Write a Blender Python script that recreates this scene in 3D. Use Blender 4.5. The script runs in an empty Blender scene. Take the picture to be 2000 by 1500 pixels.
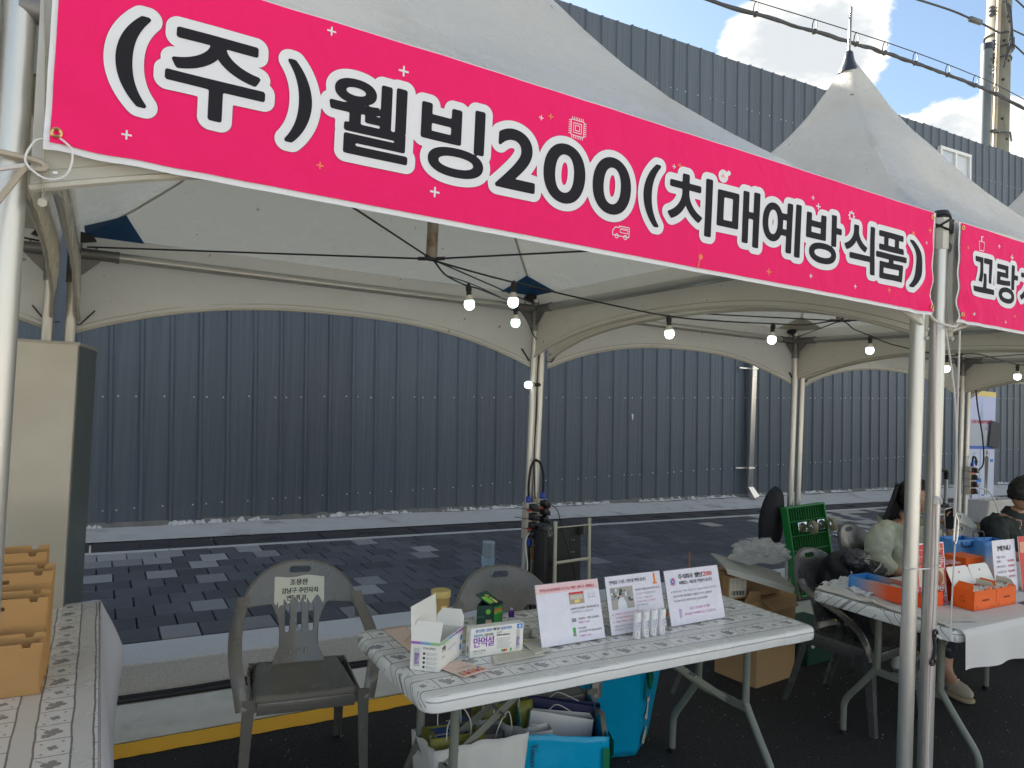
import bpy, bmesh, math, random
import numpy as np
from mathutils import Vector, Matrix, Euler, noise as mnoise
random.seed(7)
SC = bpy.context.scene
COL = SC.collection
R = math.radians

# ------------------------------------------------------------------ camera
# The world is laid out in the street's own frame: X along the kerb, Y towards
# the metal wall, Z square to the (gently sloping) road.
cam_d = bpy.data.cameras.new('camera')
cam = bpy.data.objects.new('camera', cam_d)
COL.objects.link(cam)
cam_d.sensor_width = 36.0
cam_d.lens = 25.02
cam_d.clip_start = 0.05
cam_d.clip_end = 3000
cam.matrix_world = Matrix(((0.864200046, -0.0514018985, -0.500515860, 0.0),
                           (-0.501137340, 0.000916998330, -0.865367278, 0.0),
                           (0.0449404932, 0.998677628, -0.0249669407, 1.6),
                           (0, 0, 0, 1)))
SC.camera = cam

# ------------------------------------------------------------------ light
SUN_EL, SUN_AZ = 31.5, -14.0        # azimuth from +Y towards +X
world = bpy.data.worlds.new('World')
SC.world = world
world.use_nodes = True
wn, wl = world.node_tree.nodes, world.node_tree.links
wn.clear()
w_out = wn.new('ShaderNodeOutputWorld')
w_bg = wn.new('ShaderNodeBackground')
w_sky = wn.new('ShaderNodeTexSky')
w_sky.sky_type = 'NISHITA'
w_sky.sun_disc = False
w_sky.sun_elevation = R(SUN_EL)
w_sky.sun_rotation = R(SUN_AZ)
w_sky.air_density = 1.0
w_sky.dust_density = 1.2
w_sky.ozone_density = 1.2
w_bg.inputs[1].default_value = 0.15
sun_d = bpy.data.lights.new('sun', 'SUN')
sun_d.energy = 5.0
sun_d.angle = R(0.5)
sun_d.color = (1.0, 0.93, 0.84)
sun = bpy.data.objects.new('sun', sun_d)
COL.objects.link(sun)
sd = Vector((math.sin(R(SUN_AZ)) * math.cos(R(SUN_EL)), math.cos(R(SUN_AZ)) * math.cos(R(SUN_EL)), math.sin(R(SUN_EL))))
sun.rotation_euler = sd.to_track_quat('Z', 'Y').to_euler()
sun.location = sd * 60
SC.view_settings.view_transform = 'Standard'
SC.view_settings.look = 'None'
SC.view_settings.gamma = 1.0
SC.view_settings.use_curve_mapping = False
SC.view_settings.exposure = 2.38
SC.cycles.max_bounces = 7

# ------------------------------------------------------------------ node helper
class NT:
    def __init__(s, tree): s.t = tree; s.n = tree.nodes; s.l = tree.links
    def inp(s, node, key, v):
        if v is None: return
        if isinstance(v, bpy.types.NodeSocket): s.l.new(v, node.inputs[key])
        else:
            sk = node.inputs[key]
            try:
                if sk.type == 'RGBA' and len(v) == 3: v = (*v, 1)
            except TypeError: pass
            sk.default_value = v
    def m(s, op, a, b=None, c=None, clamp=False):
        n = s.n.new('ShaderNodeMath'); n.operation = op; n.use_clamp = clamp
        s.inp(n, 0, a); s.inp(n, 1, b); s.inp(n, 2, c); return n.outputs[0]
    def vm(s, op, a, b=None, sc=None):
        n = s.n.new('ShaderNodeVectorMath'); n.operation = op
        s.inp(n, 0, a); s.inp(n, 1, b)
        if sc is not None: s.inp(n, 3, sc)
        return n.outputs['Value'] if op in ('DOT_PRODUCT', 'LENGTH', 'DISTANCE') else n.outputs[0]
    def sep(s, v):
        n = s.n.new('ShaderNodeSeparateXYZ'); s.inp(n, 0, v); return n.outputs
    def comb(s, x=0., y=0., z=0.):
        n = s.n.new('ShaderNodeCombineXYZ'); s.inp(n, 0, x); s.inp(n, 1, y); s.inp(n, 2, z); return n.outputs[0]
    def noise(s, vec, scale=5., det=3., rough=.5, dist=0.):
        n = s.n.new('ShaderNodeTexNoise'); s.inp(n, 'Vector', vec); s.inp(n, 'Scale', scale)
        s.inp(n, 'Detail', det); s.inp(n, 'Roughness', rough); s.inp(n, 'Distortion', dist)
        return n.outputs[0]
    def voro(s, vec, scale=5., feat='F1'):
        n = s.n.new('ShaderNodeTexVoronoi'); n.feature = feat; s.inp(n, 'Vector', vec); s.inp(n, 'Scale', scale)
        return n.outputs
    def mix(s, f, a, b):
        n = s.n.new('ShaderNodeMix'); n.data_type = 'RGBA'; s.inp(n, 0, f); s.inp(n, 6, a); s.inp(n, 7, b); return n.outputs[2]
    def ramp(s, v, lo, hi, a=0., b=1.):
        n = s.n.new('ShaderNodeMapRange'); n.interpolation_type = 'SMOOTHSTEP'
        s.inp(n, 0, v); s.inp(n, 1, lo); s.inp(n, 2, hi); s.inp(n, 3, a); s.inp(n, 4, b); return n.outputs[0]
    def bump(s, h, st=.3, dist=.002):
        n = s.n.new('ShaderNodeBump'); s.inp(n, 'Strength', st); s.inp(n, 'Distance', dist); s.inp(n, 'Height', h); return n.outputs[0]

# ---- sky: Nishita with broken cumulus over the whole dome
W = NT(world.node_tree)
tc = wn.new('ShaderNodeTexCoord').outputs['Generated']
sx = W.sep(tc)
zz = W.m('ADD', W.m('MAXIMUM', sx[2], 0.0), 0.18)
pv = W.comb(W.m('DIVIDE', sx[0], zz), W.m('DIVIDE', sx[1], zz), 0.37)
big = W.noise(pv, 1.05, 9, .56, .35)
fine = W.noise(W.vm('ADD', pv, (3.1, 1.7, 0)), 3.4, 8, .62, .2)
dens = W.m('ADD', W.m('MULTIPLY', big, 1.15), W.m('MULTIPLY', fine, .85)); dens = W.m('SUBTRACT', dens, .5)
# the two cumulus heads that stand over the wall, and the clear gap between them
def lobe(d, k, amp):
    v = Vector(d).normalized()
    c = W.vm('DOT_PRODUCT', tc, tuple(v))
    return W.m('MULTIPLY', W.m('EXPONENT', W.m('MULTIPLY', W.m('SUBTRACT', c, 1.0), k)), amp)
for d, k, amp in (((.715, .545, .425), 260, .20), ((.69, .56, .45), 500, .12), ((.745, .51, .45), 600, .10), ((.65, .605, .46), 500, .16), ((.735, .50, .475), 700, .10), ((.835, .435, .345), 240, .20),
                  ((.80, .46, .34), 700, .10), ((.574, .659, .486), 90, -.24), ((.79, .44, .435), 420, -.34), ((.80, .47, .39), 900, -.12), ((.85, .36, .42), 300, -.2)):
    dens = W.m('ADD', dens, lobe(d, k, amp))
mask = W.ramp(dens, .50, .59)
core = W.ramp(W.m('ADD', dens, W.m('MULTIPLY', W.m('SUBTRACT', W.noise(W.vm('ADD', pv, (7.3, 2.2, 1.0)), 5.5, 8, .65, .3), .5), .5)), .56, .82)
hz = W.ramp(sx[2], 0.0, .22, .6, 0.)
mask = W.m('MAXIMUM', mask, hz)
skyc = W.vm('MULTIPLY', w_sky.outputs[0], (.355, .355, .335))
cloud = W.mix(core, (1.80, 1.74, 1.65, 1), (1.02, 1.08, 1.12, 1))
col = W.mix(mask, skyc, cloud)
wl.new(col, w_bg.inputs[0])
wl.new(w_bg.outputs[0], w_out.inputs[0])

# ------------------------------------------------------------------ materials
MATS = {}
def mat(name, col=(.5, .5, .5), rough=.6, metal=0., var=0., vs=6., bump=0., bs=60., bd=.002, trans=0., spec=None,
        emit=None, es=0., alpha=None, coat=0., sheen=0., col2=None, c2s=3., c2lo=.5, c2hi=.7, stretch=None, ao=None):
    if name in MATS: return MATS[name]
    M = bpy.data.materials.new(name); M.use_nodes = True
    t = NT(M.node_tree); p = t.n['Principled BSDF']
    tcn = t.n.new('ShaderNodeTexCoord').outputs['Object']
    v = tcn
    if stretch: v = t.vm('MULTIPLY', tcn, stretch)
    c = (*col, 1)
    if col2 is not None:
        c = t.mix(t.ramp(t.noise(v, c2s, 6, .6), c2lo, c2hi), c, (*col2, 1))
    if var:
        n = t.noise(v, vs, 5, .6)
        f = t.m('ADD', t.m('MULTIPLY', t.m('SUBTRACT', n, .5), 2 * var), 1.)
        if isinstance(c, tuple):
            c = t.vm('SCALE', c[:3], None, f)
        else:
            c = t.vm('SCALE', c, None, f)
        t.inp(p, 'Roughness', t.m('ADD', t.m('MULTIPLY', t.m('SUBTRACT', n, .5), .25), rough, clamp=True))
    else:
        t.inp(p, 'Roughness', rough)
    t.inp(p, 'Base Color', c)
    t.inp(p, 'Metallic', metal)
    if spec is not None: t.inp(p, 'Specular IOR Level', spec)
    if bump: t.inp(p, 'Normal', t.bump(t.noise(v, bs, 4, .6), bump, bd))
    if trans: t.inp(p, 'Transmission Weight', trans)
    if coat: t.inp(p, 'Coat Weight', coat)
    if sheen: t.inp(p, 'Sheen Weight', sheen)
    if emit is not None: t.inp(p, 'Emission Color', (*emit, 1)); t.inp(p, 'Emission Strength', es)
    if alpha is not None: t.inp(p, 'Alpha', alpha)
    MATS[name] = M
    return M
def translucent(M, col, w):
    """let cloth or paper pass some of the light that falls on its back"""
    t = NT(M.node_tree); p = t.n['Principled BSDF']; o = t.n['Material Output']
    tr = t.n.new('ShaderNodeBsdfTranslucent'); t.inp(tr, 0, (*col, 1))
    mx = t.n.new('ShaderNodeMixShader'); t.inp(mx, 0, w)
    t.l.new(p.outputs[0], mx.inputs[1]); t.l.new(tr.outputs[0], mx.inputs[2]); t.l.new(mx.outputs[0], o.inputs[0])
    return M

# ------------------------------------------------------------------ object helpers
def tag(o, label=None, cat=None, group=None, kind=None):
    if label: o['label'] = label
    if cat: o['category'] = cat
    if group: o['group'] = group
    if kind: o['kind'] = kind
    return o
def thing(name, label, cat, loc=(0, 0, 0), rz=0., group=None, rot=None):
    o = bpy.data.objects.new(name, None); COL.objects.link(o)
    o.empty_display_size = .05
    o.location = loc; o.rotation_euler = rot if rot else (0, 0, rz)
    return tag(o, label, cat, group)
class MB:
    def __init__(s): s.v = []; s.f = []; s.mi = []
    def add(s, vs, fs, mi=0):
        b = len(s.v); s.v += [tuple(p) for p in vs]; s.f += [tuple(b + i for i in f) for f in fs]; s.mi += [mi] * len(fs); return s
    def box(s, c, d, rot=None, mi=0, taper=None):
        x, y, z = d[0] / 2, d[1] / 2, d[2] / 2
        P = [Vector((sx * x, sy * y, sz * z)) for sz in (-1, 1) for sy in (-1, 1) for sx in (-1, 1)]
        if taper:
            for p in P:
                if p.z > 0: p.x *= taper[0]; p.y *= taper[1]
        if rot is not None:
            Rm = Euler(rot).to_matrix() if not isinstance(rot, Matrix) else rot
            P = [Rm @ p for p in P]
        P = [p + Vector(c) for p in P]
        return s.add(P, [(0, 2, 3, 1), (4, 5, 7, 6), (0, 1, 5, 4), (2, 6, 7, 3), (0, 4, 6, 2), (1, 3, 7, 5)], mi)
    def rbox(s, c, d, r=.004, rot=None, mi=0, seg=2):
        bm = bmesh.new(); bmesh.ops.create_cube(bm, size=1)
        for v in bm.verts: v.co = Vector((v.co.x * d[0], v.co.y * d[1], v.co.z * d[2]))
        bmesh.ops.bevel(bm, geom=bm.edges[:], offset=min(r, min(d) * .49), segments=seg, affect='EDGES', profile=.5)
        Rm = Matrix.Identity(3) if rot is None else (Euler(rot).to_matrix() if not isinstance(rot, Matrix) else rot)
        vs = [Rm @ v.co + Vector(c) for v in bm.verts]; bm.verts.index_update()
        fs = [[v.index for v in f.verts] for f in bm.faces]; bm.free()
        return s.add(vs, fs, mi)
    def tube(s, pts, r, n=10, cap=True, mi=0, flat=1., closed=False, up0=None):
        pts = [Vector(p) for p in pts]; N = len(pts)
        rr = r if isinstance(r, (list, tuple)) else [r] * N
        vs = []; up = None
        for i, p in enumerate(pts):
            if closed: d = (pts[(i + 1) % N] - pts[i - 1])
            else: d = (pts[min(i + 1, N - 1)] - pts[max(i - 1, 0)])
            if d.length < 1e-9: d = Vector((0, 0, 1))
            d.normalize()
            if up is None:
                up = Vector(up0) if up0 else (Vector((0, 0, 1)) if abs(d.z) < .9 else Vector((0, 1, 0)))
            a = up - d * up.dot(d)
            if a.length < 1e-6: a = d.orthogonal()
            a.normalize(); up = a; b = d.cross(a)
            for k in range(n):
                t = 2 * math.pi * k / n
                vs.append(p + (a * math.cos(t) * flat + b * math.sin(t)) * rr[i])
        fs = []
        for i in range(N if closed else N - 1):
            j = (i + 1) % N
            for k in range(n):
                k2 = (k + 1) % n
                fs.append((i * n + k, i * n + k2, j * n + k2, j * n + k))
        if cap and not closed:
            fs.append(tuple(range(n - 1, -1, -1))); fs.append(tuple((N - 1) * n + k for k in range(n)))
        return s.add(vs, fs, mi)
    def cyl(s, a, b, r, n=12, mi=0, r2=None):
        return s.tube([a, b], [r, r if r2 is None else r2], n, True, mi)
    def lathe(s, prof, c=(0, 0, 0), n=20, mi=0, axis=None):
        vs = []; Rm = Matrix.Identity(3) if axis is None else Vector(axis).to_track_quat('Z', 'Y').to_matrix()
        for r, z in prof:
            for k in range(n):
                t = 2 * math.pi * k / n
                vs.append(Rm @ Vector((r * math.cos(t), r * math.sin(t), z)) + Vector(c))
        fs = []
        for i in range(len(prof) - 1):
            for k in range(n):
                k2 = (k + 1) % n; fs.append((i * n + k, i * n + k2, (i + 1) * n + k2, (i + 1) * n + k))
        if prof[0][0] > 1e-5: fs.append(tuple(range(n - 1, -1, -1)))
        if prof[-1][0] > 1e-5: fs.append(tuple((len(prof) - 1) * n + k for k in range(n)))
        return s.add(vs, fs, mi)
    def prism(s, poly, h, o=(0, 0, 0), ux=(1, 0, 0), uy=(0, 1, 0), mi=0):
        """polygon in the plane (ux, uy) at o, extruded by h along ux x uy"""
        ux, uy, o = Vector(ux), Vector(uy), Vector(o); w = ux.cross(uy).normalized()
        n = len(poly); vs = [o + ux * a + uy * b for a, b in poly] + [o + ux * a + uy * b + w * h for a, b in poly]
        fs = [tuple(range(n - 1, -1, -1)), tuple(range(n, 2 * n))] + [(i, (i + 1) % n, n + (i + 1) % n, n + i) for i in range(n)]
        return s.add(vs, fs, mi)
    def quad(s, a, b, c, d, mi=0): return s.add([a, b, c, d], [(0, 1, 2, 3)], mi)
    def grid(s, fn, nu, nv, mi=0, wrap=False):
        vs = [fn(i / nu, j / nv) for j in range(nv + 1) for i in range(nu + 1)]
        fs = [(j * (nu + 1) + i, j * (nu + 1) + i + 1, (j + 1) * (nu + 1) + i + 1, (j + 1) * (nu + 1) + i) for j in range(nv) for i in range(nu)]
        return s.add(vs, fs, mi)
    def xf(s, M, start=0):
        for i in range(start, len(s.v)): s.v[i] = tuple(M @ Vector(s.v[i]))
        return s
    def mesh(s, name, mats, smooth=False, ang=35):
        me = bpy.data.meshes.new(name); me.from_pydata(s.v, [], s.f)
        if not isinstance(mats, (list, tuple)): mats = [mats]
        for m in mats: me.materials.append(m)
        if len(mats) > 1: me.polygons.foreach_set('material_index', s.mi)
        if smooth:
            me.polygons.foreach_set('use_smooth', [True] * len(me.polygons))
            me.validate(); 
            try: me.set_sharp_from_angle(angle=R(ang))
            except Exception: pass
        me.update(); return me
    def build(s, name, mats, parent=None, smooth=False, label=None, cat=None, group=None, kind=None, bevel=0., solid=0., sub=0, ang=35, solid_off=-1.):
        o = bpy.data.objects.new(name, s.mesh(name, mats, smooth, ang)); COL.objects.link(o)
        if parent is not None: o.parent = parent
        if solid:
            md = o.modifiers.new('thickness', 'SOLIDIFY'); md.thickness = solid; md.offset = solid_off
        if bevel:
            md = o.modifiers.new('bevel', 'BEVEL'); md.width = bevel; md.segments = 2; md.limit_method = 'ANGLE'; md.angle_limit = R(40)
        if sub:
            md = o.modifiers.new('sub', 'SUBSURF'); md.levels = sub; md.render_levels = sub
        return tag(o, label, cat, group, kind)
def copy_tree(o, parent=None):
    c = o.copy(); COL.objects.link(c); c.parent = parent
    for ch in list(o.children): copy_tree(ch, c)
    return c
def curve_pts(pts, n=12):
    """smooth polyline through points (Catmull-Rom)"""
    P = [Vector(p) for p in pts]; P = [P[0] * 2 - P[1]] + P + [P[-1] * 2 - P[-2]]; out = []
    for i in range(1, len(P) - 2):
        for k in range(n):
            t = k / n; a, b, c, d = P[i - 1], P[i], P[i + 1], P[i + 2]
            out.append(.5 * ((2 * b) + (c - a) * t + (2 * a - 5 * b + 4 * c - d) * t * t + (3 * b - a - 3 * c + d) * t ** 3))
    out.append(P[-2]); return out
def sag(a, b, s, n=14):
    a, b = Vector(a), Vector(b)
    return [a.lerp(b, i / n) + Vector((0, 0, -4 * s * (i / n) * (1 - i / n))) for i in range(n + 1)]

# ------------------------------------------------------------------ region meshing (marching squares) for outlined sheets and lettering
def ms_sheet(F, x0, y0, h):
    """F: (ny,nx) field, <0 inside. returns verts (x,y), faces; boundary interpolated."""
    ny, nx = F.shape
    F = np.where(np.abs(F) < 1e-7, 1e-7, F)
    vid = {}; vs = []; fs = []
    def corner(i, j):
        k = (i, j, 0)
        if k not in vid: vid[k] = len(vs); vs.append((x0 + i * h, y0 + j * h))
        return vid[k]
    def edge(i, j, d):
        k = (i, j, d)
        if k not in vid:
            a = F[j, i]; b = F[j, i + 1] if d == 1 else F[j + 1, i]
            t = min(max(a / (a - b), .02), .98)
            vid[k] = len(vs); vs.append((x0 + (i + (t if d == 1 else 0)) * h, y0 + (j + (t if d == 2 else 0)) * h))
        return vid[k]
    I = F < 0
    any_ = I[:-1, :-1] | I[1:, :-1] | I[:-1, 1:] | I[1:, 1:]
    for j, i in zip(*np.nonzero(any_)):
        i = int(i); j = int(j)
        c = [I[j, i], I[j, i + 1], I[j + 1, i + 1], I[j + 1, i]]
        if all(c): fs.append((corner(i, j), corner(i + 1, j), corner(i + 1, j + 1), corner(i, j + 1))); continue
        cs = [(i, j), (i + 1, j), (i + 1, j + 1), (i, j + 1)]
        es = [(i, j, 1), (i + 1, j, 2), (i, j + 1, 1), (i, j, 2)]
        if c[0] == c[2] and c[1] == c[3] and c[0] != c[1]:
            for k in range(4):
                if c[k]: fs.append((edge(*es[k - 1]), corner(*cs[k]), edge(*es[k])))
            continue
        poly = []
        for k in range(4):
            if c[k]: poly.append(corner(*cs[k]))
            if c[k] != c[(k + 1) % 4]: poly.append(edge(*es[k]))
        fs.append(tuple(poly))
    return vs, fs
def seg_sdf(segs, X, Y):
    """unsigned distance and even-odd inside for segments (n,4)"""
    D = np.full(X.shape, 1e9); ins = np.zeros(X.shape, bool)
    for x1, y1, x2, y2 in segs:
        dx, dy = x2 - x1, y2 - y1; L = dx * dx + dy * dy + 1e-18
        t = np.clip(((X - x1) * dx + (Y - y1) * dy) / L, 0, 1)
        D = np.minimum(D, (X - x1 - t * dx) ** 2 + (Y - y1 - t * dy) ** 2)
        c = (y1 > Y) != (y2 > Y)
        if dy != 0: ins ^= c & (X < (x2 - x1) * (Y - y1) / dy + x1)
    D = np.sqrt(D); return np.where(ins, -D, D)
CHARS = "!%&'()+,-./0123456789:?ABCDEFGHIJKLMNOPQRSTUVWXYZabcdefghijklmnopqrstuvwxyz가간갈갑강개거건겠계고공구국권균급기까꼬나남내년노녹는능니다단달대도독동두드들듦등때떡뜻라란랑량러로료루를리립마만말매머먹메면명모무문물미민및박방배번법벤별복분브비빙사상새서석선설섭성세소송수스습시식신실심십싹아안알압액약어없에여역연영예오온와완요용울움웅원월웰유율으을의이인있자작장재전정제조종주중증지직질집찍첫체추취츄츠치카캐컵콜크킨택탬트티팅판포품프플하한할함합해행헌험현혈화확활회후흡"
_AT = {}; _TC = {}
def atlas(res, offset):
    """every character the scene prints, taken once from the built-in font"""
    k = (res, offset)
    if k in _AT: return _AT[k]
    c = bpy.data.curves.new('lettering_source', 'FONT'); c.body = '\n'.join(CHARS); c.resolution_u = res; c.offset = offset; c.space_line = 3.0
    o = bpy.data.objects.new('lettering_source', c); me = o.to_mesh()
    V = [(v.co.x, v.co.y) for v in me.vertices]; F = [tuple(p.vertices) for p in me.polygons]
    o.to_mesh_clear(); bpy.data.objects.remove(o); bpy.data.curves.remove(c)
    G = {}; li = [int(round((.35 - y) / 3.0)) for x, y in V]; mp = {}
    for i, (x, y) in enumerate(V):
        g = G.setdefault(CHARS[min(max(li[i], 0), len(CHARS) - 1)], ([], [])); mp[i] = len(g[0]); g[0].append((x, y + 3.0 * li[i]))
    for f in F: G[CHARS[li[f[0]]]][1].append(tuple(mp[i] for i in f))
    _AT[k] = G; return G
def text_raw(s, res=2, offset=0.):
    res = 10 if res == 6 else 3; offset = 0.; k = (s, res)
    if k in _TC: return _TC[k]
    G = atlas(res, offset); V = []; F = []; x = 0.
    for ch in s:
        if ch == ' ' or ch not in G: x += .28; continue
        gv, gf = G[ch]; b = len(V); x0 = min(p[0] for p in gv); x1 = max(p[0] for p in gv)
        V += [(p[0] - x0 + x, p[1]) for p in gv]; F += [tuple(b + i for i in f) for f in gf]; x += (x1 - x0) + .075
    _TC[k] = (V, F); return _TC[k]
def glyph_segs(ch, res=6):
    V, Fc = text_raw(ch, res)
    cnt = {}
    for f in Fc:
        for a, b in zip(f, f[1:] + f[:1]): cnt.setdefault((min(a, b), max(a, b)), []).append((a, b))
    S = np.array([[*V[e[0][0]], *V[e[0][1]]] for e in cnt.values() if len(e) == 1]); return S
def write(mb, s, o, ux, uy, height, width=None, align='L', lift=.0006, mi=0, bold=0.):
    """print a line of text on a plane: o origin of the line's baseline, ux/uy unit vectors, height of capitals"""
    V, Fc = text_raw(s, 1, bold)
    if not V: return
    xs = [p[0] for p in V]; x0, x1 = min(xs), max(xs)
    sy = height / .74; sx = sy if width is None else width / max(x1 - x0, 1e-6)
    w = (x1 - x0) * sx; off = {'L': 0, 'C': -w / 2, 'R': -w}[align]
    o, ux, uy = Vector(o), Vector(ux), Vector(uy); nn = ux.cross(uy).normalized() * lift
    mb.add([o + nn + ux * ((x - x0) * sx + off) + uy * (y * sy) for x, y in V], Fc, mi)
    if bold > .005:      # heavier weight: struck a second and third time, a hair to the side
        for q in (1, -1): mb.add([o + nn * (1.3 + .15 * q) + ux * ((x - x0) * sx + off + q * bold * sy) + uy * (y * sy + q * bold * .5 * sy) for x, y in V], Fc, mi)
    return w
def rect(mb, o, ux, uy, x, y, w, h, lift=.0004, mi=0):
    o, ux, uy = Vector(o), Vector(ux), Vector(uy); nn = ux.cross(uy).normalized() * lift
    mb.add([o + nn + ux * a + uy * b for a, b in ((x, y), (x + w, y), (x + w, y + h), (x, y + h))], [(0, 1, 2, 3)], mi)
# ================================================================== SETTING
# ---- asphalt road
def asphalt():
    M = bpy.data.materials.new('asphalt'); M.use_nodes = True; t = NT(M.node_tree); p = t.n['Principled BSDF']
    v = t.n.new('ShaderNodeTexCoord').outputs['Object']
    g = t.noise(v, 75, 4, .75); g2 = t.voro(v, 95)[0]; b = t.noise(v, 1.3, 6, .65)
    c = t.mix(t.ramp(g, .35, .72), (.015, .015, .016, 1), (.045, .044, .043, 1))
    c = t.mix(t.ramp(t.noise(v, 120, 2, .5), .68, .74), c, (.17, .165, .155, 1))
    c = t.vm('SCALE', c, None, t.m('ADD', t.m('MULTIPLY', b, .8), .6))
    t.inp(p, 'Base Color', c); t.inp(p, 'Roughness', .82); t.inp(p, 'Specular IOR Level', .35)
    t.inp(p, 'Normal', t.bump(t.m('ADD', g, g2), .7, .004)); return M
MB().grid(lambda u, v: (-400 + 800 * u, -3.2 + 7.17 * v, 0), 4, 4).build('road', asphalt(), kind='structure')
MB().rbox((0, -8.2, .0), (800, 10, .30), .01).build('bounce_pavement', mat('bounce_pale', (.55, .53, .49), .8, var=.1, vs=.5), kind='structure')  # unseen pale slab behind the camera, added to bounce sunlight onto the stalls
MB().quad((-400, -400, -.01), (400, -400, -.01), (400, -3.1, -.01), (-400, -3.1, -.01)).build('verge', mat('verge_pale', (.30, .28, .24), .9, var=.2, vs=.3), kind='structure')
# land behind the wall, out to the horizon
MB().quad((-400, 8.3, -.3), (400, 8.3, -.3), (400, 600, -.3), (-400, 600, -.3)).build('ground', mat('bare_soil', (.18, .15, .11), .9, var=.3, vs=2), kind='structure')
# ---- yellow line
def yellow():
    M = mat('road_paint_yellow', (.88, .46, .02), .6, var=.10, vs=9, bump=.3, bs=120); return M
mb = MB(); rnd = random.Random(3)
xs = [-6 + .04 * i for i in range(900)]
lo = [3.462 + .004 * rnd.uniform(-1, 1) + .003 * math.sin(x * 5) for x in xs]; hi = [3.605 + .003 * rnd.uniform(-1, 1) for x in xs]
mb.v = [(x, a, .004) for x, a in zip(xs, lo)] + [(x, b, .004) for x, b in zip(xs, hi)]
n = len(xs); mb.f = [(i, i + 1, n + i + 1, n + i) for i in range(n - 1)]; mb.mi = [0] * (n - 1)
mb.build('painted_line', yellow(), kind='structure', label='yellow painted line along the edge of the asphalt')
# ---- concrete gutter pan
conc = mat('gutter_concrete', (.60, .58, .51), .85, var=.22, vs=5, bump=.5, bs=45, bd=.004, col2=(.40, .38, .33), c2s=2.2, c2lo=.52, c2hi=.75)
mb = MB()
for i in range(14):
    x = -8 + i * 3.0
    mb.rbox((x + 1.5, 3.84, -.10), (2.994, .44, .216), .006)
mb.build('gutter', conc, kind='structure')
# ---- black cable hose lying along the foot of the kerb
pts = [(-3 + .25 * i, 4.085 + .006 * math.sin(i * .9), .022 + .003 * math.sin(i * 1.7)) for i in range(80)]
pts2 = [(-3 + .25 * i, 4.045 + .008 * math.sin(i * .7 + 1), .020) for i in range(80)]
rub = mat('black_rubber', (.012, .012, .013), .5, spec=.4)
MB().tube(pts, .014, 8).tube(pts2, .011, 8).build('power_cable', rub, smooth=True, label='pair of black power cables lying along the foot of the granite kerb', cat='cable')
# ---- kerb of granite blocks
granite = mat('kerb_granite', (.62, .615, .60), .75, var=.12, vs=3, bump=.35, bs=200, bd=.002, col2=(.47, .47, .46), c2s=160, c2lo=.45, c2hi=.62)
kerb = thing('kerb', None, None); kerb['kind'] = 'structure'
kb = MB().rbox((0, 0, 0), (.994, .335, .30), .013, seg=3).mesh('kerb_stone', granite)
for i in range(26):
    o = bpy.data.objects.new('kerb_stone', kb); COL.objects.link(o); o.parent = kerb
    o.location = (-4.38 + i * 1.0, 4.292 + rnd.uniform(-.002, .002), .022 + rnd.uniform(-.0015, .0015))
# ---- pavement of staggered concrete pavers
def paver_mat(nm, a, b):
    M = bpy.data.materials.new(nm); M.use_nodes = True; t = NT(M.node_tree); p = t.n['Principled BSDF']
    tcx = t.n.new('ShaderNodeTexCoord').outputs['Object']; oi = t.n.new('ShaderNodeObjectInfo').outputs
    g = t.noise(tcx, 300, 3, .6); w = t.n.new('ShaderNodeNewGeometry').outputs['Position']
    c = t.mix(t.ramp(g, .35, .7), (*a, 1), (*b, 1))
    c = t.vm('SCALE', c, None, t.m('ADD', .74, t.m('MULTIPLY', oi['Random'], .46)))
    dust = t.ramp(t.noise(w, 1.1, 6, .65), .5, .72, 0, .28)
    c = t.mix(dust, c, (.20, .21, .22, 1))
    t.inp(p, 'Base Color', c); t.inp(p, 'Roughness', t.m('ADD', .50, t.m('MULTIPLY', t.noise(w, 2.5, 4, .6), .3)))
    t.inp(p, 'Normal', t.bump(g, .45, .0025)); return M
pm = [paver_mat('paver_charcoal', (.064, .067, .074), (.118, .121, .13)), paver_mat('paver_grey', (.24, .24, .24), (.34, .34, .34)), paver_mat('paver_beige', (.42, .39, .34), (.54, .51, .45))]
pave = thing('pavement', None, None); pave['kind'] = 'structure'
PW, PD, ZP = .216, .2385, .171
MB().box((20, 5.68, .04), (60, 2.44, .20)).build('paver_bed', mat('joint_sand', (.022, .022, .023), .9, bump=.4), pave)
pav_me = [MB().rbox((0, 0, 0), (PW - .009, PD - .009, .05), .004, seg=1).mesh('paver', m) for m in pm]
cells = []; r2 = random.Random(11)
for row in range(10):
    y = 4.478 + (row + .5) * PD
    for k in range(-8, 105):
        x = k * PW + (row % 2) * PW / 2 + .05
        p = .24 if x < 1.6 else (.03 if x < 6 else (.12 if x < 7.6 else .48))
        if x < .5 and row > 7: p = .8
        lt = r2.random() < p
        kind = 0 if not lt else (1 if x < 4 else (2 if r2.random() < .85 else 1))
        cells.append((x, y, kind, (x - .0) ** 2 + y * y))
vis = [c for c in cells if c[0] > -.35]
vis.sort(key=lambda c: c[3]); near = vis[:300]; ns = set(id(c) for c in near)
for x, y, kind, _ in near:
    o = bpy.data.objects.new('paver', pav_me[kind]); COL.objects.link(o); o.parent = pave
    o.location = (x, y, ZP - .025 + r2.uniform(-.0014, .0014)); o.rotation_euler = (r2.uniform(-.003, .003), r2.uniform(-.003, .003), r2.uniform(-.002, .002))
far = MB()
for c in cells:
    if id(c) in ns: continue
    far.rbox((c[0], c[1], ZP - .025 + r2.uniform(-.0014, .0014)), (PW - .010, PD - .012, .05), .004, mi=c[2], seg=1)
far.build('paver_field', pm, pave, kind='stuff')
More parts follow.
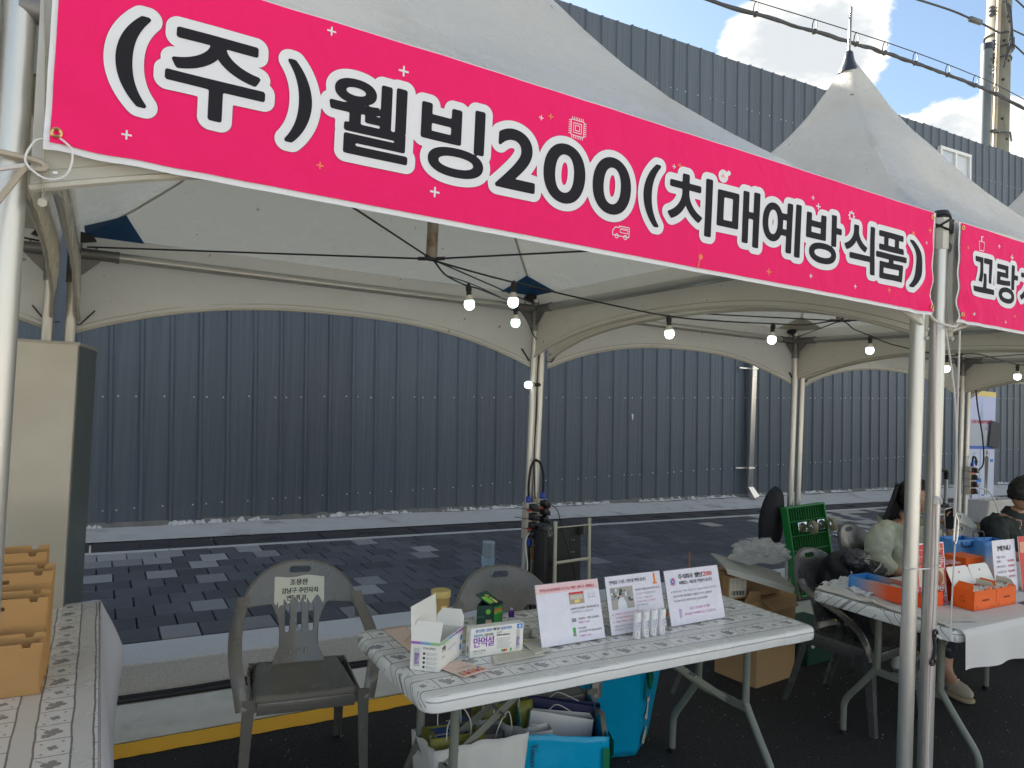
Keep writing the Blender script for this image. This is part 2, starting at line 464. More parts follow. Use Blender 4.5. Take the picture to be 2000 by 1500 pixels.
# edging strip, linear drain, pale apron in front of the wall
mb = MB()
for i in range(30): mb.rbox((-6 + i * 1.2, 6.895, .09), (1.196, .05, .178), .004)
mb.build('edging_strip', mat('edging_pale', (.46, .46, .45), .7, var=.12, bump=.3), kind='structure')
drain = thing('drain_channel', None, None); drain['kind'] = 'structure'
dk = mat('drain_iron', (.05, .052, .056), .55, metal=.3, var=.2, bump=.3)
g = MB().box((.5, 0, -.02), (.985, .44, .03))
for i in range(9): g.rbox((.5, -.19 + i * .0475, .0), (.98, .026, .014), .003, seg=1)
for i in range(5): g.box((.38 + i * .06, .0, .004), (.02, .12, .013))
gm = g.mesh('grate', dk)
for i in range(28):
    o = bpy.data.objects.new('grate', gm); COL.objects.link(o); o.parent = drain; o.location = (-4 + i * 1.0, 7.15, ZP - .008)
def apron(u, v):
    x = -8 + 40 * u; y = 7.375 + .70 * v
    z = ZP + .004 + .012 * v + (.022 * v * v) * (1 + .6 * mnoise.noise((x * 2.2, y * 3, 0))) + .006 * mnoise.noise((x * 9, y * 12, 3)) * v + max(0, x) * .0065 * v
    return (x, y, z)
whitec = mat('apron_cement', (.50, .49, .47), .8, var=.16, vs=7, bump=.5, bs=30, bd=.006, col2=(.30, .29, .27), c2s=3.0, c2lo=.52, c2hi=.72)
MB().grid(apron, 400, 14).build('apron', whitec, smooth=True, kind='structure')
MB().box((12, 7.73, -.1), (40, .70, .50)).build('apron_base', conc, kind='structure')

# ---- corrugated metal wall (its rows run level; the road falls away)
wall = thing('metal_wall', 'tall slate grey ribbed sheet metal wall running behind the tents', 'wall', (0, 8.0, 0), rot=(0, R(-2.3), 0))
def wall_mat():
    M = bpy.data.materials.new('wall_steel_slate'); M.use_nodes = True; t = NT(M.node_tree); p = t.n['Principled BSDF']
    v = t.n.new('ShaderNodeTexCoord').outputs['Object']; w = t.n.new('ShaderNodeNewGeometry').outputs['Position']
    st = t.noise(t.vm('MULTIPLY', w, (14, 1, .12)), 2.0, 5, .6)
    c = t.mix(t.ramp(st, .3, .75), (.070, .088, .109, 1), (.098, .119, .142, 1))
    d = t.noise(w, 1.4, 6, .65)
    c = t.mix(t.ramp(d, .55, .8, 0, .35), c, (.12, .13, .14, 1))
    oi = t.n.new('ShaderNodeObjectInfo').outputs['Random']
    c = t.vm('SCALE', c, None, t.m('ADD', .92, t.m('MULTIPLY', oi, .17)))
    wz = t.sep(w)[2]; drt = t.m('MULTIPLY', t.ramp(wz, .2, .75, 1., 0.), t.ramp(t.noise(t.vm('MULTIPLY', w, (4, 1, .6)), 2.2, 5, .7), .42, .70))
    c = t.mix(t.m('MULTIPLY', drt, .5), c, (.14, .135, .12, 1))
    t.inp(p, 'Base Color', c); t.inp(p, 'Roughness', t.m('ADD', .34, t.m('MULTIPLY', st, .25)))
    t.inp(p, 'Metallic', .25); t.inp(p, 'Specular IOR Level', .5)
    t.inp(p, 'Normal', t.bump(t.noise(t.vm('MULTIPLY', w, (9, 1, .5)), 1.5, 3, .5), .5, .012)); return M
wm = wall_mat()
pitch = .270; PWID = pitch * 3
prof = []
for k in range(3):
    x = k * pitch
    prof += [(x, 0), (x + .014, -.020), (x + .040, -.020), (x + .054, 0)]
    for q in (.125, .185):
        prof += [(x + q, 0), (x + q + .008, -.0022), (x + q + .018, -.0022), (x + q + .026, 0)]
prof += [(PWID, 0), (PWID + .016, -.018)]
def panel(z0, z1):
    vs = [(x, y, z0) for x, y in prof] + [(x, y, z1) for x, y in prof] + [(x, y + .03, z1) for x, y in prof]
    n = len(prof)
    fs = [(i, i + 1, n + i + 1, n + i) for i in range(n - 1)] + [(n + i, n + i + 1, 2 * n + i + 1, 2 * n + i) for i in range(n - 1)]
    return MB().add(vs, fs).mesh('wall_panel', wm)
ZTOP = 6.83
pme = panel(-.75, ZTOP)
NPAN = 44  # row extended out of view at the left to block the sun
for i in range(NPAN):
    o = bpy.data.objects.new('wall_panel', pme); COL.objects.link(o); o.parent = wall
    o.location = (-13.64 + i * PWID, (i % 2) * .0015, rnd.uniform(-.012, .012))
scr = MB()
for i in range(NPAN):
    x0 = -13.64 + i * PWID
    for z in (.36, 1.47, 2.6, 3.8, 5.0, 6.1):
        for dx in (.085, .245, .50, .77):
            jx, jz = rnd.uniform(-.012, .012), rnd.uniform(-.008, .008)
            scr.lathe([(.010, 0), (.010, .004), (.006, .009)], (x0 + dx + jx, -.0, z + jz), 6, axis=(0, -1, 0))
scr.build('screws', mat('screw_zinc', (.62, .63, .64), .35, metal=.6), wall, kind='stuff')
# frame posts behind the sheet
mb = MB()
for i in range(12): mb.box((-12 + i * 3, .12, 3), (.1, .1, 7.4))
for z in (.4, 2.6, 5, 6.6): mb.box((4.5, .12, z), (35, .08, .08))
mb.build('frame', mat('galvanised', (.42, .43, .44), .4, metal=.7), wall)
# crusty white sealant along the foot of the sheet
mb = MB(); r3 = random.Random(5)
for i in range(420):
    x = -3 + i * .055 + r3.uniform(-.03, .03)
    if mnoise.noise((x * 1.3, 0, 9)) < -.18: continue
    L = r3.uniform(.03, .11); hh = r3.uniform(.004, .020) * (1.8 if r3.random() < .12 else 1)
    b = []
    for a in range(7):
        th = math.pi * a / 6
        b.append((x - L / 2 + L * a / 6 + r3.uniform(-.006, .006), math.sin(th) * hh + r3.uniform(0, .010)))
    zb = .178 + .0065 * max(0, x) + .034
    vs = [(bx, 7.945 + r3.uniform(-.03, .01), zb - .012) for bx, bz in b] + [(bx, 7.972, zb + bz) for bx, bz in b] + [(bx, 7.999, zb + bz * .8) for bx, bz in b]
    mb.add(vs, [(k, k + 1, 8 + k, 7 + k) for k in range(6)] + [(7 + k, 8 + k, 15 + k, 14 + k) for k in range(6)])
mb.build('sealant_crust', mat('sealant_white', (.55, .55, .53), .8, var=.35, vs=25, bump=.6, bs=80), kind='stuff', label='crusty white sealant smeared along the foot of the metal wall', cat='sealant')
gr = MB()
xs_ = [-3 + .06 * i for i in range(430)]
for a, b in zip(xs_, xs_[1:]):
    za, zb_ = [.195 + .0065 * max(0, q) + .022 * mnoise.noise((q * 6, 2, 1)) + .028 for q in (a, b)]
    gr.add([(a, 7.93, .17), (b, 7.93, .17), (b, 7.965, zb_), (a, 7.965, za), (b, 7.999, zb_ + .02), (a, 7.999, za + .02)], [(0, 1, 2, 3), (3, 2, 4, 5)])
gr.build('grout_fillet', mat('grime_grey', (.16, .155, .14), .9, var=.5, vs=9, bump=.8, bs=40, bd=.01), kind='stuff', label='grimy grout fillet along the foot of the metal wall', cat='grout')
# window let into the wall
win = thing('window', None, None); win.parent = wall; win.location = (14.95, -.04, 6.13)
fr = mat('window_white', (.72, .72, .70), .4)
mb = MB()
for sx_ in (-.53, 0, .53): mb.box((sx_, 0, 0), (.06, .07, .62))
for sz_ in (-.31, .31): mb.box((0, -.004, sz_), (1.12, .07, .06))
mb.build('window_frame', fr, win)
MB().box((-.265, .012, 0), (.46, .008, .56)).box((.265, .014, 0), (.46, .008, .56)).build('pane', mat('pane_glass', (.5, .55, .58), .08, metal=.0, spec=.9), win)
# ---- shiny downpipe
dp = thing('downpipe', 'shiny square stainless downpipe on the wall behind the second tent', 'pipe', (9.0, 7.90, 0))
ss = mat('stainless', (.72, .70, .66), .30, metal=1., var=.1, vs=3)
MB().rbox((0, 0, 2.9), (.105, .08, 5.0), .012).build('pipe', ss, dp, smooth=True)
for z in (.72, 2.3, 4.2): MB().rbox((0, -.002, z), (.135, .095, .03), .004).box((-.16, .03, z), (.26, .03, .02)).build('pipe_bracket', ss, dp)
MB().add([(-.053, -.04, .42), (.053, -.04, .42), (.053, .04, .42), (-.053, .04, .42), (-.02, -.14, .26), (.09, -.14, .29), (.09, -.06, .25), (-.02, -.06, .23)],
         [(0, 1, 5, 4), (1, 2, 6, 5), (2, 3, 7, 6), (3, 0, 4, 7)]).build('outlet', ss, dp, solid=.003)

# ---- utility pole with conduits
up = thing('utility_pole', 'weathered concrete utility pole rising beyond the wall with two conduits', 'pole', (17.50, 8.60, 0))
pc = mat('pole_concrete', (.20, .195, .155), .85, var=.18, vs=2.5, bump=.4, bs=30, col2=(.13, .13, .105), c2s=1.6, stretch=(3, 3, .5))
mb = MB().tube([(0, 0, 0), (.02, 0, 13.5)], [.31, .235], 28)
mb.build('shaft', pc, up, smooth=True)
mb = MB()
for i in range(16):
    a = -2.2 + .5 * (i % 2); z = 5.8 + i * .45; rr = .31 - .075 * z / 13.5
    mb.lathe([(.03, 0), (.03, .01)], (math.cos(a) * rr, math.sin(a) * rr, z), 8, axis=(math.cos(a), math.sin(a), 0))
mb.build('step_hole', mat('hole_dark', (.02, .02, .02), .9), up)
gp = mat('conduit_grey', (.12, .145, .155), .55, var=.1, vs=2)
c1 = MB().tube([(-.58, -.06, 0), (-.58, -.06, 10.0)], .115, 20); c1.build('conduit', gp, up, smooth=True, label='thick grey plastic conduit with dark cap')
MB().tube([(-.58, -.06, 10.0), (-.58, -.06, 10.14)], .121, 20).build('conduit_cap', mat('cap_navy', (.02, .03, .05), .5), up, smooth=True)
MB().tube([(-.36, -.16, 6.9), (-.33, -.16, 10.2), (-.31, -.16, 11.8)], .045, 12).build('thin_pipe', mat('pipe_beige', (.45, .38, .27), .5), up, smooth=True)
lt = MB()
for i, s_ in enumerate(('VN 200', 'KS1450', 'S VP')): write(lt, s_, (-.66, -.180, 9.70 - i * .16), (1, 0, 0), (0, 0, 1), .09, lift=.002)
lt.build('lettering', mat('ink_dark', (.02, .02, .025), .6), up)
hw = mat('pole_hardware', (.10, .11, .12), .45, metal=.5)
mb = MB()
for z in (10.2, 10.5, 9.95): mb.tube([(math.cos(a) * .27, math.sin(a) * .27, z + .02 * math.sin(3 * a)) for a in [k * math.pi / 8 for k in range(16)]], .022, 6, closed=True)
mb.build('pole_band', hw, up, smooth=True)
for k, (a, z) in enumerate(((3.4, 10.2), (3.3, 9.9), (3.5, 9.6), (5.9, 10.3), (6.2, 10.0), (3.2, 11.0))):
    MB().lathe([(.04, -.12), (.07, -.08), (.05, -.03), (.075, 0), (.05, .05), (.07, .09), (.03, .12)], (math.cos(a) * .33, math.sin(a) * .33, z), 10).build('insulator', hw, up, smooth=True)
mb = MB()
mb.tube([(-.34, -.1, 8.2), (-.1, -.36, 8.15), (.3, -.2, 8.1)], .02, 6).box((-.42, -.2, 8.15), (.2, .12, .05))
mb.tube([(-.5, -.1, 7.2), (-.1, -.36, 7.15), (.3, -.15, 7.1)], .015, 6)
mb.build('pipe_strap', hw, up, smooth=True)
mb = MB()
for k in range(5):
    mb.tube(curve_pts([(-.32 + .05 * k, -.25, 11.6 - .2 * k), (-.42 + .05 * k, -.35, 11.0), (-.2 + .04 * k, -.36, 10.5 - .1 * k), (-.32 + .1 * k, -.3, 9.6 + .2 * k)], 6), .014, 5)
mb.build('jumper_wires', mat('wire_dark', (.03, .033, .036), .5), up, smooth=True)
# ---- overhead cables
wd = MATS['wire_dark']
def bundle(P, name, label, offs, hang=True):
    mb = MB(); P = curve_pts(P, 14)
    for ox, oz, r, tw in offs:
        mb.tube([p + Vector((0, ox + .012 * math.sin(i * tw), oz + .012 * math.cos(i * tw * 1.3))) for i, p in enumerate(P)], r, 6)
    if hang:
        for i in range(3, len(P), 7):
            p = P[i]; mb.tube([p + Vector((0, math.cos(t) * .05, .09 + math.sin(t) * .13)) for t in [k * math.pi / 4 for k in range(8)]], .010, 5, closed=True)
            mb.rbox(p, (.07, .085, .085), .02)
    return mb.build(name, wd, smooth=True, label=label, cat='cable')
bundle([(-6, 8.2, 6.9), (2, 8.2, 7.45), (8.2, 8.2, 8.11), (11.28, 8.2, 8.44), (13.16, 8.2, 8.62), (15.43, 8.2, 8.77), (17.6, 8.2, 8.81), (24, 8.2, 8.6), (34, 8.2, 8.5)], 'overhead_cable',
       'thick black bundle of overhead cables lashed under a thin carrier wire above the wall', [(0, 0, .032, .9), (.025, .026, .024, .6), (-.025, -.022, .024, 1.1), (0, .20, .010, 0)])
bundle([(6, 8.2, 8.75), (13.6, 8.2, 9.92), (15.6, 8.2, 10.15), (16.95, 8.3, 10.30)], 'overhead_cable', 'single thin overhead wire ending at the utility pole top', [(0, 0, .022, 0)], False)
mb = MB().lathe([(.03, -.25), (.06, -.2), (.06, .2), (.03, .25)], (15.75, 8.2, 10.17), 10, axis=(1, 0, .12))
mb.build('wire_insulator', hw, smooth=True, label='dark sleeve insulator on the single wire by the pole', cat='insulator')
for a, b, l in (((17.5, 8.3, 10.55), (34, 8, 11.6), 'upper wire leaving the right side of the pole with a sleeve insulator'), ((17.5, 8.3, 11.3), (34, 8, 8.6), 'steep thin wire leaving the right side of the pole'),
             ((17.5, 8.3, 10.25), (34, 8, 7.0), 'lowest thin wire leaving the right side of the pole')):
    MB().tube(sag(a, b, .1, 10), .018, 6).build('overhead_cable', wd, smooth=True, label=l, cat='cable')

# grit on the asphalt, a scrap of paper on the paving, a torn tag on the wall
r4 = random.Random(21); mb = MB()
for i in range(900):
    x, y = r4.uniform(.3, 6.5), r4.uniform(1.2, 3.45); q = r4.uniform(.0012, .0036)
    mb.box((x, y, q * .5), (q * 1.6, q * 1.2, q), rot=(r4.uniform(0, 3), r4.uniform(0, 3), r4.uniform(0, 3)))
mb.build('grit', mat('grit_pale', (.30, .29, .27), .8), kind='stuff')
MB().grid(lambda u, v: (.30 * u, .16 * v + .03 * math.sin(u * 9), .012 + .03 * abs(mnoise.noise((u * 5, v * 4, 6)))), 24, 14).build('paper_scrap', mat('scrap_white', (.66, .66, .66), .7), smooth=True, label='crumpled white scrap lying on the paving behind the seated woman', cat='litter').location = (7.65, 5.3, ZP)
MB().add([(0, 0, 0), (.03, 0, .005), (.022, -.012, -.075), (.008, -.008, -.08)], [(0, 1, 2, 3)]).build('torn_tag', mat('scrap_white', (.66, .66, .66), .7), label='tiny torn white tag stuck on the metal wall between the tents', cat='tag', solid=.001).location = (6.60, 7.955, 1.50)
# ================================================================== TENTS
def pvc(name, c, dirt, tw):
    M = bpy.data.materials.new(name); M.use_nodes = True; t = NT(M.node_tree); p = t.n['Principled BSDF']; o = t.n['Material Output']
    w = t.n.new('ShaderNodeNewGeometry').outputs['Position']
    d = t.ramp(t.noise(t.vm('MULTIPLY', w, (1, 1, 1.8)), 2.3, 8, .68), .46, .8, 0, .55)
    s = t.ramp(t.noise(t.vm('MULTIPLY', w, (3, 3, 14)), 5, 4, .7), .62, .74, 0, .35)
    cc = t.mix(d, (*c, 1), (*dirt, 1)); cc = t.mix(s, cc, (dirt[0] * .8, dirt[1] * .8, dirt[2] * .75, 1))
    sp = t.ramp(t.noise(w, 26, 2, .4), .745, .765); cc = t.mix(sp, cc, (.10, .09, .07, 1))
    t.inp(p, 'Base Color', cc); t.inp(p, 'Roughness', t.m('ADD', .26, t.m('MULTIPLY', d, .5)))
    t.inp(p, 'Specular IOR Level', .5)
    wr = t.noise(t.vm('MULTIPLY', w, (1.3, 1.3, 1)), 2.4, 5, .55, 1.0)
    fold = t.noise(t.vm('MULTIPLY', w, (9, 9, 2)), 1.6, 3, .6, .8)
    t.inp(p, 'Normal', t.bump(t.m('ADD', wr, t.m('MULTIPLY', fold, .35)), .28, .03))
    tr = t.n.new('ShaderNodeBsdfTranslucent'); t.inp(tr, 0, (.85, .78, .60, 1)); mx = t.n.new('ShaderNodeMixShader'); t.inp(mx, 0, tw)
    t.l.new(p.outputs[0], mx.inputs[1]); t.l.new(tr.outputs[0], mx.inputs[2]); t.l.new(mx.outputs[0], o.inputs[0]); return M
canvas = pvc('tent_pvc', (.78, .775, .74), (.54, .50, .41), .46)
alu = mat('aluminium_pole', (.60, .585, .54), .38, metal=.75, var=.10, vs=5, bump=.15, bs=90, stretch=(6, 6, .6), col2=(.42, .40, .36), c2s=4, c2lo=.55, c2hi=.8)
alu2 = mat('aluminium_sleeve', (.50, .47, .40), .45, metal=.6, var=.15, vs=20)
cast = mat('cast_bracket', (.20, .195, .185), .5, metal=.6, var=.25, vs=14, bump=.3, bs=60)
beamm = mat('aluminium_beam', (.44, .43, .40), .42, metal=.7, var=.12, vs=5)
seamm = mat('canvas_seam', (.50, .475, .40), .6)
bluep = mat('blue_patch', (.012, .075, .20), .6, var=.15, vs=12)
strapb = mat('black_strap', (.012, .012, .012), .6)
ropem = mat('white_rope', (.60, .56, .52), .8, bump=.6, bs=300, bd=.001)
PR = [(0, 3.86), (.027, 3.77), (.132, 3.475), (.20, 3.335), (.257, 3.243), (.308, 3.14), (.40, 2.975), (.5, 2.82), (.616, 2.675), (.717, 2.565), (.85, 2.445), (1, 2.335)]
def prof_z(r):
    r = min(max(r, 0), 1)
    return float(np.interp(r, [a for a, _ in PR], [b for _, b in PR]))
Y0, Y1 = 1.437, 4.135
def make_tent(x0, x1, pr, label, seed=0, patches=(), spike=True, sleeve=False):
    """x0,x1: the two pole lines; pr: rear pole X pair"""
    t = thing('canopy_tent', label, 'tent', ((x0 + x1) / 2, 2.786, 0), group='pointed white canopy tents in a row')
    cx, cy = t.location.x, t.location.y
    hx, hy = (x1 + .035 - (x0 + .03)) / 2, (Y1 - Y0) / 2
    ox = ((x1 + .035 + x0 + .03) / 2) - cx
    def top(a, b):       # a,b in -1..1
        m = max(abs(a), abs(b)); q = math.hypot(a, b) / 1.4142; w = min(1, m / .55); w = w * w * (3 - 2 * w)
        r = q * (1 - w) + m * w
        z = prof_z(r)
        face = 1 - min(abs(a), abs(b)) / max(m, 1e-6)     # 1 mid-face, 0 on ridge
        z -= .055 * math.sin(math.pi * min(1, m)) * face * (m ** .7)
        n = mnoise.noise((a * 2.2 + seed, b * 2.2, seed)) * .007 + mnoise.noise((a * 7 + seed, b * 7, 4)) * .0012
        return z + n * math.sin(math.pi * min(1, m))
    N = 64
    def g(u, v):
        a, b = 2 * u - 1, 2 * v - 1
        a = math.copysign(abs(a) ** 1.0, a)
        return (ox + a * hx, b * hy, top(a, b))
    mb = MB().grid(g, N, N); F2 = []
    for k, f in enumerate(mb.f):       # split every cell along its own ridge direction
        i, j = k % N, k // N; same = ((i + .5) / N - .5) * ((j + .5) / N - .5) > 0
        F2 += [(f[0], f[1], f[2]), (f[0], f[2], f[3])] if same else [(f[0], f[1], f[3]), (f[1], f[2], f[3])]
    mb.f = F2; mb.mi = [0] * len(F2)
    mb.build('canopy', canvas, t, smooth=True, ang=60)
    # valances: front, rear, left, right
    def val(p, q, zc, zm, out, mid_amp):
        def f(u, v):
            P = Vector(p).lerp(Vector(q), u)
            e = abs(2 * u - 1)
            arch = zc + (zm - zc) * (1 - e ** 2.4)
            zt = 2.337 - .004 * math.sin(u * 9 + seed)
            z = zt + (arch - zt) * v
            off = mid_amp * math.sin(v * 2.2) * mnoise.noise((u * 3 + seed, v * 1.2, p[0])) + .004 * mnoise.noise((u * 22, v * 5, seed)) * v
            off += .02 * v * max(0, e - .7) * 3 * (-1)
            return (P.x - cx + out[0] * off, P.y - cy + out[1] * off, z)
        return f
    xa, xb = x0 + .03, x1 + .035
    fr_ = MB().grid(val((xa, Y0, 0), (xb, Y0, 0), 1.925, 2.10, (0, -1), .006), 60, 8)
    for nm, f in (('front', val((xa, Y0, 0), (xb, Y0, 0), 1.925, 2.10, (0, -1), .006)), ('rear', val((xa, Y1, 0), (xb - .02, Y1, 0), 1.845, 2.07, (0, 1), .03)),
                  ('left', val((xa, Y0, 0), (xa, Y1, 0), 1.90, 2.10, (-1, 0), .02)), ('right', val((xb, Y0, 0), (xb, Y1, 0), 1.89, 2.105, (1, 0), .02))):
        MB().grid(f, 60, 8).build('valance', canvas, t, smooth=True, ang=60)
        h = MB(); pts = [Vector(f(i / 60, 1)) for i in range(61)]; h.tube(pts, .0075, 6)
        pts = [Vector(f(i / 60, 1)) + Vector((0, 0, .028)) for i in range(61)]; h.tube(pts, .0022, 4)
        h.build('hem', seamm, t, smooth=True)
    # poles, brackets and beams
    yf, yr = 1.47 - cy, 4.10 - cy
    corners = [(x0 - cx, yf), (x1 - cx, yf), (pr[0] - cx, yr), (pr[1] - cx, yr)]
    for i, (x, y) in enumerate(corners):
        exposed = (i == 0)
        mb = MB().tube([(x, y, -.0), (x, y, 2.30)], .0252, 24)
        mb.build('pole', alu, t, smooth=True)
        MB().rbox((x, y, .004), (.12, .12, .008), .002).build('foot_plate', cast, t)
        if i == 0 and sleeve:
            # faceted aluminium sleeve and strapped black cap at the open corner
            MB().tube([(x, y, 2.225), (x, y, 2.345)], .0295, 8).build('sleeve', alu2, t)
            mb = MB().lathe([(.031, 0), (.032, .012), (.024, .028), (.0, .034)], (x, y, 2.34), 16)
            for k in range(3): mb.tube([(x + math.cos(q) * .032, y + math.sin(q) * .032, 2.315 + .02 * math.sin(q + k * 2) + .008 * k) for q in [j * math.pi / 8 for j in range(16)]], .004, 5, closed=True)
            mb.build('pole_cap', strapb, t, smooth=True)
        sx_ = 1 if i in (0, 2) else -1; sy_ = 1 if i in (0, 1) else -1
        zb = 2.235
        mb = MB().tube([(x, y, zb - .15), (x, y, zb + .045)], .0305, 20) if i else MB()
        mb.tube([(x, y, zb), (x + sx_ * .19, y, zb)], .0275, 18).tube([(x, y, zb), (x, y + sy_ * .17, zb)], .0275, 18)
        for ax in ((sx_, 0), (0, sy_)):
            mb.prism([(.0, 0), (.14, 0), (.03, -.11), (0, -.12)], .012, (x + (0 if ax[0] else -.006), y + (.006 if ax[0] else 0), zb), (ax[0], ax[1], 0), (0, 0, 1))
        for ax in (0, 1):
            d = Vector((sx_, 0, 0)) if ax == 0 else Vector((0, sy_, 0))
            mb.tube([Vector((x, y, zb)) + d * .178, Vector((x, y, zb)) + d * .192], .030, 18)
        mb.lathe([(.006, 0), (.006, .012)], (x + sx_ * .09, y, zb + .03), 6)
        mb.build('corner_bracket', cast, t, smooth=True, ang=40)
    zb = 2.235
    for a, b in ((0, 1), (2, 3), (0, 2), (1, 3)):
        p, q = Vector((*corners[a], zb)), Vector((*corners[b], zb)); d = (q - p).normalized()
        MB().tube([p + d * .10, q - d * .10], .0245, 18).build('beam', beamm, t, smooth=True)
    # hub, floating mast and guy cables
    hz_ = 2.19; hub = Vector((.01, .0, hz_))
    MB().tube([(.01, 0, hz_ + .0), (.01, 0, 3.84)], .024, 16).build('mast', mat('mast_rust', (.30, .26, .21), .5, metal=.5, var=.3, vs=9, col2=(.22, .12, .06), c2s=14), t, smooth=True)
    mb = MB()
    for x, y in corners:
        mb.tube([hub, (x * .96, y * .96, 2.262)], .0042, 6)
        d = (Vector((x, y, 2.26)) - hub).normalized(); mb.tube([hub + d * .02, hub + d * .06], .008, 6)
    mb.tube([(hub.x + .022 * math.cos(q), hub.y + .022 * math.sin(q), hz_) for q in [k * math.pi / 5 for k in range(10)]], .006, 5, closed=True)
    mb.build('guy_cable', mat('guy_black', (.02, .02, .02), .5), t, smooth=True)
    # inside seams along ridges, a mid-face seam, corner reinforcement patches
    mb = MB()
    for sx_, sy_ in ((1, 1), (1, -1), (-1, 1), (-1, -1)):
        P = [Vector((ox + sx_ * k / 24 * hx, sy_ * k / 24 * hy, top(sx_ * k / 24, sy_ * k / 24) - .013)) for k in range(2, 25)]
        mb.tube(P, .008, 6, flat=.25)
    mb.build('seam', seamm, t, smooth=True)
    for k, (sx_, sy_) in enumerate(((-1, 1), (1, 1), (-1, -1), (1, -1))):
        blue = k in patches
        def pf(u, v):
            a = 1 - .20 * u * (1 - .35 * v); b = 1 - .20 * v * (1 - .35 * u); a = max(a, .5)
            return (ox + sx_ * a * hx * .985, sy_ * b * hy * .985, min(top(sx_ * a, sy_ * b) - .009, 2.62))
        MB().grid(pf, 6, 6).build('corner_patch', bluep if blue else seamm, t, smooth=True)
        MB().prism([(0, 0), (.09, .02), (.07, .05), (0, .06)], .03, (corners[[2, 3, 0, 1][k]][0], corners[[2, 3, 0, 1][k]][1] - .0, 2.28), (sx_ * -1, 0, 0), (0, 0, 1)).build('pad', strapb, t)
    # black tie straps at the rear corners of the valance
    for x, s_ in ((xa - cx, 1), (xb - cx - .02, -1)):
        mb = MB(); a = Vector((x + s_ * .02, 4.115 - cy, 1.885)); b = a + Vector((s_ * .06, 0, .075)); mb.tube([a, b], .011, 6, flat=.3)
        mb.tube([a, a + Vector((-s_ * .055, -.0, .005))], .003, 5); mb.build('tie_strap', strapb, t)
    # cap and spike
    mb = MB().lathe([(.062, 3.735), (.060, 3.75), (.042, 3.785), (.030, 3.83), (.024, 3.865), (.010, 3.88)], (.01, 0, 0), 24)
    mb.build('apex_cap', mat('cap_plastic', (.020, .027, .045), .35), t, smooth=True)
    MB().tube([(.01, 0, 3.87), (.015, .0, 4.155)], .0095, 8).build('spike', mat('spike_steel', (.30, .28, .27), .35, metal=.9), t, smooth=True)
    return t
tent_z = make_tent(-2.88, -.235, (-2.88, -.232), 'white canopy tent at the left edge, only its right rear corner in view', 3)
tent_a = make_tent(-.150, 2.508, (-.139, 2.535), 'nearest white canopy tent, whose front carries the big pink banner', 1, (0, 1))
tent_b = make_tent(2.634, 5.20, (2.590, 5.188), 'second white canopy tent, its peak and spike standing against the clouds', 2, sleeve=True)
tent_c = make_tent(5.30, 7.85, (5.283, 7.83), 'third white canopy tent behind the orange boxes stall', 5)
tent_d = make_tent(7.97, 10.5, (7.95, 10.5), 'farthest white canopy tent at the right edge', 8)

# ================================================================== BANNERS
def banner_mat():
    M = bpy.data.materials.new('banner_pink'); M.use_nodes = True; t = NT(M.node_tree); p = t.n['Principled BSDF']
    w = t.n.new('ShaderNodeNewGeometry').outputs['Position']
    c = t.mix(t.noise(w, 1.8, 3, .5), (.86, .012, .135, 1), (.79, .014, .135, 1))
    t.inp(p, 'Base Color', c); t.inp(p, 'Roughness', .7); t.inp(p, 'Specular IOR Level', .2)
    t.inp(p, 'Normal', t.bump(t.noise(t.vm('MULTIPLY', w, (6, 1, 4)), 1.4, 4, .55, .8), .6, .018)); return M
bpink = banner_mat()
wtext = mat('print_white', (.72, .72, .73), .65, spec=.2); ink = mat('print_black', (.018, .017, .022), .7, spec=.15)
shad = mat('print_shadow', (.42, .012, .07), .55); orange = mat('print_orange', (.82, .22, .07), .55)
eyelet = mat('brass', (.62, .42, .16), .3, metal=.9)
tie = mat('zip_tie', (.72, .70, .68), .45)
BY = 1.418
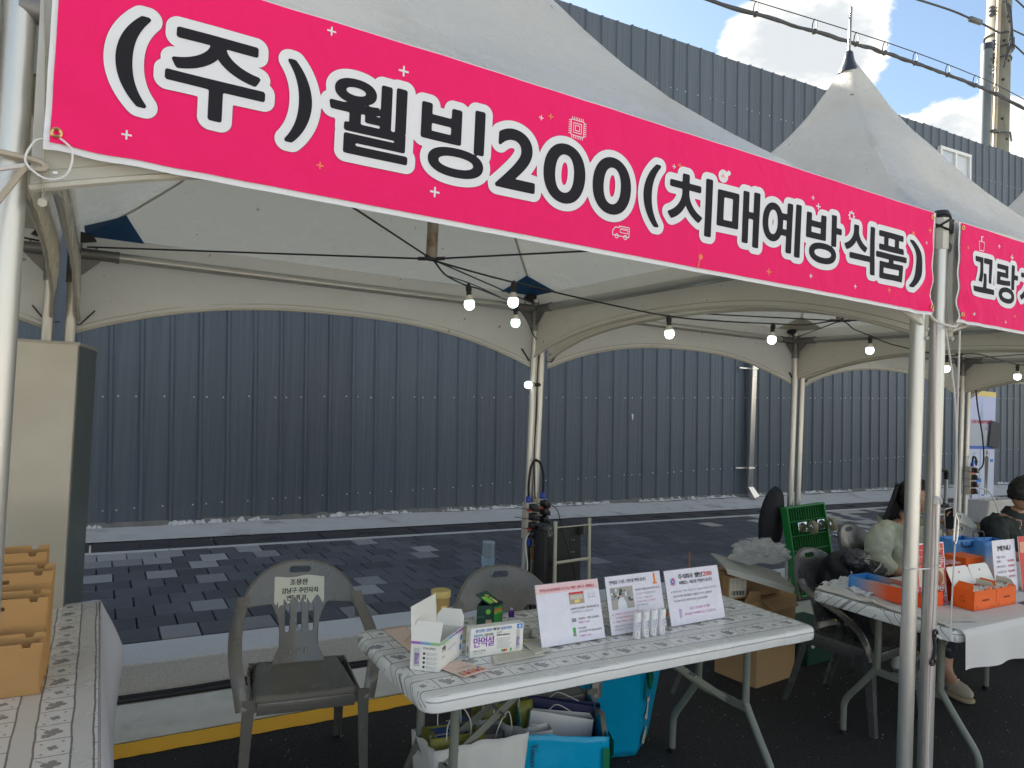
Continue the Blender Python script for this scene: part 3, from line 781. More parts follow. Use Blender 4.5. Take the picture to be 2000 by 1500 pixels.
def make_banner(x0, x1, zt, zb, glyphs, label, seed, icons, wave=.006):
    b = thing('banner', label, 'banner', (x0, BY, zb(x0)))
    def P(x, z, lift=0.):
        u = (x - x0) / (x1 - x0); e = min(u, 1 - u)
        y = BY - wave * mnoise.noise((x * 1.3 + seed, z * 1.5, 2)) * 1.5 - .0025 * mnoise.noise((x * 9 + seed, z * 6, 7))
        # pulled creases at the tied corners
        for cxx in (x0, x1):
            d = math.hypot((x - cxx) * .9, z - zb(cxx)); y -= .012 * math.exp(-d * 9) * math.sin(d * 60)
        return (x - x0, y - lift - BY, z - zb(x0))
    nx = int((x1 - x0) / .02)
    mb = MB().grid(lambda u, v: P(x0 + (x1 - x0) * u, zb(x0 + (x1 - x0) * u) + (zt(x0 + (x1 - x0) * u) - zb(x0 + (x1 - x0) * u)) * v), nx, 18)
    mb.build('cloth', wtext, b, smooth=True)
    m_ = .009
    mb = MB().grid(lambda u, v: (lambda x: P(x, zb(x) + m_ + .002 + (zt(x) - zb(x) - .002 - m_ * 1.3) * v, .0028))(x0 + m_ + (x1 - x0 - 2 * m_) * u), nx, 18)
    mb.build('print_ground', bpink, b, smooth=True)
    # lettering: outlined glyphs from one distance field
    h = .0032; gx0 = min(g[1] for g in glyphs) - .05; gx1 = max(g[2] for g in glyphs) + .05
    gz0 = min(g[3] for g in glyphs) - .05; gz1 = max(g[4] for g in glyphs) + .05
    X, Z = np.meshgrid(np.arange(gx0, gx1, h), np.arange(gz0, gz1, h)); F = np.full(X.shape, 1.0)
    for ch, a, c, z0, z1 in glyphs:
        S = glyph_segs(ch, 6)
        bx0, bx1 = S[:, [0, 2]].min(), S[:, [0, 2]].max(); bz0, bz1 = S[:, [1, 3]].min(), S[:, [1, 3]].max()
        bold = .0040
        kx = (c - a - 2 * bold) / (bx1 - bx0); kz = (z1 - z0 - 2 * bold) / (bz1 - bz0)
        G = np.stack([(S[:, 0] - bx0) * kx + a + bold, (S[:, 1] - bz0) * kz + z0 + bold, (S[:, 2] - bx0) * kx + a + bold, (S[:, 3] - bz0) * kz + z0 + bold], 1)
        i0, i1 = max(0, int((a - .045 - gx0) / h)), int((c + .045 - gx0) / h) + 1; j0, j1 = max(0, int((z0 - .045 - gz0) / h)), int((z1 + .045 - gz0) / h) + 1
        sub = F[j0:j1, i0:i1]; F[j0:j1, i0:i1] = np.minimum(sub, seg_sdf(G, X[j0:j1, i0:i1], Z[j0:j1, i0:i1]) - bold)
    for nm, off, lift, mt in (('lettering_outline_edge', .0190, .0036, shad), ('lettering_outline', .0180, .0043, wtext), ('lettering', 0., .0050, ink)):
        vs, fs = ms_sheet(F - off, gx0, gz0, h)
        MB().add([P(x, z, lift) for x, z in vs], fs).build(nm, mt, b)
    # scattered marks
    for nm, mt, items in (('white_marks', wtext, [i for i in icons if i[0] == 'w']), ('orange_marks', orange, [i for i in icons if i[0] != 'w'])):
        mb = MB()
        def bar(xa, za, xb_, zb_, w):
            d = Vector((xb_ - xa, zb_ - za)); L = d.length or 1; n = Vector((-d.y, d.x)) / L * w / 2
            mb.add([P(xa + n.x, za + n.y, .0038), P(xb_ + n.x, zb_ + n.y, .0038), P(xb_ - n.x, zb_ - n.y, .0038), P(xa - n.x, za - n.y, .0038)], [(3, 2, 1, 0)])
        def ring(cx_, cz_, r, w, n=16, a0=0., a1=6.2832):
            for k in range(n):
                p, q = a0 + (a1 - a0) * k / n, a0 + (a1 - a0) * (k + 1) / n
                bar(cx_ + r * math.cos(p), cz_ + r * math.sin(p), cx_ + r * math.cos(q), cz_ + r * math.sin(q), w)
        for _, kind, x, z, s_ in items:
            if kind == '+': bar(x - s_, z, x + s_, z, s_ * .38); bar(x, z - s_, x, z + s_, s_ * .38)
            elif kind == 'gear':
                ring(x, z, s_ * .62, s_ * .30)
                for k in range(8): a = k * math.pi / 4; bar(x + math.cos(a) * s_ * .7, z + math.sin(a) * s_ * .7, x + math.cos(a) * s_, z + math.sin(a) * s_, s_ * .3)
            elif kind == 'chip':
                for q in (1, .62, .34): 
                    for a, c in (((-1, -1), (1, -1)), ((1, -1), (1, 1)), ((1, 1), (-1, 1)), ((-1, 1), (-1, -1))):
                        bar(x + a[0] * s_ * q * .72, z + a[1] * s_ * q * .72, x + c[0] * s_ * q * .72, z + c[1] * s_ * q * .72, s_ * .07)
                for k in range(-3, 4):
                    for sg in (-1, 1): bar(x + k * s_ * .2, z + sg * s_ * .76, x + k * s_ * .2, z + sg * s_, s_ * .07); bar(x + sg * s_ * .76, z + k * s_ * .2, x + sg * s_, z + k * s_ * .2, s_ * .07)
            elif kind == 'truck':
                pts = [(-1, -.35), (-1, .1), (-.7, .45), (-.25, .45), (-.25, .6), (1, .6), (1, -.35), (-1, -.35)]
                for a, c in zip(pts, pts[1:]): bar(x + a[0] * s_, z + a[1] * s_, x + c[0] * s_, z + c[1] * s_, s_ * .08)
                for a, c in (((-.1, .3), (.85, .3)), ((-.1, .0), (.85, .0)), ((-.1, .3), (-.1, 0)), ((.85, .3), (.85, 0)), ((-.1, .42), (.85, .42))): bar(x + a[0] * s_, z + a[1] * s_, x + c[0] * s_, z + c[1] * s_, s_ * .06)
                ring(x - .5 * s_, z - .4 * s_, s_ * .2, s_ * .08, 10); ring(x + .55 * s_, z - .4 * s_, s_ * .2, s_ * .08, 10)
            elif kind == 'disc':
                for k in range(5): ring(x, z, s_ * (.1 + .2 * k), s_ * .24, 16)
            elif kind == 'dish': 
                ring(x, z, s_ * .45, s_ * .4, 12, 0, 3.14); bar(x - s_ * .7, z, x + s_ * .7, z, s_ * .2)
            elif kind == 'spoon': bar(x - s_ * .3, z - s_, x, z + s_ * .2, s_ * .15); ring(x + s_ * .1, z + s_ * .5, s_ * .2, s_ * .35, 10)
            elif kind == 'cup':
                pts = [(-.6, .3), (.6, .3), (.5, -.8), (-.4, -.8), (-.6, .3)]
                for a, c in zip(pts, pts[1:]): bar(x + a[0] * s_, z + a[1] * s_, x + c[0] * s_, z + c[1] * s_, s_ * .09)
                bar(x - .1 * s_, z + .35 * s_, x - .1 * s_, z + .95 * s_, s_ * .22); bar(x - .1 * s_, z + .9 * s_, x + .3 * s_, z + .95 * s_, s_ * .12)
        if items: mb.build(nm, mt, b, kind='stuff')
    for x, z in ((x0 + .018, zb(x0) + .028), (x1 - .018, zb(x1) + .028), (x0 + .02, zt(x0) - .02), (x1 - .02, zt(x1) - .02)):
        p = Vector(P(x, z, .004)); mb = MB()
        mb.tube([p + Vector((math.cos(a) * .0068, 0, math.sin(a) * .0068)) for a in [k * math.pi / 8 for k in range(16)]], .0026, 6, closed=True)
        mb.build('eyelet', eyelet, b, smooth=True)
    return b
def zline(xa, za, xb, zb): return lambda x: za + (zb - za) * (x - xa) / (xb - xa)
gA = []
raw = [('(', -.006, .046), ('주', .072, .245), (')', .284, .334), ('웰', .368, .537), ('빙', .564, .716), ('2', .748, .854), ('0', .875, .996), ('0', 1.018, 1.139), ('(', 1.180, 1.236), ('치', 1.264, 1.424),
       ('매', 1.443, 1.611), ('예', 1.624, 1.788), ('방', 1.812, 1.980), ('식', 1.996, 2.155), ('품', 2.162, 2.333), (')', 2.356, 2.435)]
for ch, a, c in raw:
    zt_, zb_ = 2.253 - .017 * a, 2.094 - .0165 * a
    if ch in '()': zb_ -= .005
    if ch in '20': zt_ -= .016; 
    if ch == '2': zb_ += .004
    gA.append((ch, a, c, zb_, zt_))
icA = [('w', '+', .018, 2.035, .008), ('w', '+', .365, 2.325, .009), ('w', '+', .52, 2.286, .011), ('o', '+', .15, 2.335, .006), ('o', '+', .356, 2.052, .007), ('w', '+', .604, 2.045, .011),
       ('w', '+', .862, 2.268, .006), ('o', '+', .888, 2.277, .007), ('w', 'chip', .966, 2.267, .026), ('w', '+', 1.282, 2.240, .006), ('o', '+', 1.302, 2.247, .007), ('w', 'truck', 1.115, 2.038, .026),
       ('w', 'disc', 1.462, 2.250, .018), ('o', 'dish', 1.462, 2.248, .012), ('w', 'disc', 1.482, 2.262, .007), ('o', '+', 1.395, 2.214, .005), ('w', '+', 1.84, 2.259, .007), ('w', '+', 1.866, 2.237, .010),
       ('w', 'gear', 2.03, 2.236, .017), ('o', 'gear', 2.045, 2.214, .010), ('w', '+', 2.30, 2.222, .010), ('o', 'spoon', 2.375, 2.225, .022), ('w', '+', 2.452, 2.215, .006), ('o', '+', 2.473, 2.262, .010),
       ('o', 'spoon', 1.39, 2.005, .022), ('o', '+', 1.66, 2.010, .010), ('w', '+', 1.84, 2.020, .007), ('w', '+', 2.06, 2.015, .007), ('o', '+', 2.24, 2.025, .009)]
bannerA = make_banner(-.102, 2.502, zline(-.1, 2.352, 2.5, 2.330), zline(-.1, 1.985, 2.5, 1.966), gA, 'long pink banner with Korean lettering across the front of the nearest tent', 1, icA)
gB = [('꼬', 2.748, 2.895, 2.082, 2.214), ('랑', 2.915, 3.078, 2.062, 2.216), ('지', 3.095, 3.25, 2.062, 2.212), ('떡', 3.27, 3.43, 2.062, 2.212)]
icB = [('w', 'cup', 2.80, 2.262, .030), ('w', '+', 2.93, 2.274, .008), ('w', '+', 3.03, 2.245, .012), ('o', '+', 2.71, 2.235, .008), ('w', '+', 2.76, 1.998, .007), ('w', '+', 2.99, 1.99, .007), ('o', '+', 3.06, 2.02, .008), ('o', '+', 2.68, 1.99, .007)]
bannerB = make_banner(2.650, 5.16, zline(2.6, 2.322, 5.2, 2.31), zline(2.6, 1.958, 5.2, 1.95), gB, 'second pink banner starting right of the double pole, on the second tent', 9, icB)
# ropes and ties at the corners and down the double front pole
def rope(name, pts, r, label, m=ropem, n=6, cat='rope', smooth_pts=True):
    P = curve_pts(pts, 8) if smooth_pts else pts
    return MB().tube(P, r, n).build(name, m, smooth=True, label=label, cat=cat)
rope('zip_tie', [(-.086, 1.413, 2.012), (-.060, 1.395, 1.985), (-.066, 1.40, 1.945), (-.095, 1.41, 1.935), (-.125, 1.42, 1.96), (-.115, 1.42, 1.995), (-.098, 1.415, 2.004)], .0019, 'white cable tie through the bottom left eyelet of the big banner', tie, cat='cable tie')
MB().rbox((-.082, 1.402, 1.945), (.007, .005, .005), .001).build('tie_head', tie, label='small white buckle of the cable tie left of the big banner', cat='cable tie')
rope('rope', [(-.40, 1.40, 1.975), (-.19, 1.43, 1.972), (-.11, 1.435, 1.968), (-.10, 1.43, 1.955), (-.13, 1.43, 1.950)], .0055, 'beige rope running from the left pole to the tent corner', mat('rope_beige', (.42, .36, .28), .9, bump=.6, bs=300, bd=.001))
rope('rope', [(-.125, 1.425, 1.955), (-.17, 1.40, 1.93), (-.26, 1.38, 1.88), (-.45, 1.38, 1.80)], .004, 'thin white rope slanting down left across the left pole')
rope('rope', [(-.125, 1.425, 1.953), (-.15, 1.41, 1.90), (-.20, 1.39, 1.80), (-.3, 1.38, 1.6)], .0055, 'brown rope curving down left over the left pole', MATS['rope_beige'])
fx, fy = 2.571, 1.437
rope('rope', [(2.487, 1.42, 1.975), (2.52, 1.415, 1.950), (2.60, 1.412, 1.940), (2.66, 1.42, 1.945), (2.675, 1.42, 1.97)], .005, 'white rope wound round the double pole below the banners')
rope('rope', [(2.53, 1.425, 1.95), (2.556, 1.43, 1.6), (2.574, 1.432, 1.3), (2.572, 1.434, .9), (2.570, 1.432, .55), (2.572, 1.43, .2)], .0055, 'reddish rope hanging between the two front poles', mat('rope_pinkish', (.50, .40, .37), .85, bump=.6, bs=300, bd=.001))
rope('rope', [(2.60, 1.425, 1.94), (2.625, 1.40, 1.7), (2.672, 1.41, 1.45), (2.676, 1.412, 1.26)], .0035, 'thin white rope crossing the right front pole')
rope('rope', [(2.676, 1.415, 1.93), (2.676, 1.415, 1.26)], .0038, 'straight white rope right of the double front pole', smooth_pts=False)
rope('rope', [(2.583, 1.428, 1.32), (2.588, 1.428, 1.1), (2.585, 1.428, .85), (2.575, 1.428, .5), (2.588, 1.428, .15)], .0048, 'white rope hanging down between the front poles to the tensioner')
wire = mat('wire_hook', (.55, .55, .55), .3, metal=.9)
rope('rope_hook', [(2.676, 1.412, 1.27), (2.690, 1.41, 1.24), (2.688, 1.41, 1.19), (2.676, 1.41, 1.165), (2.668, 1.41, 1.18), (2.674, 1.41, 1.26)], .0036, 'wire hook at the end of the rope right of the double pole', wire, cat='hook')
rope('rope', [(2.676, 1.41, 1.17), (2.668, 1.41, 1.0), (2.662, 1.41, .86)], .003, 'short white rope below the wire hook on the right pole')
MB().lathe([(.012, -.012), (.014, 0), (.012, .012)], (2.568, 1.42, 1.32), 10).tube(curve_pts([(2.560, 1.42, 1.335), (2.568, 1.405, 1.325), (2.578, 1.41, 1.31), (2.572, 1.42, 1.335)], 5), .004, 6).build('knot', ropem, smooth=True, label='white rope knot between the two front poles', cat='knot')
for z in (1.078,):
    rope('zip_tie', [(2.480, 1.47, z), (2.492, 1.443, z + .002), (2.57, 1.438, z), (2.648, 1.443, z + .003), (2.662, 1.47, z), (2.62, 1.499, z), (2.52, 1.499, z), (2.480, 1.47, z)], .0026, 'white cable tie binding the two front poles together', tie, cat='cable tie')
ten = thing('rope_tensioner', 'black rope tensioner hook between the front poles', 'hook', (2.580, 1.423, .80))
mb = MB().tube([(.004, 0, .045), (.003, -.006, .0), (-.004, -.004, -.035)], .0065, 8)
mb.tube([(.012 * math.cos(a) + .004, -.004, .055 + .009 * math.sin(a)) for a in [k * math.pi / 6 for k in range(12)]], .005, 6, closed=True)
mb.tube([(.014 * math.cos(a) - .006, -.004, -.045 + .009 * math.sin(a)) for a in [k * math.pi / 6 for k in range(12)]], .005, 6, closed=True)
mb.build('hook_body', rub, ten, smooth=True)
MB().tube([(.004, -.008, .048), (.022, -.014, .036)], .0042, 8).build('rope_end', ropem, ten, smooth=True)

# ================================================================== STRING LIGHTS
cab = mat('light_cable', (.012, .012, .012), .45)
sock = mat('lamp_socket', (.013, .013, .013), .4); collar = mat('lamp_collar', (.62, .58, .50), .4)
glow = mat('lamp_globe', (.9, .95, .93), .3, emit=(.72, 1.0, .93), es=1.5)
def bulb(parent, p, d=(0, 0, -1)):
    """socket at p, bulb along d; socket > collar, globe"""
    p = Vector(p); d = Vector(d).normalized()
    s_ = MB().lathe([(.008, -.012), (.0135, -.008), (.0145, .012), (.0115, .016), (.0125, .036)], (0, 0, 0), 14, axis=d).lathe([(.006, -.02), (.009, -.014), (.006, -.008)], (0, 0, 0), 8, axis=d).build('lamp_socket', sock, parent, smooth=True)
    s_.location = p - Vector(parent.location)
    MB().lathe([(.0125, .034), (.0165, .044), (.0205, .060)], (0, 0, 0), 16, axis=d).build('lamp_collar', collar, s_, smooth=True)
    MB().lathe([(.0205, .0595), (.0245, .072), (.0240, .086), (.018, .097), (.009, .1025), (.0, .104)], (0, 0, 0), 20, axis=d).build('globe', glow, s_, smooth=True)
def light_string(name, label, strands, bulbs):
    t = thing(name, label, 'string lights', (0, 0, 0)); mb = MB()
    for pts, r in strands: mb.tube(curve_pts(pts, 8), r, 6)
    mb.build('cable', cab, t, smooth=True)
    for b in bulbs: bulb(t, *b)
    return t
hA = (1.20, 2.786, 2.185); hB = (3.927, 2.786, 2.19)
light_string('light_string', 'black cable of lit bulbs strung from the nearest tent hub to the second tent', [
    ([hA, (1.40, 2.785, 2.160), (1.60, 2.784, 2.140), (2.05, 2.785, 2.105), (2.53, 2.786, 2.080), (2.9, 2.786, 2.090), (3.32, 2.786, 2.115), (3.6, 2.786, 2.135), hB, (4.07, 2.786, 2.15), (4.235, 2.786, 2.125), (4.5, 2.786, 2.085), (5.11, 2.786, 2.06), (5.5, 2.786, 2.10), (6.1, 2.786, 2.06), (6.55, 2.786, 2.09), (7.4, 2.786, 2.06), (9.2, 2.786, 2.09)], .0042)],
    [((1.597, 2.784, 2.128),), ((2.532, 2.785, 2.066), (.10, 0, -1)), ((3.324, 2.786, 2.100), (-.08, 0, -1)), ((4.235, 2.786, 2.108),), ((5.11, 2.786, 2.045),), ((6.09, 2.786, 2.045),), ((6.42, 2.786, 2.045),), ((8.3, 2.786, 2.05),)])
light_string('light_string', 'second black cable of lit bulbs running from the hub down the rear middle poles', [
    ([hA, (1.30, 2.87, 2.145), (1.445, 2.95, 2.125), (1.52, 3.0, 2.130), (1.75, 3.2, 2.135), (1.93, 3.36, 2.135), (2.2, 3.7, 2.13), (2.42, 4.0, 2.12), (2.50, 4.07, 2.06), (2.548, 4.062, 1.98), (2.545, 4.065, 1.76), (2.552, 4.062, 1.55), (2.545, 4.062, 1.3), (2.556, 4.062, 1.1), (2.566, 4.055, .95), (2.575, 4.035, .80), (2.59, 4.02, .72)], .0042),
    ([(1.30, 2.87, 2.145), (1.55, 3.06, 2.15), (1.95, 3.42, 2.15)], .003)],
    [((1.452, 2.95, 2.118),  (.10, 0, -1)), ((1.945, 3.36, 2.110), (.04, 0, -1)), ((2.545, 4.05, 1.722), (-1, 0, -.06))])
# ================================================================== FURNITURE
# ---- patterned vinyl table cover
def vinyl(name, dark, base=(.74, .735, .71)):
    M = bpy.data.materials.new(name); M.use_nodes = True; t = NT(M.node_tree); p = t.n['Principled BSDF']
    v = t.n.new('ShaderNodeTexCoord').outputs['Object']
    wob = t.noise(v, 7, 3, .5); wob2 = t.noise(t.vm('ADD', v, (5, 3, 1)), 7, 3, .5)
    s = t.sep(v); nrm = t.sep(t.n.new('ShaderNodeTexCoord').outputs['Normal'])
    x = t.m('ADD', s[0], t.m('MULTIPLY', t.m('SUBTRACT', wob, .5), .016)); y = t.m('ADD', s[1], t.m('MULTIPLY', t.m('SUBTRACT', wob2, .5), .012))
    # around the rim the print carries on down the side
    y = t.m('SUBTRACT', y, t.m('MULTIPLY', t.m('SUBTRACT', 0.0, s[2]), t.m('SIGN', s[1])))
    P = .1235; band = .082; CW = .086
    yy = t.m('FLOORED_MODULO', t.m('ADD', y, .031), P)
    inb = t.m('LESS_THAN', yy, band)
    ln = t.m('MAXIMUM', t.m('LESS_THAN', t.m('ABSOLUTE', t.m('SUBTRACT', yy, .003)), .0024), t.m('LESS_THAN', t.m('ABSOLUTE', t.m('SUBTRACT', yy, band - .003)), .0024))
    row = t.m('FLOOR', t.m('DIVIDE', t.m('ADD', y, .031), P))
    xo = t.m('ADD', x, t.m('MULTIPLY', row, .031))
    cx_ = t.m('FLOORED_MODULO', xo, CW); ci = t.m('FLOORED_MODULO', t.m('FLOOR', t.m('DIVIDE', xo, CW)), 2.)
    div = t.m('MULTIPLY', t.m('LESS_THAN', cx_, .0034), inb)
    px, py = t.m('SUBTRACT', cx_, CW / 2), t.m('SUBTRACT', yy, band / 2)
    def clover(px, py, R0, rot):
        r = t.m('SQRT', t.m('ADD', t.m('MULTIPLY', px, px), t.m('MULTIPLY', py, py)))
        th = t.m('ADD', t.m('ARCTAN2', py, px), rot)
        lobe_ = t.m('ADD', .50, t.m('MULTIPLY', .50, t.m('POWER', t.m('ABSOLUTE', t.m('COSINE', t.m('MULTIPLY', th, 2.))), .6)))
        return t.m('LESS_THAN', r, t.m('MULTIPLY', lobe_, R0))
    bigc = clover(px, py, .021, .25); c2 = clover(t.m('ADD', px, .017), t.m('SUBTRACT', py, .016), .012, .8)
    stem = t.m('MULTIPLY', t.m('LESS_THAN', t.m('ABSOLUTE', t.m('SUBTRACT', py, px)), .0022), t.m('LESS_THAN', t.m('ABSOLUTE', t.m('SUBTRACT', px, .014)), .016))
    big_ = t.m('MAXIMUM', t.m('MAXIMUM', bigc, c2), stem)
    sm = clover(px, py, .0125, .4)
    for dx, dy in ((-.028, .022), (-.026, -.022), (.028, -.020), (.026, .023)):
        d = t.m('ADD', t.m('POWER', t.m('SUBTRACT', px, dx), 2.), t.m('POWER', t.m('SUBTRACT', py, dy), 2.)); sm = t.m('MAXIMUM', sm, t.m('LESS_THAN', d, .0000120))
    mot = t.m('ADD', t.m('MULTIPLY', ci, sm), t.m('MULTIPLY', t.m('SUBTRACT', 1., ci), big_))
    mot = t.m('MULTIPLY', mot, inb)
    pr = t.m('MAXIMUM', t.m('MAXIMUM', ln, div), t.m('MULTIPLY', mot, .85), clamp=True)
    side = t.m('GREATER_THAN', t.m('ABSOLUTE', nrm[1]), .55)
    sl = t.m('MULTIPLY', t.m('LESS_THAN', t.m('ABSOLUTE', t.m('ADD', s[2], t.m('ADD', .017, t.m('MULTIPLY', t.m('SUBTRACT', wob, .5), .008)))), .0024), .8)
    pr = t.m('ADD', t.m('MULTIPLY', pr, t.m('SUBTRACT', 1., side)), t.m('MULTIPLY', sl, side))
    inb = t.m('MAXIMUM', inb, side)
    b = t.mix(inb, (base[0] * .88, base[1] * .88, base[2] * .87, 1), (*base, 1))
    b = t.mix(t.ramp(t.noise(v, 3, 5, .6), .55, .8, 0, .3), b, (.62, .58, .52, 1))
    c = t.mix(t.m('MULTIPLY', pr, .92), b, (*dark, 1))
    t.inp(p, 'Base Color', c); t.inp(p, 'Roughness', t.m('ADD', .16, t.m('MULTIPLY', wob, .2))); t.inp(p, 'Specular IOR Level', .5)
    t.inp(p, 'Normal', t.bump(t.m('ADD', t.noise(t.vm('MULTIPLY', v, (1, 2.5, 1)), 9, 4, .6, .6), t.m('MULTIPLY', t.noise(v, 34, 3, .5), .25)), .35, .006)); return M
vin = vinyl('vinyl_clover', (.17, .17, .18)); vinL = vinyl('vinyl_clover_dark', (.17, .145, .14), (.72, .69, .66))
tleg = mat('table_leg_paint', (.19, .20, .165), .38, var=.10, vs=8, spec=.5)
steel = mat('rivet_steel', (.5, .5, .5), .3, metal=.9)
def cover_mesh(L, D, H, mt, seed=0, r=.055):
    """vinyl wrapped over a table top, tucked under; z=0 is the top face"""
    mb = MB(); nu, rings = 150, 0
    def rim(k, inset, z, wob_):
        hx, hy = L / 2 - inset, D / 2 - inset; rr = max(r - inset, .01)
        per = []; seg = [(hx - rr, hy - rr, 0), (-hx + rr, hy - rr, 1), (-hx + rr, -hy + rr, 2), (hx - rr, -hy + rr, 3)]
        for cx_, cy_, q in seg:
            for a in range(9):
                th = q * math.pi / 2 + a / 8 * math.pi / 2; per.append((cx_ + rr * math.cos(th), cy_ + rr * math.sin(th)))
            nxt = seg[(q + 1) % 4]; th = (q + 1) * math.pi / 2
            p0 = per[-1]; p1 = (nxt[0] + rr * math.cos(th), nxt[1] + rr * math.sin(th))
            n = 24 if q % 2 == 0 else 10
            for a in range(1, n): per.append((p0[0] + (p1[0] - p0[0]) * a / n, p0[1] + (p1[1] - p0[1]) * a / n))
        out = []
        for x, y in per:
            cn = max(0, 1 - (math.hypot(abs(x) - (L / 2 - .05), abs(y) - (D / 2 - .05))) / .09)
            w = wob_ * (mnoise.noise((x * 9 + seed, y * 9, z * 12)) + 2.2 * cn * mnoise.noise((x * 42 + seed, y * 42, z * 20)))
            out.append((x + w * (1 if x > 0 else -1) * .6, y + w * (1 if y > 0 else -1) * .6, z + w * .6))
        return out
    R_ = [rim(0, .16, 0, .0006), rim(0, .05, 0, .001), rim(0, .014, -.0005, .0015), rim(0, .004, -.005, .002), rim(0, 0, -.014, .0035), rim(0, 0, -H * .6, .004), rim(0, .001, -H + .005, .0045), rim(0, .008, -H, .003), rim(0, .05, -H + .002, .003)]
    n = len(R_[0]); vs = [p for rr in R_ for p in rr]; fs = []
    for i in range(len(R_) - 1):
        for k in range(n): fs.append((i * n + k, (i + 1) * n + k, (i + 1) * n + (k + 1) % n, i * n + (k + 1) % n))
    fs.append(tuple(range(n)))
    mb.add(vs, fs); return mb
def folding_table(name, label, loc, L, D, H, mt, legx, tops, spread, rz=0., seed=0, kink=.36):
    t = thing(name, label, 'table', loc, rz, group='folding tables under clover patterned covers')
    o = cover_mesh(L, D, .052, mt, seed).build('table_cover', mt, t, smooth=True, ang=50); o.location = (0, 0, H)
    MB().rbox((0, 0, H - .030), (L - .03, D - .03, .04), .008).build('tabletop', mat('table_plastic', (.45, .45, .43), .5), t)
    for sx_ in (-1, 1):
        X = sx_ * legx
        for sy_ in (-1, 1):
            y0 = tops * sy_; y1 = (tops + spread) * sy_
            pts = [(X, y0, H - .05), (X, y0, kink + .05)] + [(X, y0 + (y1 - y0) * (3 * s * s - 2 * s ** 3 if s in (0,) else s), kink + .03 - (kink - .13) * s) for s in (.05, .5, .95)] + [(X, y1, .09), (X, y1, .018)]
            MB().tube(curve_pts(pts, 5), .0155, 14).build('leg', tleg, t, smooth=True)
            MB().tube([(X, y1, 0), (X, y1, .022)], .0175, 12).build('foot_cap', rub, t, smooth=True)
        MB().rbox((X, 0, kink + .01), (.012, 2 * tops + .04, .035), .003).build('crossbar', tleg, t)
        MB().rbox((X, 0, H - .085), (.012, 2 * tops, .03), .003).build('crossbar', tleg, t)
        bx = X - sx_ * .50
        mb = MB()
        for sy_ in (-1, 1):
            a, b = Vector((X - sx_ * .01, sy_ * .045, kink + .01)), Vector((bx, sy_ * .012, H - .055)); d = (b - a)
            ang = math.atan2(d.z, d.x)
            mb.rbox((a + b) / 2, (d.length, .006, .026), .002, rot=(0, -ang, math.atan2(d.y, abs(d.x)) * (1 if d.x > 0 else -1)))
        mb.build('brace', tleg, t)
        mb = MB()
        for f in (.04, .45): 
            p = Vector((X, 0, kink + .01)).lerp(Vector((bx, 0, H - .055)), f)
            mb.cyl(p + Vector((0, -.07, 0)), p + Vector((0, .07, 0)), .006, 8)
        mb.tube([Vector((X, 0, kink)).lerp(Vector((bx, 0, H - .055)), .75) + Vector((.0, .04 * math.cos(a), .03 * math.sin(a))) for a in [k * math.pi / 6 for k in range(12)]], .003, 6, closed=True)
        mb.build('rivet', steel, t, smooth=True)
    return t
tableA = folding_table('folding_table', 'middle folding table under clover patterned vinyl, carrying three acrylic signs', (1.722, 2.215, 0), 1.74, .66, .738, vin, .675, .135, .15)
tableB = folding_table('folding_table', 'folding table at the right under clover vinyl and a white cloth, carrying the orange boxes', (4.02, 1.955, 0), 1.88, .70, .742, vin, .68, .15, .17, seed=4)
# left table with long drape
tl = thing('table', 'left corner table in clover patterned vinyl with a white skirt and paper bags', 'table', (-.29, 2.30, 0), group='folding tables under clover patterned covers')
o = MB().grid(lambda u, v: (.92 * (u - .5) * 2, (v - .5) * .66, .001 * mnoise.noise((u * 9, v * 5, 1))), 60, 24).build('table_cover', vinL, tl, smooth=True)
o.rotation_euler = (0, 0, R(90)); o.location = (0, 0, .745)
def skirt(u, v):
    # down the right side and round the back corner
    s = u * 2.0
    if s < 1.72: x, y, nx, ny = .33, -.84 + s * 1.0 + .0, 1, 0
    else: x, y, nx, ny = .33 - (s - 1.72), .92, 0, 1
    z = .745 - .62 * v
    y0 = y + .04 if s < 1.72 else y
    fold = .022 * v * math.sin(s * 17 + 1.5 * math.sin(s * 5)) + .012 * v * math.sin(s * 41)
    cn = math.exp(-((s - 1.66) / .10) ** 2)
    out = .006 + .055 * v + fold * (1 - .6 * cn) + .085 * cn * min(1, v * 3) * (1.25 - v)
    return (x + nx * out + (.05 * cn * v if nx == 0 else 0), min(y0, .93) + ny * out + (.07 * cn * v if nx else 0), z + .012 * cn)
MB().grid(skirt, 90, 22).build('skirt', translucent(mat('cloth_white', (.66, .66, .72), .85, bump=.3, bs=400, bd=.0008), (.7, .7, .75), .12), tl, smooth=True)
for x in (-.27, .27):
    for y in (-.8, .8): MB().tube([(x, y, 0), (x, y, .73)], .015, 12).build('leg', tleg, tl, smooth=True)
MB().box((0, 0, .725), (.64, 1.80, .03)).build('tabletop', MATS['table_plastic'], tl)
MB().tube(curve_pts([(-.30, .0, .749), (-.17, -.02, .752), (-.10, .0, .750), (-.09, -.04, .749)], 6), .003, 6).build('tie_cord', MATS['cloth_white'], tl, smooth=True)

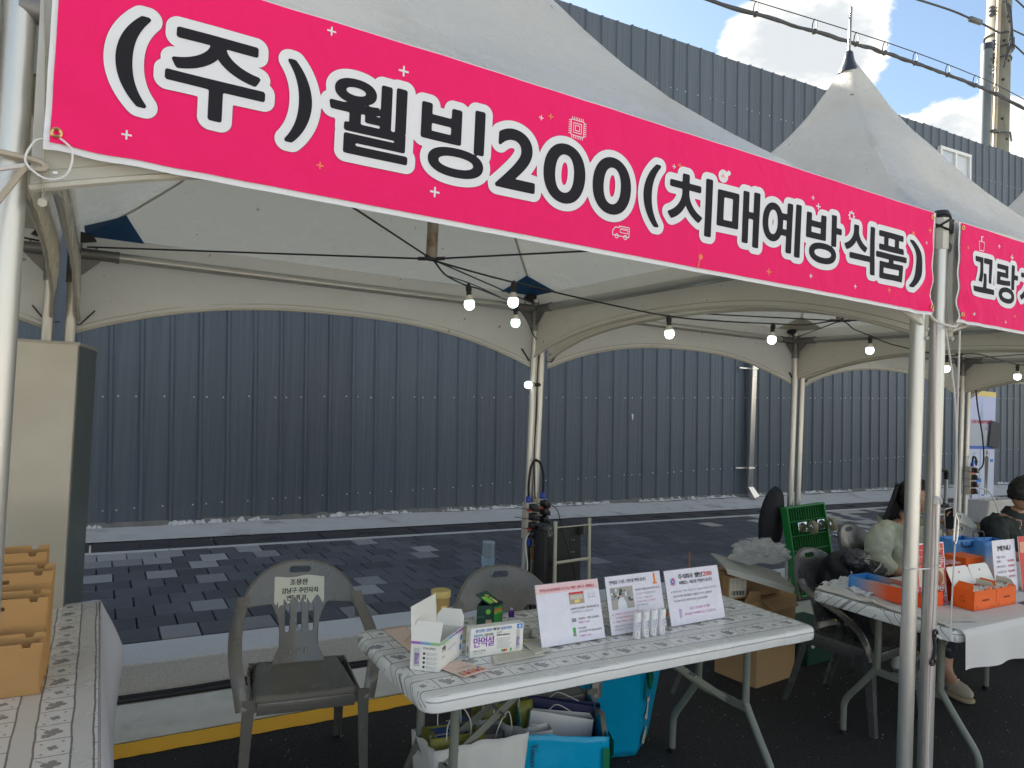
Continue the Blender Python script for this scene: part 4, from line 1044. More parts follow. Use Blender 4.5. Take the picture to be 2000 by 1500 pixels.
# ---- monobloc chairs
def monobloc(name, label, loc, rz, m, scale=.945, tilt=0.):
    t = thing(name, label, 'chair', loc, rz, group='moulded plastic armchairs'); t.scale = (scale,) * 3
    def bp(x, v, lift=0.):
        y = .185 + .125 * (v / .44) - .95 * x * x * (1 - .35 * max(0, v / .44 - .5))
        return (x, y - lift, .43 + v * .985)
    h = .0085; xs = np.arange(-.30, .301, h); vs_ = np.arange(-.03, .47, h); X, V = np.meshgrid(xs, vs_)
    def ell(cx, cy, rx, ry, p=2.): return (np.abs((X - cx) / rx) ** p + np.abs((V - cy) / ry) ** p) ** (1 / p) - 1
    def rbx(cx, cy, hx, hy, r):
        qx, qy = np.abs(X - cx) - hx + r, np.abs(V - cy) - hy + r
        return np.hypot(np.maximum(qx, 0), np.maximum(qy, 0)) + np.minimum(np.maximum(qx, qy), 0) - r
    arch = np.where(V > .19, ell(0, .19, .272, .252, 2.25) * .25, np.abs(X) - .272 + 0 * V)
    arch = np.maximum(arch, .255 - V)            # band ends at the arm
    wsp = .090 + .055 * np.clip((V - .12) / .16, 0, 1) ** 2 + .03 * np.clip((.06 - V) / .06, 0, 1)
    splat = np.maximum(np.abs(X) - wsp, V - .36); splat = np.maximum(splat, -.02 - V)
    hole = np.full(X.shape, 1.)
    for s in (-1, 1):      # side openings between splat and arm band
        inner = np.where(V < .245, rbx(s * .158, .10, .075, .165, .06), 1.); hole = np.minimum(hole, inner)
    F = np.minimum(np.maximum(arch, -hole), np.where(V < .27, splat, 1.))
    for cx in (-.055, 0, .055): F = np.maximum(F, -rbx(cx, .185, .0105, .062, .010))
    F = np.maximum(F, -rbx(0, .405, .050, .0135, .0135))
    for cx in (-.035, 0, .035): F = np.maximum(F, -rbx(cx, .035, .0045, .014, .004))
    pts, fs = ms_sheet(F, xs[0], vs_[0], h)
    MB().add([bp(x, v) for x, v in pts], [tuple(reversed(f)) for f in fs]).build('backrest', m, t, smooth=True, solid=.008, ang=45)
    # rolled outer rim of the back
    rim = []
    for k in range(41):
        a = math.pi * k / 40; c, s = math.cos(a), math.sin(a)
        rim.append(Vector(bp(.268 * math.copysign(abs(c) ** .89, c), .19 + .248 * s ** .89, -.006)))
    rim = [Vector(bp(.268, .24, -.006))] + rim + [Vector(bp(-.268, .24, -.006))]
    MB().tube(rim, .0115, 8).build('rim', m, t, smooth=True)
    def seat(u, v):
        x, y = (u - .5) * 2, (v - .5) * 2
        rx = .235 - .03 * v; X_ = x * rx; Y_ = -.015 + y * .215
        e = max(abs(x) ** 6, abs(y) ** 6 if y < 0 else 0)
        z = .43 - .016 * (1 - x * x) * (1 - y * y * .7) - .045 * max(0, abs(x) - .88) / .12 * .8
        if y < -.8: z -= .050 * ((-.8 - y) / .2) ** 2; Y_ += .004
        return (X_, Y_, z)
    MB().grid(seat, 36, 36).build('seat', m, t, smooth=True, solid=.007, ang=60)
    MB().rbox((0, -.222, .385), (.40, .010, .05), .004).rbox((-.222, -.02, .392), (.009, .38, .055), .004).rbox((.222, -.02, .392), (.009, .38, .055), .004).rbox((0, .19, .40), (.36, .009, .045), .004).build('apron', m, t, smooth=True)
    for s in (-1, 1):
        P = curve_pts([(s * .258, .185, .735), (s * .268, .15, .690), (s * .284, .05, .650), (s * .291, -.08, .605), (s * .286, -.17, .545), (s * .270, -.215, .47), (s * .255, -.232, .39)], 6)
        MB().tube(P, [.030 - .004 * abs(i / len(P) - .4) for i in range(len(P))], 10, flat=.36, up0=(0, 0, 1)).build('arm', m, t, smooth=True)
        for y0, y1, x0, x1 in ((-.225, -.262, .243, .252), (.175, .285, .205, .222)):
            mb = MB(); n = 6; vs = []
            for k in range(n + 1):
                f = k / n; w = .036 - .014 * f; cx, cy, z = s * (x0 + (x1 - x0) * f), y0 + (y1 - y0) * f ** 1.2, .43 - .43 * f
                sy_ = -1 if y0 < 0 else 1
                # angle section: outer web and front web
                sec = [(s * .012, sy_ * .012), (s * .012, -sy_ * w), (s * .006, -sy_ * w), (s * .005, sy_ * .004), (-s * w, sy_ * .005), (-s * w, sy_ * .012)]
                vs += [(cx + a, cy + b, z) for a, b in sec]
            fs = []
            for k in range(n):
                for q in range(6): fs.append((k * 6 + q, k * 6 + (q + 1) % 6, (k + 1) * 6 + (q + 1) % 6, (k + 1) * 6 + q))
            fs += [(0, 1, 2, 3), (0, 3, 4, 5), (n * 6 + 3, n * 6 + 2, n * 6 + 1, n * 6), (n * 6 + 5, n * 6 + 4, n * 6 + 3, n * 6)]
            mb.add(vs, fs).build('leg', m, t, bevel=.002)
    return t, bp
def plastic(name, c): return mat(name, c, .27, var=.06, vs=4, spec=.5, coat=.15)
taupe = plastic('plastic_taupe', (.165, .155, .135)); dgrey = plastic('plastic_dark_grey', (.085, .085, .083)); ggrey = plastic('plastic_green_grey', (.15, .17, .16))
ch1, bp1 = monobloc('plastic_chair', 'taupe plastic armchair in front of the kerb with a torn paper notice on its back', (.805, 3.06, 0), R(-8), taupe)
ch2, _ = monobloc('plastic_chair', 'taupe plastic armchair tucked behind the middle table with no notice on it', (1.655, 2.66, 0), R(-4), taupe)
ch3, _ = monobloc('plastic_chair', 'dark grey plastic armchair between the two tables with a black backpack on its seat', (3.66, 2.45, 0), R(6), dgrey)
ch4, _ = monobloc('plastic_chair', 'grey plastic armchair the seated woman uses, a shiny bag hanging at its back', (4.80, 2.98, 0), R(8), dgrey)
ch5, _ = monobloc('plastic_chair', 'greenish grey plastic armchair behind the blue gift bags', (6.50, 3.10, 0), R(12), ggrey)
ch6, _ = monobloc('plastic_chair', 'plastic armchair the man at the right edge sits on', (5.76, 2.72, 0), R(5), dgrey)
# paper notice pasted on the first chair: torn along its lower edge
h = .003; xs = np.arange(-.13, .131, h); vz = np.arange(.20, .40, h); X, V = np.meshgrid(xs, vz)
def tear(x):
    return .252 + .018 * mnoise.noise((x * 30, 1, 0)) + .028 * abs(math.sin(x * 58)) + .006 * mnoise.noise((x * 160, 3, 0)) - (.035 if -.098 < x < -.075 else 0) - (.03 if .018 < x < .035 else 0)
T_ = np.array([tear(x) for x in xs])
F = np.maximum(np.maximum(np.abs(X + .002) - .116, V - (.375 + .004 * np.sin(X * 40))), T_[None, :] - V)
for cx in (-.055, 0, .055): F = np.maximum(F, -(np.hypot((X - cx), np.maximum(V - .232, 0)) - .0125))
pts, fs = ms_sheet(F, xs[0], vz[0], h)
paper = translucent(mat('notice_paper', (.80, .79, .66), .75, var=.04, vs=20), (.7, .68, .5), .15)
MB().add([bp1(x, v, .0105) for x, v in pts], fs).build('paper_notice', paper, ch1, label='torn cream paper notice with black Korean writing')
mb = MB()
def onback(s_, xc, v0, hgt, w):
    Vx, Fc = text_raw(s_, 1, .01); a = min(p[0] for p in Vx); b = max(p[0] for p in Vx); k = w / (b - a)
    keep = []
    pts_ = [((p[0] - a) * k - w / 2 + xc, p[1] * hgt / .74 + v0) for p in Vx]
    for f in Fc:
        cx_ = sum(pts_[i][0] for i in f) / len(f); cv = sum(pts_[i][1] for i in f) / len(f)
        if cv > tear(cx_) + .004: keep.append(f)
    for q in (0, .0009, -.0009): mb.add([bp1(x + q, v + q * .5, .0116 + abs(q) * .3) for x, v in pts_], keep)
onback('조용완', -.004, .338, .0225, .083); onback('강남구 주민자치', .0, .301, .0205, .168); onback('연합회 회', -.016, .268, .020, .088)
mb.build('writing', mat('ink_notice', (.02, .02, .02), .7), ch1)

# ---- steel cabinet
cb = thing('cabinet', 'tall beige steel cabinet with dark grey side standing behind the left table', 'cabinet', (-.073, 3.2, 0), R(-6.4))
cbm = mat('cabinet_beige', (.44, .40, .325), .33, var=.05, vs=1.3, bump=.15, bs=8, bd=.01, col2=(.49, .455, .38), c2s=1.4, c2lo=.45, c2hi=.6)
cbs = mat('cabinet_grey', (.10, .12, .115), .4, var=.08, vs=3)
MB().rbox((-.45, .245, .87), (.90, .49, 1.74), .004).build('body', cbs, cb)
MB().rbox((-.2265, -.012, .87), (.447, .022, 1.75), .005).build('door', cbm, cb)
MB().rbox((-.6785, -.012, .87), (.447, .022, 1.75), .005).build('door', cbm, cb)
MB().rbox((-.45, .245, 1.746), (.906, .512, .014), .003).build('top_panel', mat('cabinet_rim', (.36, .35, .30), .4), cb)
MB().rbox((-.008, .02, .87), (.014, .012, 1.70), .002).build('edge_strip', MATS['cabinet_rim'], cb)

# ---- kraft paper bags on the left table
kraft = mat('kraft_paper', (.46, .255, .095), .8, var=.12, vs=12, bump=.3, bs=120, bd=.001)
def kraft_bag(loc, rz, w, hgt, d, label, lean=0., hole=True):
    t = thing('paper_bag', label, 'paper bag', loc, group='brown kraft paper bags stacked on the left table', rot=(lean, 0, rz))
    h = .004; xs = np.arange(-w / 2 - .01, w / 2 + .01, h); zs = np.arange(-.01, hgt + .012, h); X, Z = np.meshgrid(xs, zs)
    top = hgt - .012 * (np.abs(X - w * .38) < .010) + .004 * X / w
    F = np.maximum(np.abs(X) - w / 2, np.maximum(-Z, Z - top))
    if hole:
        qx, qz = np.abs(X) - .042, np.abs(Z - hgt + .026) - .0055
        F = np.maximum(F, -np.maximum(qx, qz))
    pts, fs = ms_sheet(F, xs[0], zs[0], h)
    wv = lambda x, z: .003 * mnoise.noise((x * 11 + hgt * 30, z * 9, rz)) + .004 * math.sin(z / hgt * 3.1)
    MB().add([(x, -d / 2 + wv(x, z), z) for x, z in pts], fs).build('front_sheet', kraft, t, smooth=True, solid=.0012)
    MB().add([(x, d / 2 + wv(x, z + 1), z + .012) for x, z in pts], fs).build('back_sheet', kraft, t, smooth=True, solid=.0012)
    mb = MB()
    for s in (-1, 1): mb.add([(s * w / 2, -d / 2, 0), (s * (w / 2 - .012 * (d > .03)), 0, 0), (s * w / 2, d / 2, 0), (s * w / 2, -d / 2, hgt), (s * (w / 2 - .012 * (d > .03)), 0, hgt), (s * w / 2, d / 2, hgt)], [(0, 1, 4, 3), (1, 2, 5, 4)])
    mb.add([(-w / 2, -d / 2, .001), (w / 2, -d / 2, .001), (w / 2, d / 2, .001), (-w / 2, d / 2, .001)], [(0, 1, 2, 3)])
    mb.build('gusset', kraft, t, solid=.001)
    return t
kraft_bag((-.245, 2.36, .747), R(-4), .30, .140, .05, 'front brown paper bag on the left table, its lower panel plain', R(2), hole=False)
kraft_bag((-.238, 2.45, .747), R(-5), .29, .235, .05, 'second brown paper bag from the front on the left table with a slot handle', R(-2))
kraft_bag((-.240, 2.545, .747), R(-3), .30, .285, .05, 'third brown paper bag on the left table, taller than the front two', R(-3))
kraft_bag((-.262, 2.64, .747), R(-3), .30, .325, .06, 'rearmost and tallest brown paper bag on the left table', R(-2))
# ================================================================== GOODS ON THE MIDDLE TABLE
ZT = .7395
card = mat('card_white', (.76, .75, .70), .6); card_in = mat('card_inner', (.66, .63, .54), .8)
purple = mat('print_purple', (.24, .035, .42), .6); pblue = mat('print_blue', (.05, .22, .62), .6); pgrey = mat('print_grey', (.28, .28, .29), .7)
pblack = mat('print_ink', (.03, .03, .035), .6); pred = mat('print_red', (.62, .03, .04), .6); ppink = mat('print_pinkwash', (.80, .56, .57), .6)
porange = mat('print_orange_small', (.80, .25, .05), .6); pgreen = mat('print_green', (.05, .38, .06), .5); plg = mat('print_lime', (.25, .62, .08), .5)
pmag = mat('print_magenta', (.50, .08, .40), .6); pyel = mat('print_yellow', (.80, .62, .20), .6); pteal = mat('print_teal', (.12, .35, .38), .6)
def frame_of(o_, a, b, up=None):
    """origin, unit along a->b, unit up"""
    ux = (Vector(b) - Vector(a)).normalized(); return ux
def tile(mats, parent, name='print'):
    return None
class Print:
    """flat print collected by material on a plane, then built as one printed layer per object"""
    def __init__(s, o, ux, uy, lift=.0006): s.o, s.ux, s.uy = Vector(o), Vector(ux).normalized(), Vector(uy).normalized(); s.m = []; s.mb = MB(); s.L = lift
    def mi(s, m):
        if m not in s.m: s.m.append(m)
        return s.m.index(m)
    def rect(s, x, y, w, h, m, lv=0): rect(s.mb, s.o, s.ux, s.uy, x, y, w, h, s.L * (1 + .5 * lv), s.mi(m)); return s
    def poly(s, pts, m, lv=0):
        nn = s.ux.cross(s.uy).normalized() * s.L * (1 + .5 * lv)
        s.mb.add([s.o + nn + s.ux * a + s.uy * b for a, b in pts], [tuple(range(len(pts)))], s.mi(m)); return s
    def disc(s, x, y, r, m, lv=0, n=12, ry=None): return s.poly([(x + r * math.cos(2 * math.pi * k / n), y + (ry or r) * math.sin(2 * math.pi * k / n)) for k in range(n)], m, lv)
    def text(s, t, x, y, h, m, w=None, al='L', lv=1, bold=0.):
        write(s.mb, t, s.o + s.ux * x + s.uy * y, s.ux, s.uy, h, w, al, s.L * (1 + .5 * lv), s.mi(m), bold); return s
    def vtext(s, t, x, y, h, m, w=None, lv=1, bold=0.):
        write(s.mb, t, s.o + s.ux * x + s.uy * y, s.uy, -s.ux, h, w, 'L', s.L * (1 + .5 * lv), s.mi(m), bold); return s
    def build(s, parent, name='print'): return s.mb.build(name, s.m, parent)

# ---- open white carton
o0 = Vector((.968, 2.052, ZT)); ang = math.atan2(.122, .142)
bx = thing('open_carton', 'open white carton with rainbow stripe and raised lid flap at the left table end', 'box', tuple(o0))
uxR = Vector((math.cos(ang), math.sin(ang), 0)); uxL = Vector((.074, -.059, 0)).normalized()     # right side runs back, left side comes towards the corner
WL, WR, HH = .094, .185, .092
A0 = Vector((0, 0, 0)); L0 = -uxL * WL; R0 = uxR * WR; B0 = L0 + R0
up_ = Vector((0, 0, 1))
mb = MB()
for a, b in ((L0, A0), (A0, R0), (R0, B0), (B0, L0)):
    n = (b - a).cross(up_).normalized() * -.0012
    mb.add([a, b, b + up_ * HH, a + up_ * HH, a + n, b + n, b + up_ * HH + n, a + up_ * HH + n], [(0, 1, 2, 3), (7, 6, 5, 4), (3, 2, 6, 7), (0, 4, 5, 1)])
mb.add([A0 + up_ * .001, R0 + up_ * .001, B0 + up_ * .001, L0 + up_ * .001], [(0, 1, 2, 3)])
mb.build('carton_body', card, bx)
def flap(a, b, d, h, c0=.0, c1=.0, nm='flap', m=card):
    d = Vector(d).normalized(); a, b = Vector(a) + up_ * HH, Vector(b) + up_ * HH
    u = (b - a).normalized(); n = u.cross(d).normalized() * .0011
    P = [a, b, b + d * h * .6 - u * 0, b + d * h - u * c1, a + d * h + u * c0, a + d * h * .6]
    MB().add(P + [p + n for p in P], [(0, 1, 2, 3, 4, 5), (11, 10, 9, 8, 7, 6)] + [(i, i + 6, (i + 1) % 6 + 6, (i + 1) % 6) for i in range(6)]).build(nm, m, bx)
flap(L0, B0, (-.06, .02, 1), .105, .0, .004, 'lid_flap', card)
flap(L0, A0, (.25, .30, .75), .062, .012, .0, 'end_flap', card)
flap(R0, B0, (.25, .35, 1), .055, .012, .016, 'end_flap', card)
p = Print(L0, uxL, up_)
seg = 10
cols = [mat('rainbow_%d' % 0, (.35, .12, .50), .5), mat('rainbow_blue', (.16, .36, .62), .5), mat('rainbow_green', (.28, .52, .22), .5)]
for k in range(3): p.rect(WL * k / 3, HH - .010, WL / 3, .008, cols[k])
p.rect(.010, .012, .020, .058, mat('tube_grey', (.52, .53, .52), .5)); p.vtext('만먹설', .0265, .020, .012, purple, .034, lv=2, bold=.02)
p.text('만먹설 섭취방법', .040, .068, .0055, pblack, .04)
for k in range(4):
    p.disc(.044, .054 - k * .014, .0042, pblack); p.text('물에 녹여 드세요', .052, .054 - k * .014, .0032, pgrey, .034); p.text('하루 한 번 한 포', .052, .049 - k * .014, .0032, pgrey, .030)
p.build(bx)
p = Print(A0, uxR, up_)
for k in range(3): p.rect(WR * k / 3, HH - .010, WR / 3, .008, (cols[2], cols[1], cols[0])[k])
p.text('만먹설', .018, .058, .013, pblack, .026, bold=.02).text('원료명 및 함량', .02, .066 + .010, .004, pgrey, .05).text('30포', .02, .035, .008, pgrey, .02)
p.disc(.170, .060, .009, pblue).rect(.160, .020, .014, .020, pblue).text('설포라판', .06, .050, .007, mat('print_lilac', (.55, .50, .68), .6), .07)
p.build(bx)
# ---- printed box 만먹설
pb0 = Vector((1.112, 2.122, ZT)); u = Vector((.205, -.006, 0)).normalized()
pbx = thing('product_box', 'flat white product box with bold purple Korean name beside the open carton', 'box', tuple(pb0))
Wb, Hb, Db = .202, .098, .034; back = Vector((-u.y, u.x, 0))
cen = u * Wb / 2 + back * Db / 2 + up_ * Hb / 2
MB().rbox(cen, (Wb, Db, Hb), .0012, rot=(0, 0, math.atan2(u.y, u.x))).build('carton_body', card, pbx)
p = Print((0, 0, 0), u, up_)
p.text('활성화! 섭취! ', .018, .083, .0085, pblue, .060, bold=.02).text('액티브', .082, .083, .0085, pblack, .028, bold=.02).text('설포라판!', .113, .083, .0085, pblue, .042, bold=.02)
p.text('만들어 먹는', .012, .068, .0075, pblue, .036, bold=.015).text('설포라판', .051, .068, .0075, pblack, .034, bold=.015)
p.text('만먹설', .012, .036, .027, purple, .076, bold=.018)
p.text('Sulforaphane', .098, .063, .0070, pblack, .050, bold=.02).text('설포라판', .098, .073, .0045, pblack, .02)
for k in range(6): p.text('브로콜리새싹분말 함유 설포라판 섭취', .096 + (k % 2) * .004, .052 - k * .0062, .0030, pgrey, .058 - (k % 3) * .006)
p.text('만듦공작소 건강식품', .012, .018, .0050, pblack, .045).text('서울시 강남구', .012, .010, .0032, pgrey, .04)
p.rect(.118, .008, .008, .008, pgreen).rect(.126, .008, .008, .008, pred).rect(.134, .008, .007, .008, porange).rect(.152, .007, .006, .010, pgreen)
p.rect(.174, .010, .014, .068, mat('tube_grey', (.52, .53, .52), .5)); p.vtext('만먹설', .186, .022, .010, purple, .030, lv=2, bold=.02)
p.rect(.176, .080, .022, .016, pblue).disc(.187, .088, .0055, mat('print_pale', (.45, .6, .8), .6), lv=2)
p.build(pbx)
Print(-up_ * 0 + back * Db, -back, up_).vtext('만먹설', .020, .05, .007, pgrey, .03).rect(.010, .012, .012, .022, pgrey).build(pbx, 'side_print')
# ---- green packet box standing open behind
gb = thing('green_box', 'dark green box with lime label and slanting open lid behind the white product box', 'box', (1.275, 2.392, ZT), R(6))
dgm = mat('carton_dark_green', (.012, .065, .045), .4)
MB().add([(0, 0, 0), (.060, -.018, 0), (.125, .006, 0), (.065, .05, 0), (0, 0, .085), (.060, -.018, .082), (.125, .006, .085), (.065, .05, .100)],
         [(0, 1, 5, 4), (1, 2, 6, 5), (2, 3, 7, 6), (3, 0, 4, 7), (3, 2, 1, 0)]).build('carton_body', dgm, gb, solid=.001)
MB().add([(.008, .03, .118), (.052, -.012, .082), (.114, .008, .085), (.072, .045, .124)], [(0, 1, 2, 3)]).build('lid_flap', dgm, gb, solid=.0015)
l0, l1, l2 = Vector((.052, -.012, .0825)), Vector((.114, .008, .0855)), Vector((.008, .03, .1185))
p = Print(l0, l1 - l0, (l2 - l0), .0012); p.rect(.006, .008, .026, .040, plg).rect(.036, 0, .012, .055, pyel, 1).rect(.036, .02, .012, .010, plg, 2).rect(.036, .035, .012, .006, pblack, 2); p.build(gb)
p = Print((.060, -.018, 0), (.065, .024, 0), up_, .0012); p.rect(.008, .0, .055, .074, pgreen).rect(.008, .055, .055, .010, porange, 1).rect(.008, .045, .055, .010, plg, 1); p.build(gb, 'side_print')
p = Print((0, 0, 0), (.060, -.018, 0), up_, .0012); p.rect(.036, .0, .024, .030, mat('photo_beige', (.55, .42, .30), .5)).rect(.002, .04, .03, .004, mat('print_dull', (.10, .2, .15), .5)).disc(.045, .060, .010, plg); p.build(gb, 'front_print')
# ---- round tub with yellow lid
tb = thing('snack_tub', 'translucent tub with yellow lid and orange snack sticks behind the open carton', 'tub', (1.150, 2.452, ZT))
clr = mat('clear_plastic', (.95, .96, .96), .06, trans=.92, spec=.5)
MB().lathe([(.030, 0), (.033, .004), (.0345, .125), (.0335, .126), (.0325, .006), (0, .004)], n=28).build('tub_wall', mat('amber_plastic', (.85, .62, .25), .15, trans=.6), tb, smooth=True)
MB().lathe([(.0365, .118), (.0370, .120), (.0370, .138), (.0355, .141), (0, .141)], n=28).build('lid', mat('lid_yellow', (.55, .42, .14), .45), tb, smooth=True)
mb = MB()
for k in range(11):
    a = k * 2.4; r = .020 * (k % 3) / 2; mb.cyl((r * math.cos(a), r * math.sin(a), .008), (r * math.cos(a + .3), r * math.sin(a + .3), .104), .0048, 7)
mb.build('snack_sticks', mat('snack_orange', (.70, .30, .08), .5), tb, smooth=True)
Print((-.012, -.0345, .02), (1, 0, 0), up_, .001).rect(0, 0, .024, .07, pyel).rect(.003, .02, .018, .02, pred, 1).build(tb, 'label_print')
# ---- purple capped bottle, small jar
pc_ = thing('small_bottle', 'tiny bottle with a deep purple cap between the product box and the first sign', 'bottle', (1.423, 2.385, ZT))
MB().lathe([(.0125, 0), (.0125, .026), (.009, .030)], n=20).build('bottle_body', mat('bottle_white', (.6, .6, .62), .35), pc_, smooth=True)
MB().lathe([(.0118, .0302), (.0118, .052), (.0108, .053), (0, .053)], n=20).build('bottle_cap', mat('cap_purple', (.085, .02, .21), .35), pc_, smooth=True)
sj = thing('small_jar', 'small grey green lidded jar beside the first sign', 'jar', (1.405, 2.235, ZT))
MB().lathe([(.015, 0), (.016, .003), (.016, .018)], n=22).build('jar_body', mat('jar_grey', (.30, .30, .25), .3), sj, smooth=True)
MB().lathe([(.0168, .018), (.0168, .026), (.015, .028), (0, .028)], n=22).build('jar_lid', mat('jar_lid', (.38, .38, .32), .4), sj, smooth=True)
# ---- leaflets
def leaflet(pts, label, fn, z=0., m=card, grp='printed leaflets lying on the middle table'):
    c = sum((Vector((*q, 0)) for q in pts), Vector()) / len(pts)
    t = thing('leaflet', label, 'leaflet', (c.x, c.y, ZT + .0018 + z), group=grp)
    loc = [(q[0] - c.x, q[1] - c.y) for q in pts]
    def g(u, v):
        a = Vector(loc[0]).lerp(Vector(loc[1]), u); b = Vector(loc[3]).lerp(Vector(loc[2]), u); q = a.lerp(b, v)
        return (q.x, q.y, .0012 * mnoise.noise((q.x * 18 + z * 99, q.y * 18, 3)) + .004 * max(0, u - .75) ** 2)
    MB().grid(g, 10, 10).build('paper', m, t, smooth=True, solid=.0004, solid_off=1.)
    ux = (Vector((*loc[1], 0)) - Vector((*loc[0], 0))); uy = (Vector((*loc[3], 0)) - Vector((*loc[0], 0)))
    p = Print((loc[0][0], loc[0][1], .0012), ux, uy, .0008); fn(p, ux.length, uy.length); p.build(t)
pk = mat('leaflet_peach', (.72, .55, .47), .55); cr_ = mat('leaflet_cream', (.62, .60, .50), .5); ol = mat('leaflet_olive', (.50, .50, .30), .5)
def f_pink(p, w, h):
    p.text('추석 선물 예약', w * .25, h * .50, .006, pgrey, w * .5)
    for k in range(5): p.rect(w * (.08 + .18 * k), h * .10, w * .12, h * .12, porange if k % 2 == 0 else pred); p.disc(w * (.14 + .18 * k), h * .30, .0045, (pgrey, pred, pmag, porange, pblack)[k])
    p.rect(w * .1, h * .26, w * .8, .001, pgrey)
leaflet([(1.020, 1.972), (1.122, 1.999), (1.062, 2.118), (.975, 2.085)], 'peach leaflet with a row of orange pictures in front of the open carton', f_pink, .002, pk)
leaflet([(.955, 2.20), (1.05, 2.30), (1.035, 2.52), (.945, 2.51)], 'peach leaflets lying behind the open carton near the table end', lambda p, w, h: p.text('선물세트', w * .2, h * .4, .008, pgrey, w * .5), .0, pk)
def f_lines(p, w, h):
    for k in range(5): p.text('만먹설 체험단 모집 안내문', w * .1, h * (.2 + .13 * k), .0042, pgrey, w * (.7 - .08 * (k % 2)))
    p.rect(w * .05, h * .88, w * .9, h * .03, pyel)
leaflet([(1.155, 2.035), (1.365, 2.045), (1.375, 2.115), (1.19, 2.115)], 'cream leaflet lying in front of the white product box', f_lines, .0, cr_)
leaflet([(1.33, 2.06), (1.405, 2.07), (1.43, 2.19), (1.35, 2.19)], 'yellow edged leaflet half under the first sign', f_lines, .0015, cr_)
leaflet([(1.14, 2.28), (1.26, 2.26), (1.29, 2.40), (1.19, 2.44)], 'olive patterned leaflet behind the white product box', lambda p, w, h: p.disc(w * .4, h * .5, .014, ol).disc(w * .65, h * .4, .010, pyel), .0, ol)
leaflet([(1.55, 2.26), (1.70, 2.27), (1.72, 2.40), (1.58, 2.40)], 'teal and red striped leaflet behind the first sign', lambda p, w, h: p.rect(0, h * .3, w, h * .25, pteal).rect(0, h * .6, w, h * .12, pred), .0, cr_)
leaflet([(2.03, 2.20), (2.14, 2.21), (2.16, 2.34), (2.05, 2.33)], 'colourful leaflet between the second and third signs', lambda p, w, h: p.rect(0, h * .2, w, h * .3, porange).rect(0, h * .55, w, h * .2, pteal), .0, cr_)

# ---- acrylic table signs
acr = mat('acrylic', (.93, .95, .96), .04, trans=.85, spec=.5)
sheetm = mat('sign_sheet', (.74, .72, .80), .28, var=.03, vs=12)
def sign(loc, rz, w, h, lean, label, fn, grp='clear acrylic table signs'):
    t = thing('table_sign', label, 'sign', loc, rz, group=grp)
    ux = Vector((1, 0, 0)); uy = Vector((0, math.sin(lean), math.cos(lean))); nn = ux.cross(uy)
    def slab(a, th, mt, nm, w_, h_, z0):
        P = [ux * (-w_ / 2) + uy * z0, ux * (w_ / 2) + uy * z0, ux * (w_ / 2) + uy * (z0 + h_), ux * (-w_ / 2) + uy * (z0 + h_)]; P = [p + nn * a for p in P]
        MB().add(P + [p - nn * th for p in P], [(0, 1, 2, 3), (7, 6, 5, 4), (0, 4, 5, 1), (1, 5, 6, 2), (2, 6, 7, 3), (3, 7, 4, 0)]).build(nm, mt, t)
    slab(0, .0015, sheetm, 'sign_sheet', w, h, .003)
    slab(-.0022, .0022, acr, 'acrylic_back', w + .004, h + .004, .001)
    MB().add([(-w / 2, .002, .0005), (w / 2, .002, .0005), (w / 2, .085, .0005), (-w / 2, .085, .0005)], [(0, 1, 2, 3)]).build('acrylic_foot', acr, t, solid=.002, solid_off=1)
    p = Print(ux * (-w / 2) + uy * .003, ux, uy, .0007); fn(p, w, h); p.build(t)
def s1(p, w, h):
    p.rect(0, h * .84, w, h * .16, ppink).text('만먹설 전시현장에서만 주문가능 이벤트 (행사 후, 택배배송)', w * .06, h * .875, .0098, mat('print_rose', (.60, .14, .18), .6), w * .86, lv=2, bold=.01)
    p.rect(w * .50, h * .62, w * .24, h * .20, mat('photo_tan', (.42, .33, .22), .5)).rect(w * .50, h * .785, w * .24, h * .035, pred, 1).rect(w * .52, h * .70, w * .20, h * .07, mat('photo_pale', (.55, .52, .46), .5), 1).rect(w * .58, h * .64, w * .08, h * .05, pyel, 2)
    for k in range(4): p.text('만먹설', w * (.80 + .07 * (k % 2)), h * (.70 + .05 * (k // 2)), .004, pgrey, w * .05)
    p.text('33,800원 증정개별포 선물세트(1회용 컵)', w * .50, h * .53, .0072, pblack, w * .46).text('1만원할인권 드리겠습니다', w * .52, h * .475, .0055, pgrey, w * .34)
    p.rect(w * .50, h * .33, w * .07, h * .06, pgrey).text('유료종합 : 7회분 (21,000원)', w * .60, h * .355, .0068, pblack, w * .34).text('1개월정 드세요', w * .60, h * .295, .0062, pmag, w * .18)
    p.rect(w * .50, h * .10, w * .045, h * .14, pgreen).rect(w * .505, h * .11, w * .03, h * .05, pgrey, 1)
    p.text('무료증정 :', w * .59, h * .20, .0062, pblack, w * .13).text('요거트만들기 박스한달(43,000개)', w * .59, h * .145, .0066, pblack, w * .37).text('1개월정 드세요', w * .60, h * .075, .0062, pmag, w * .18)
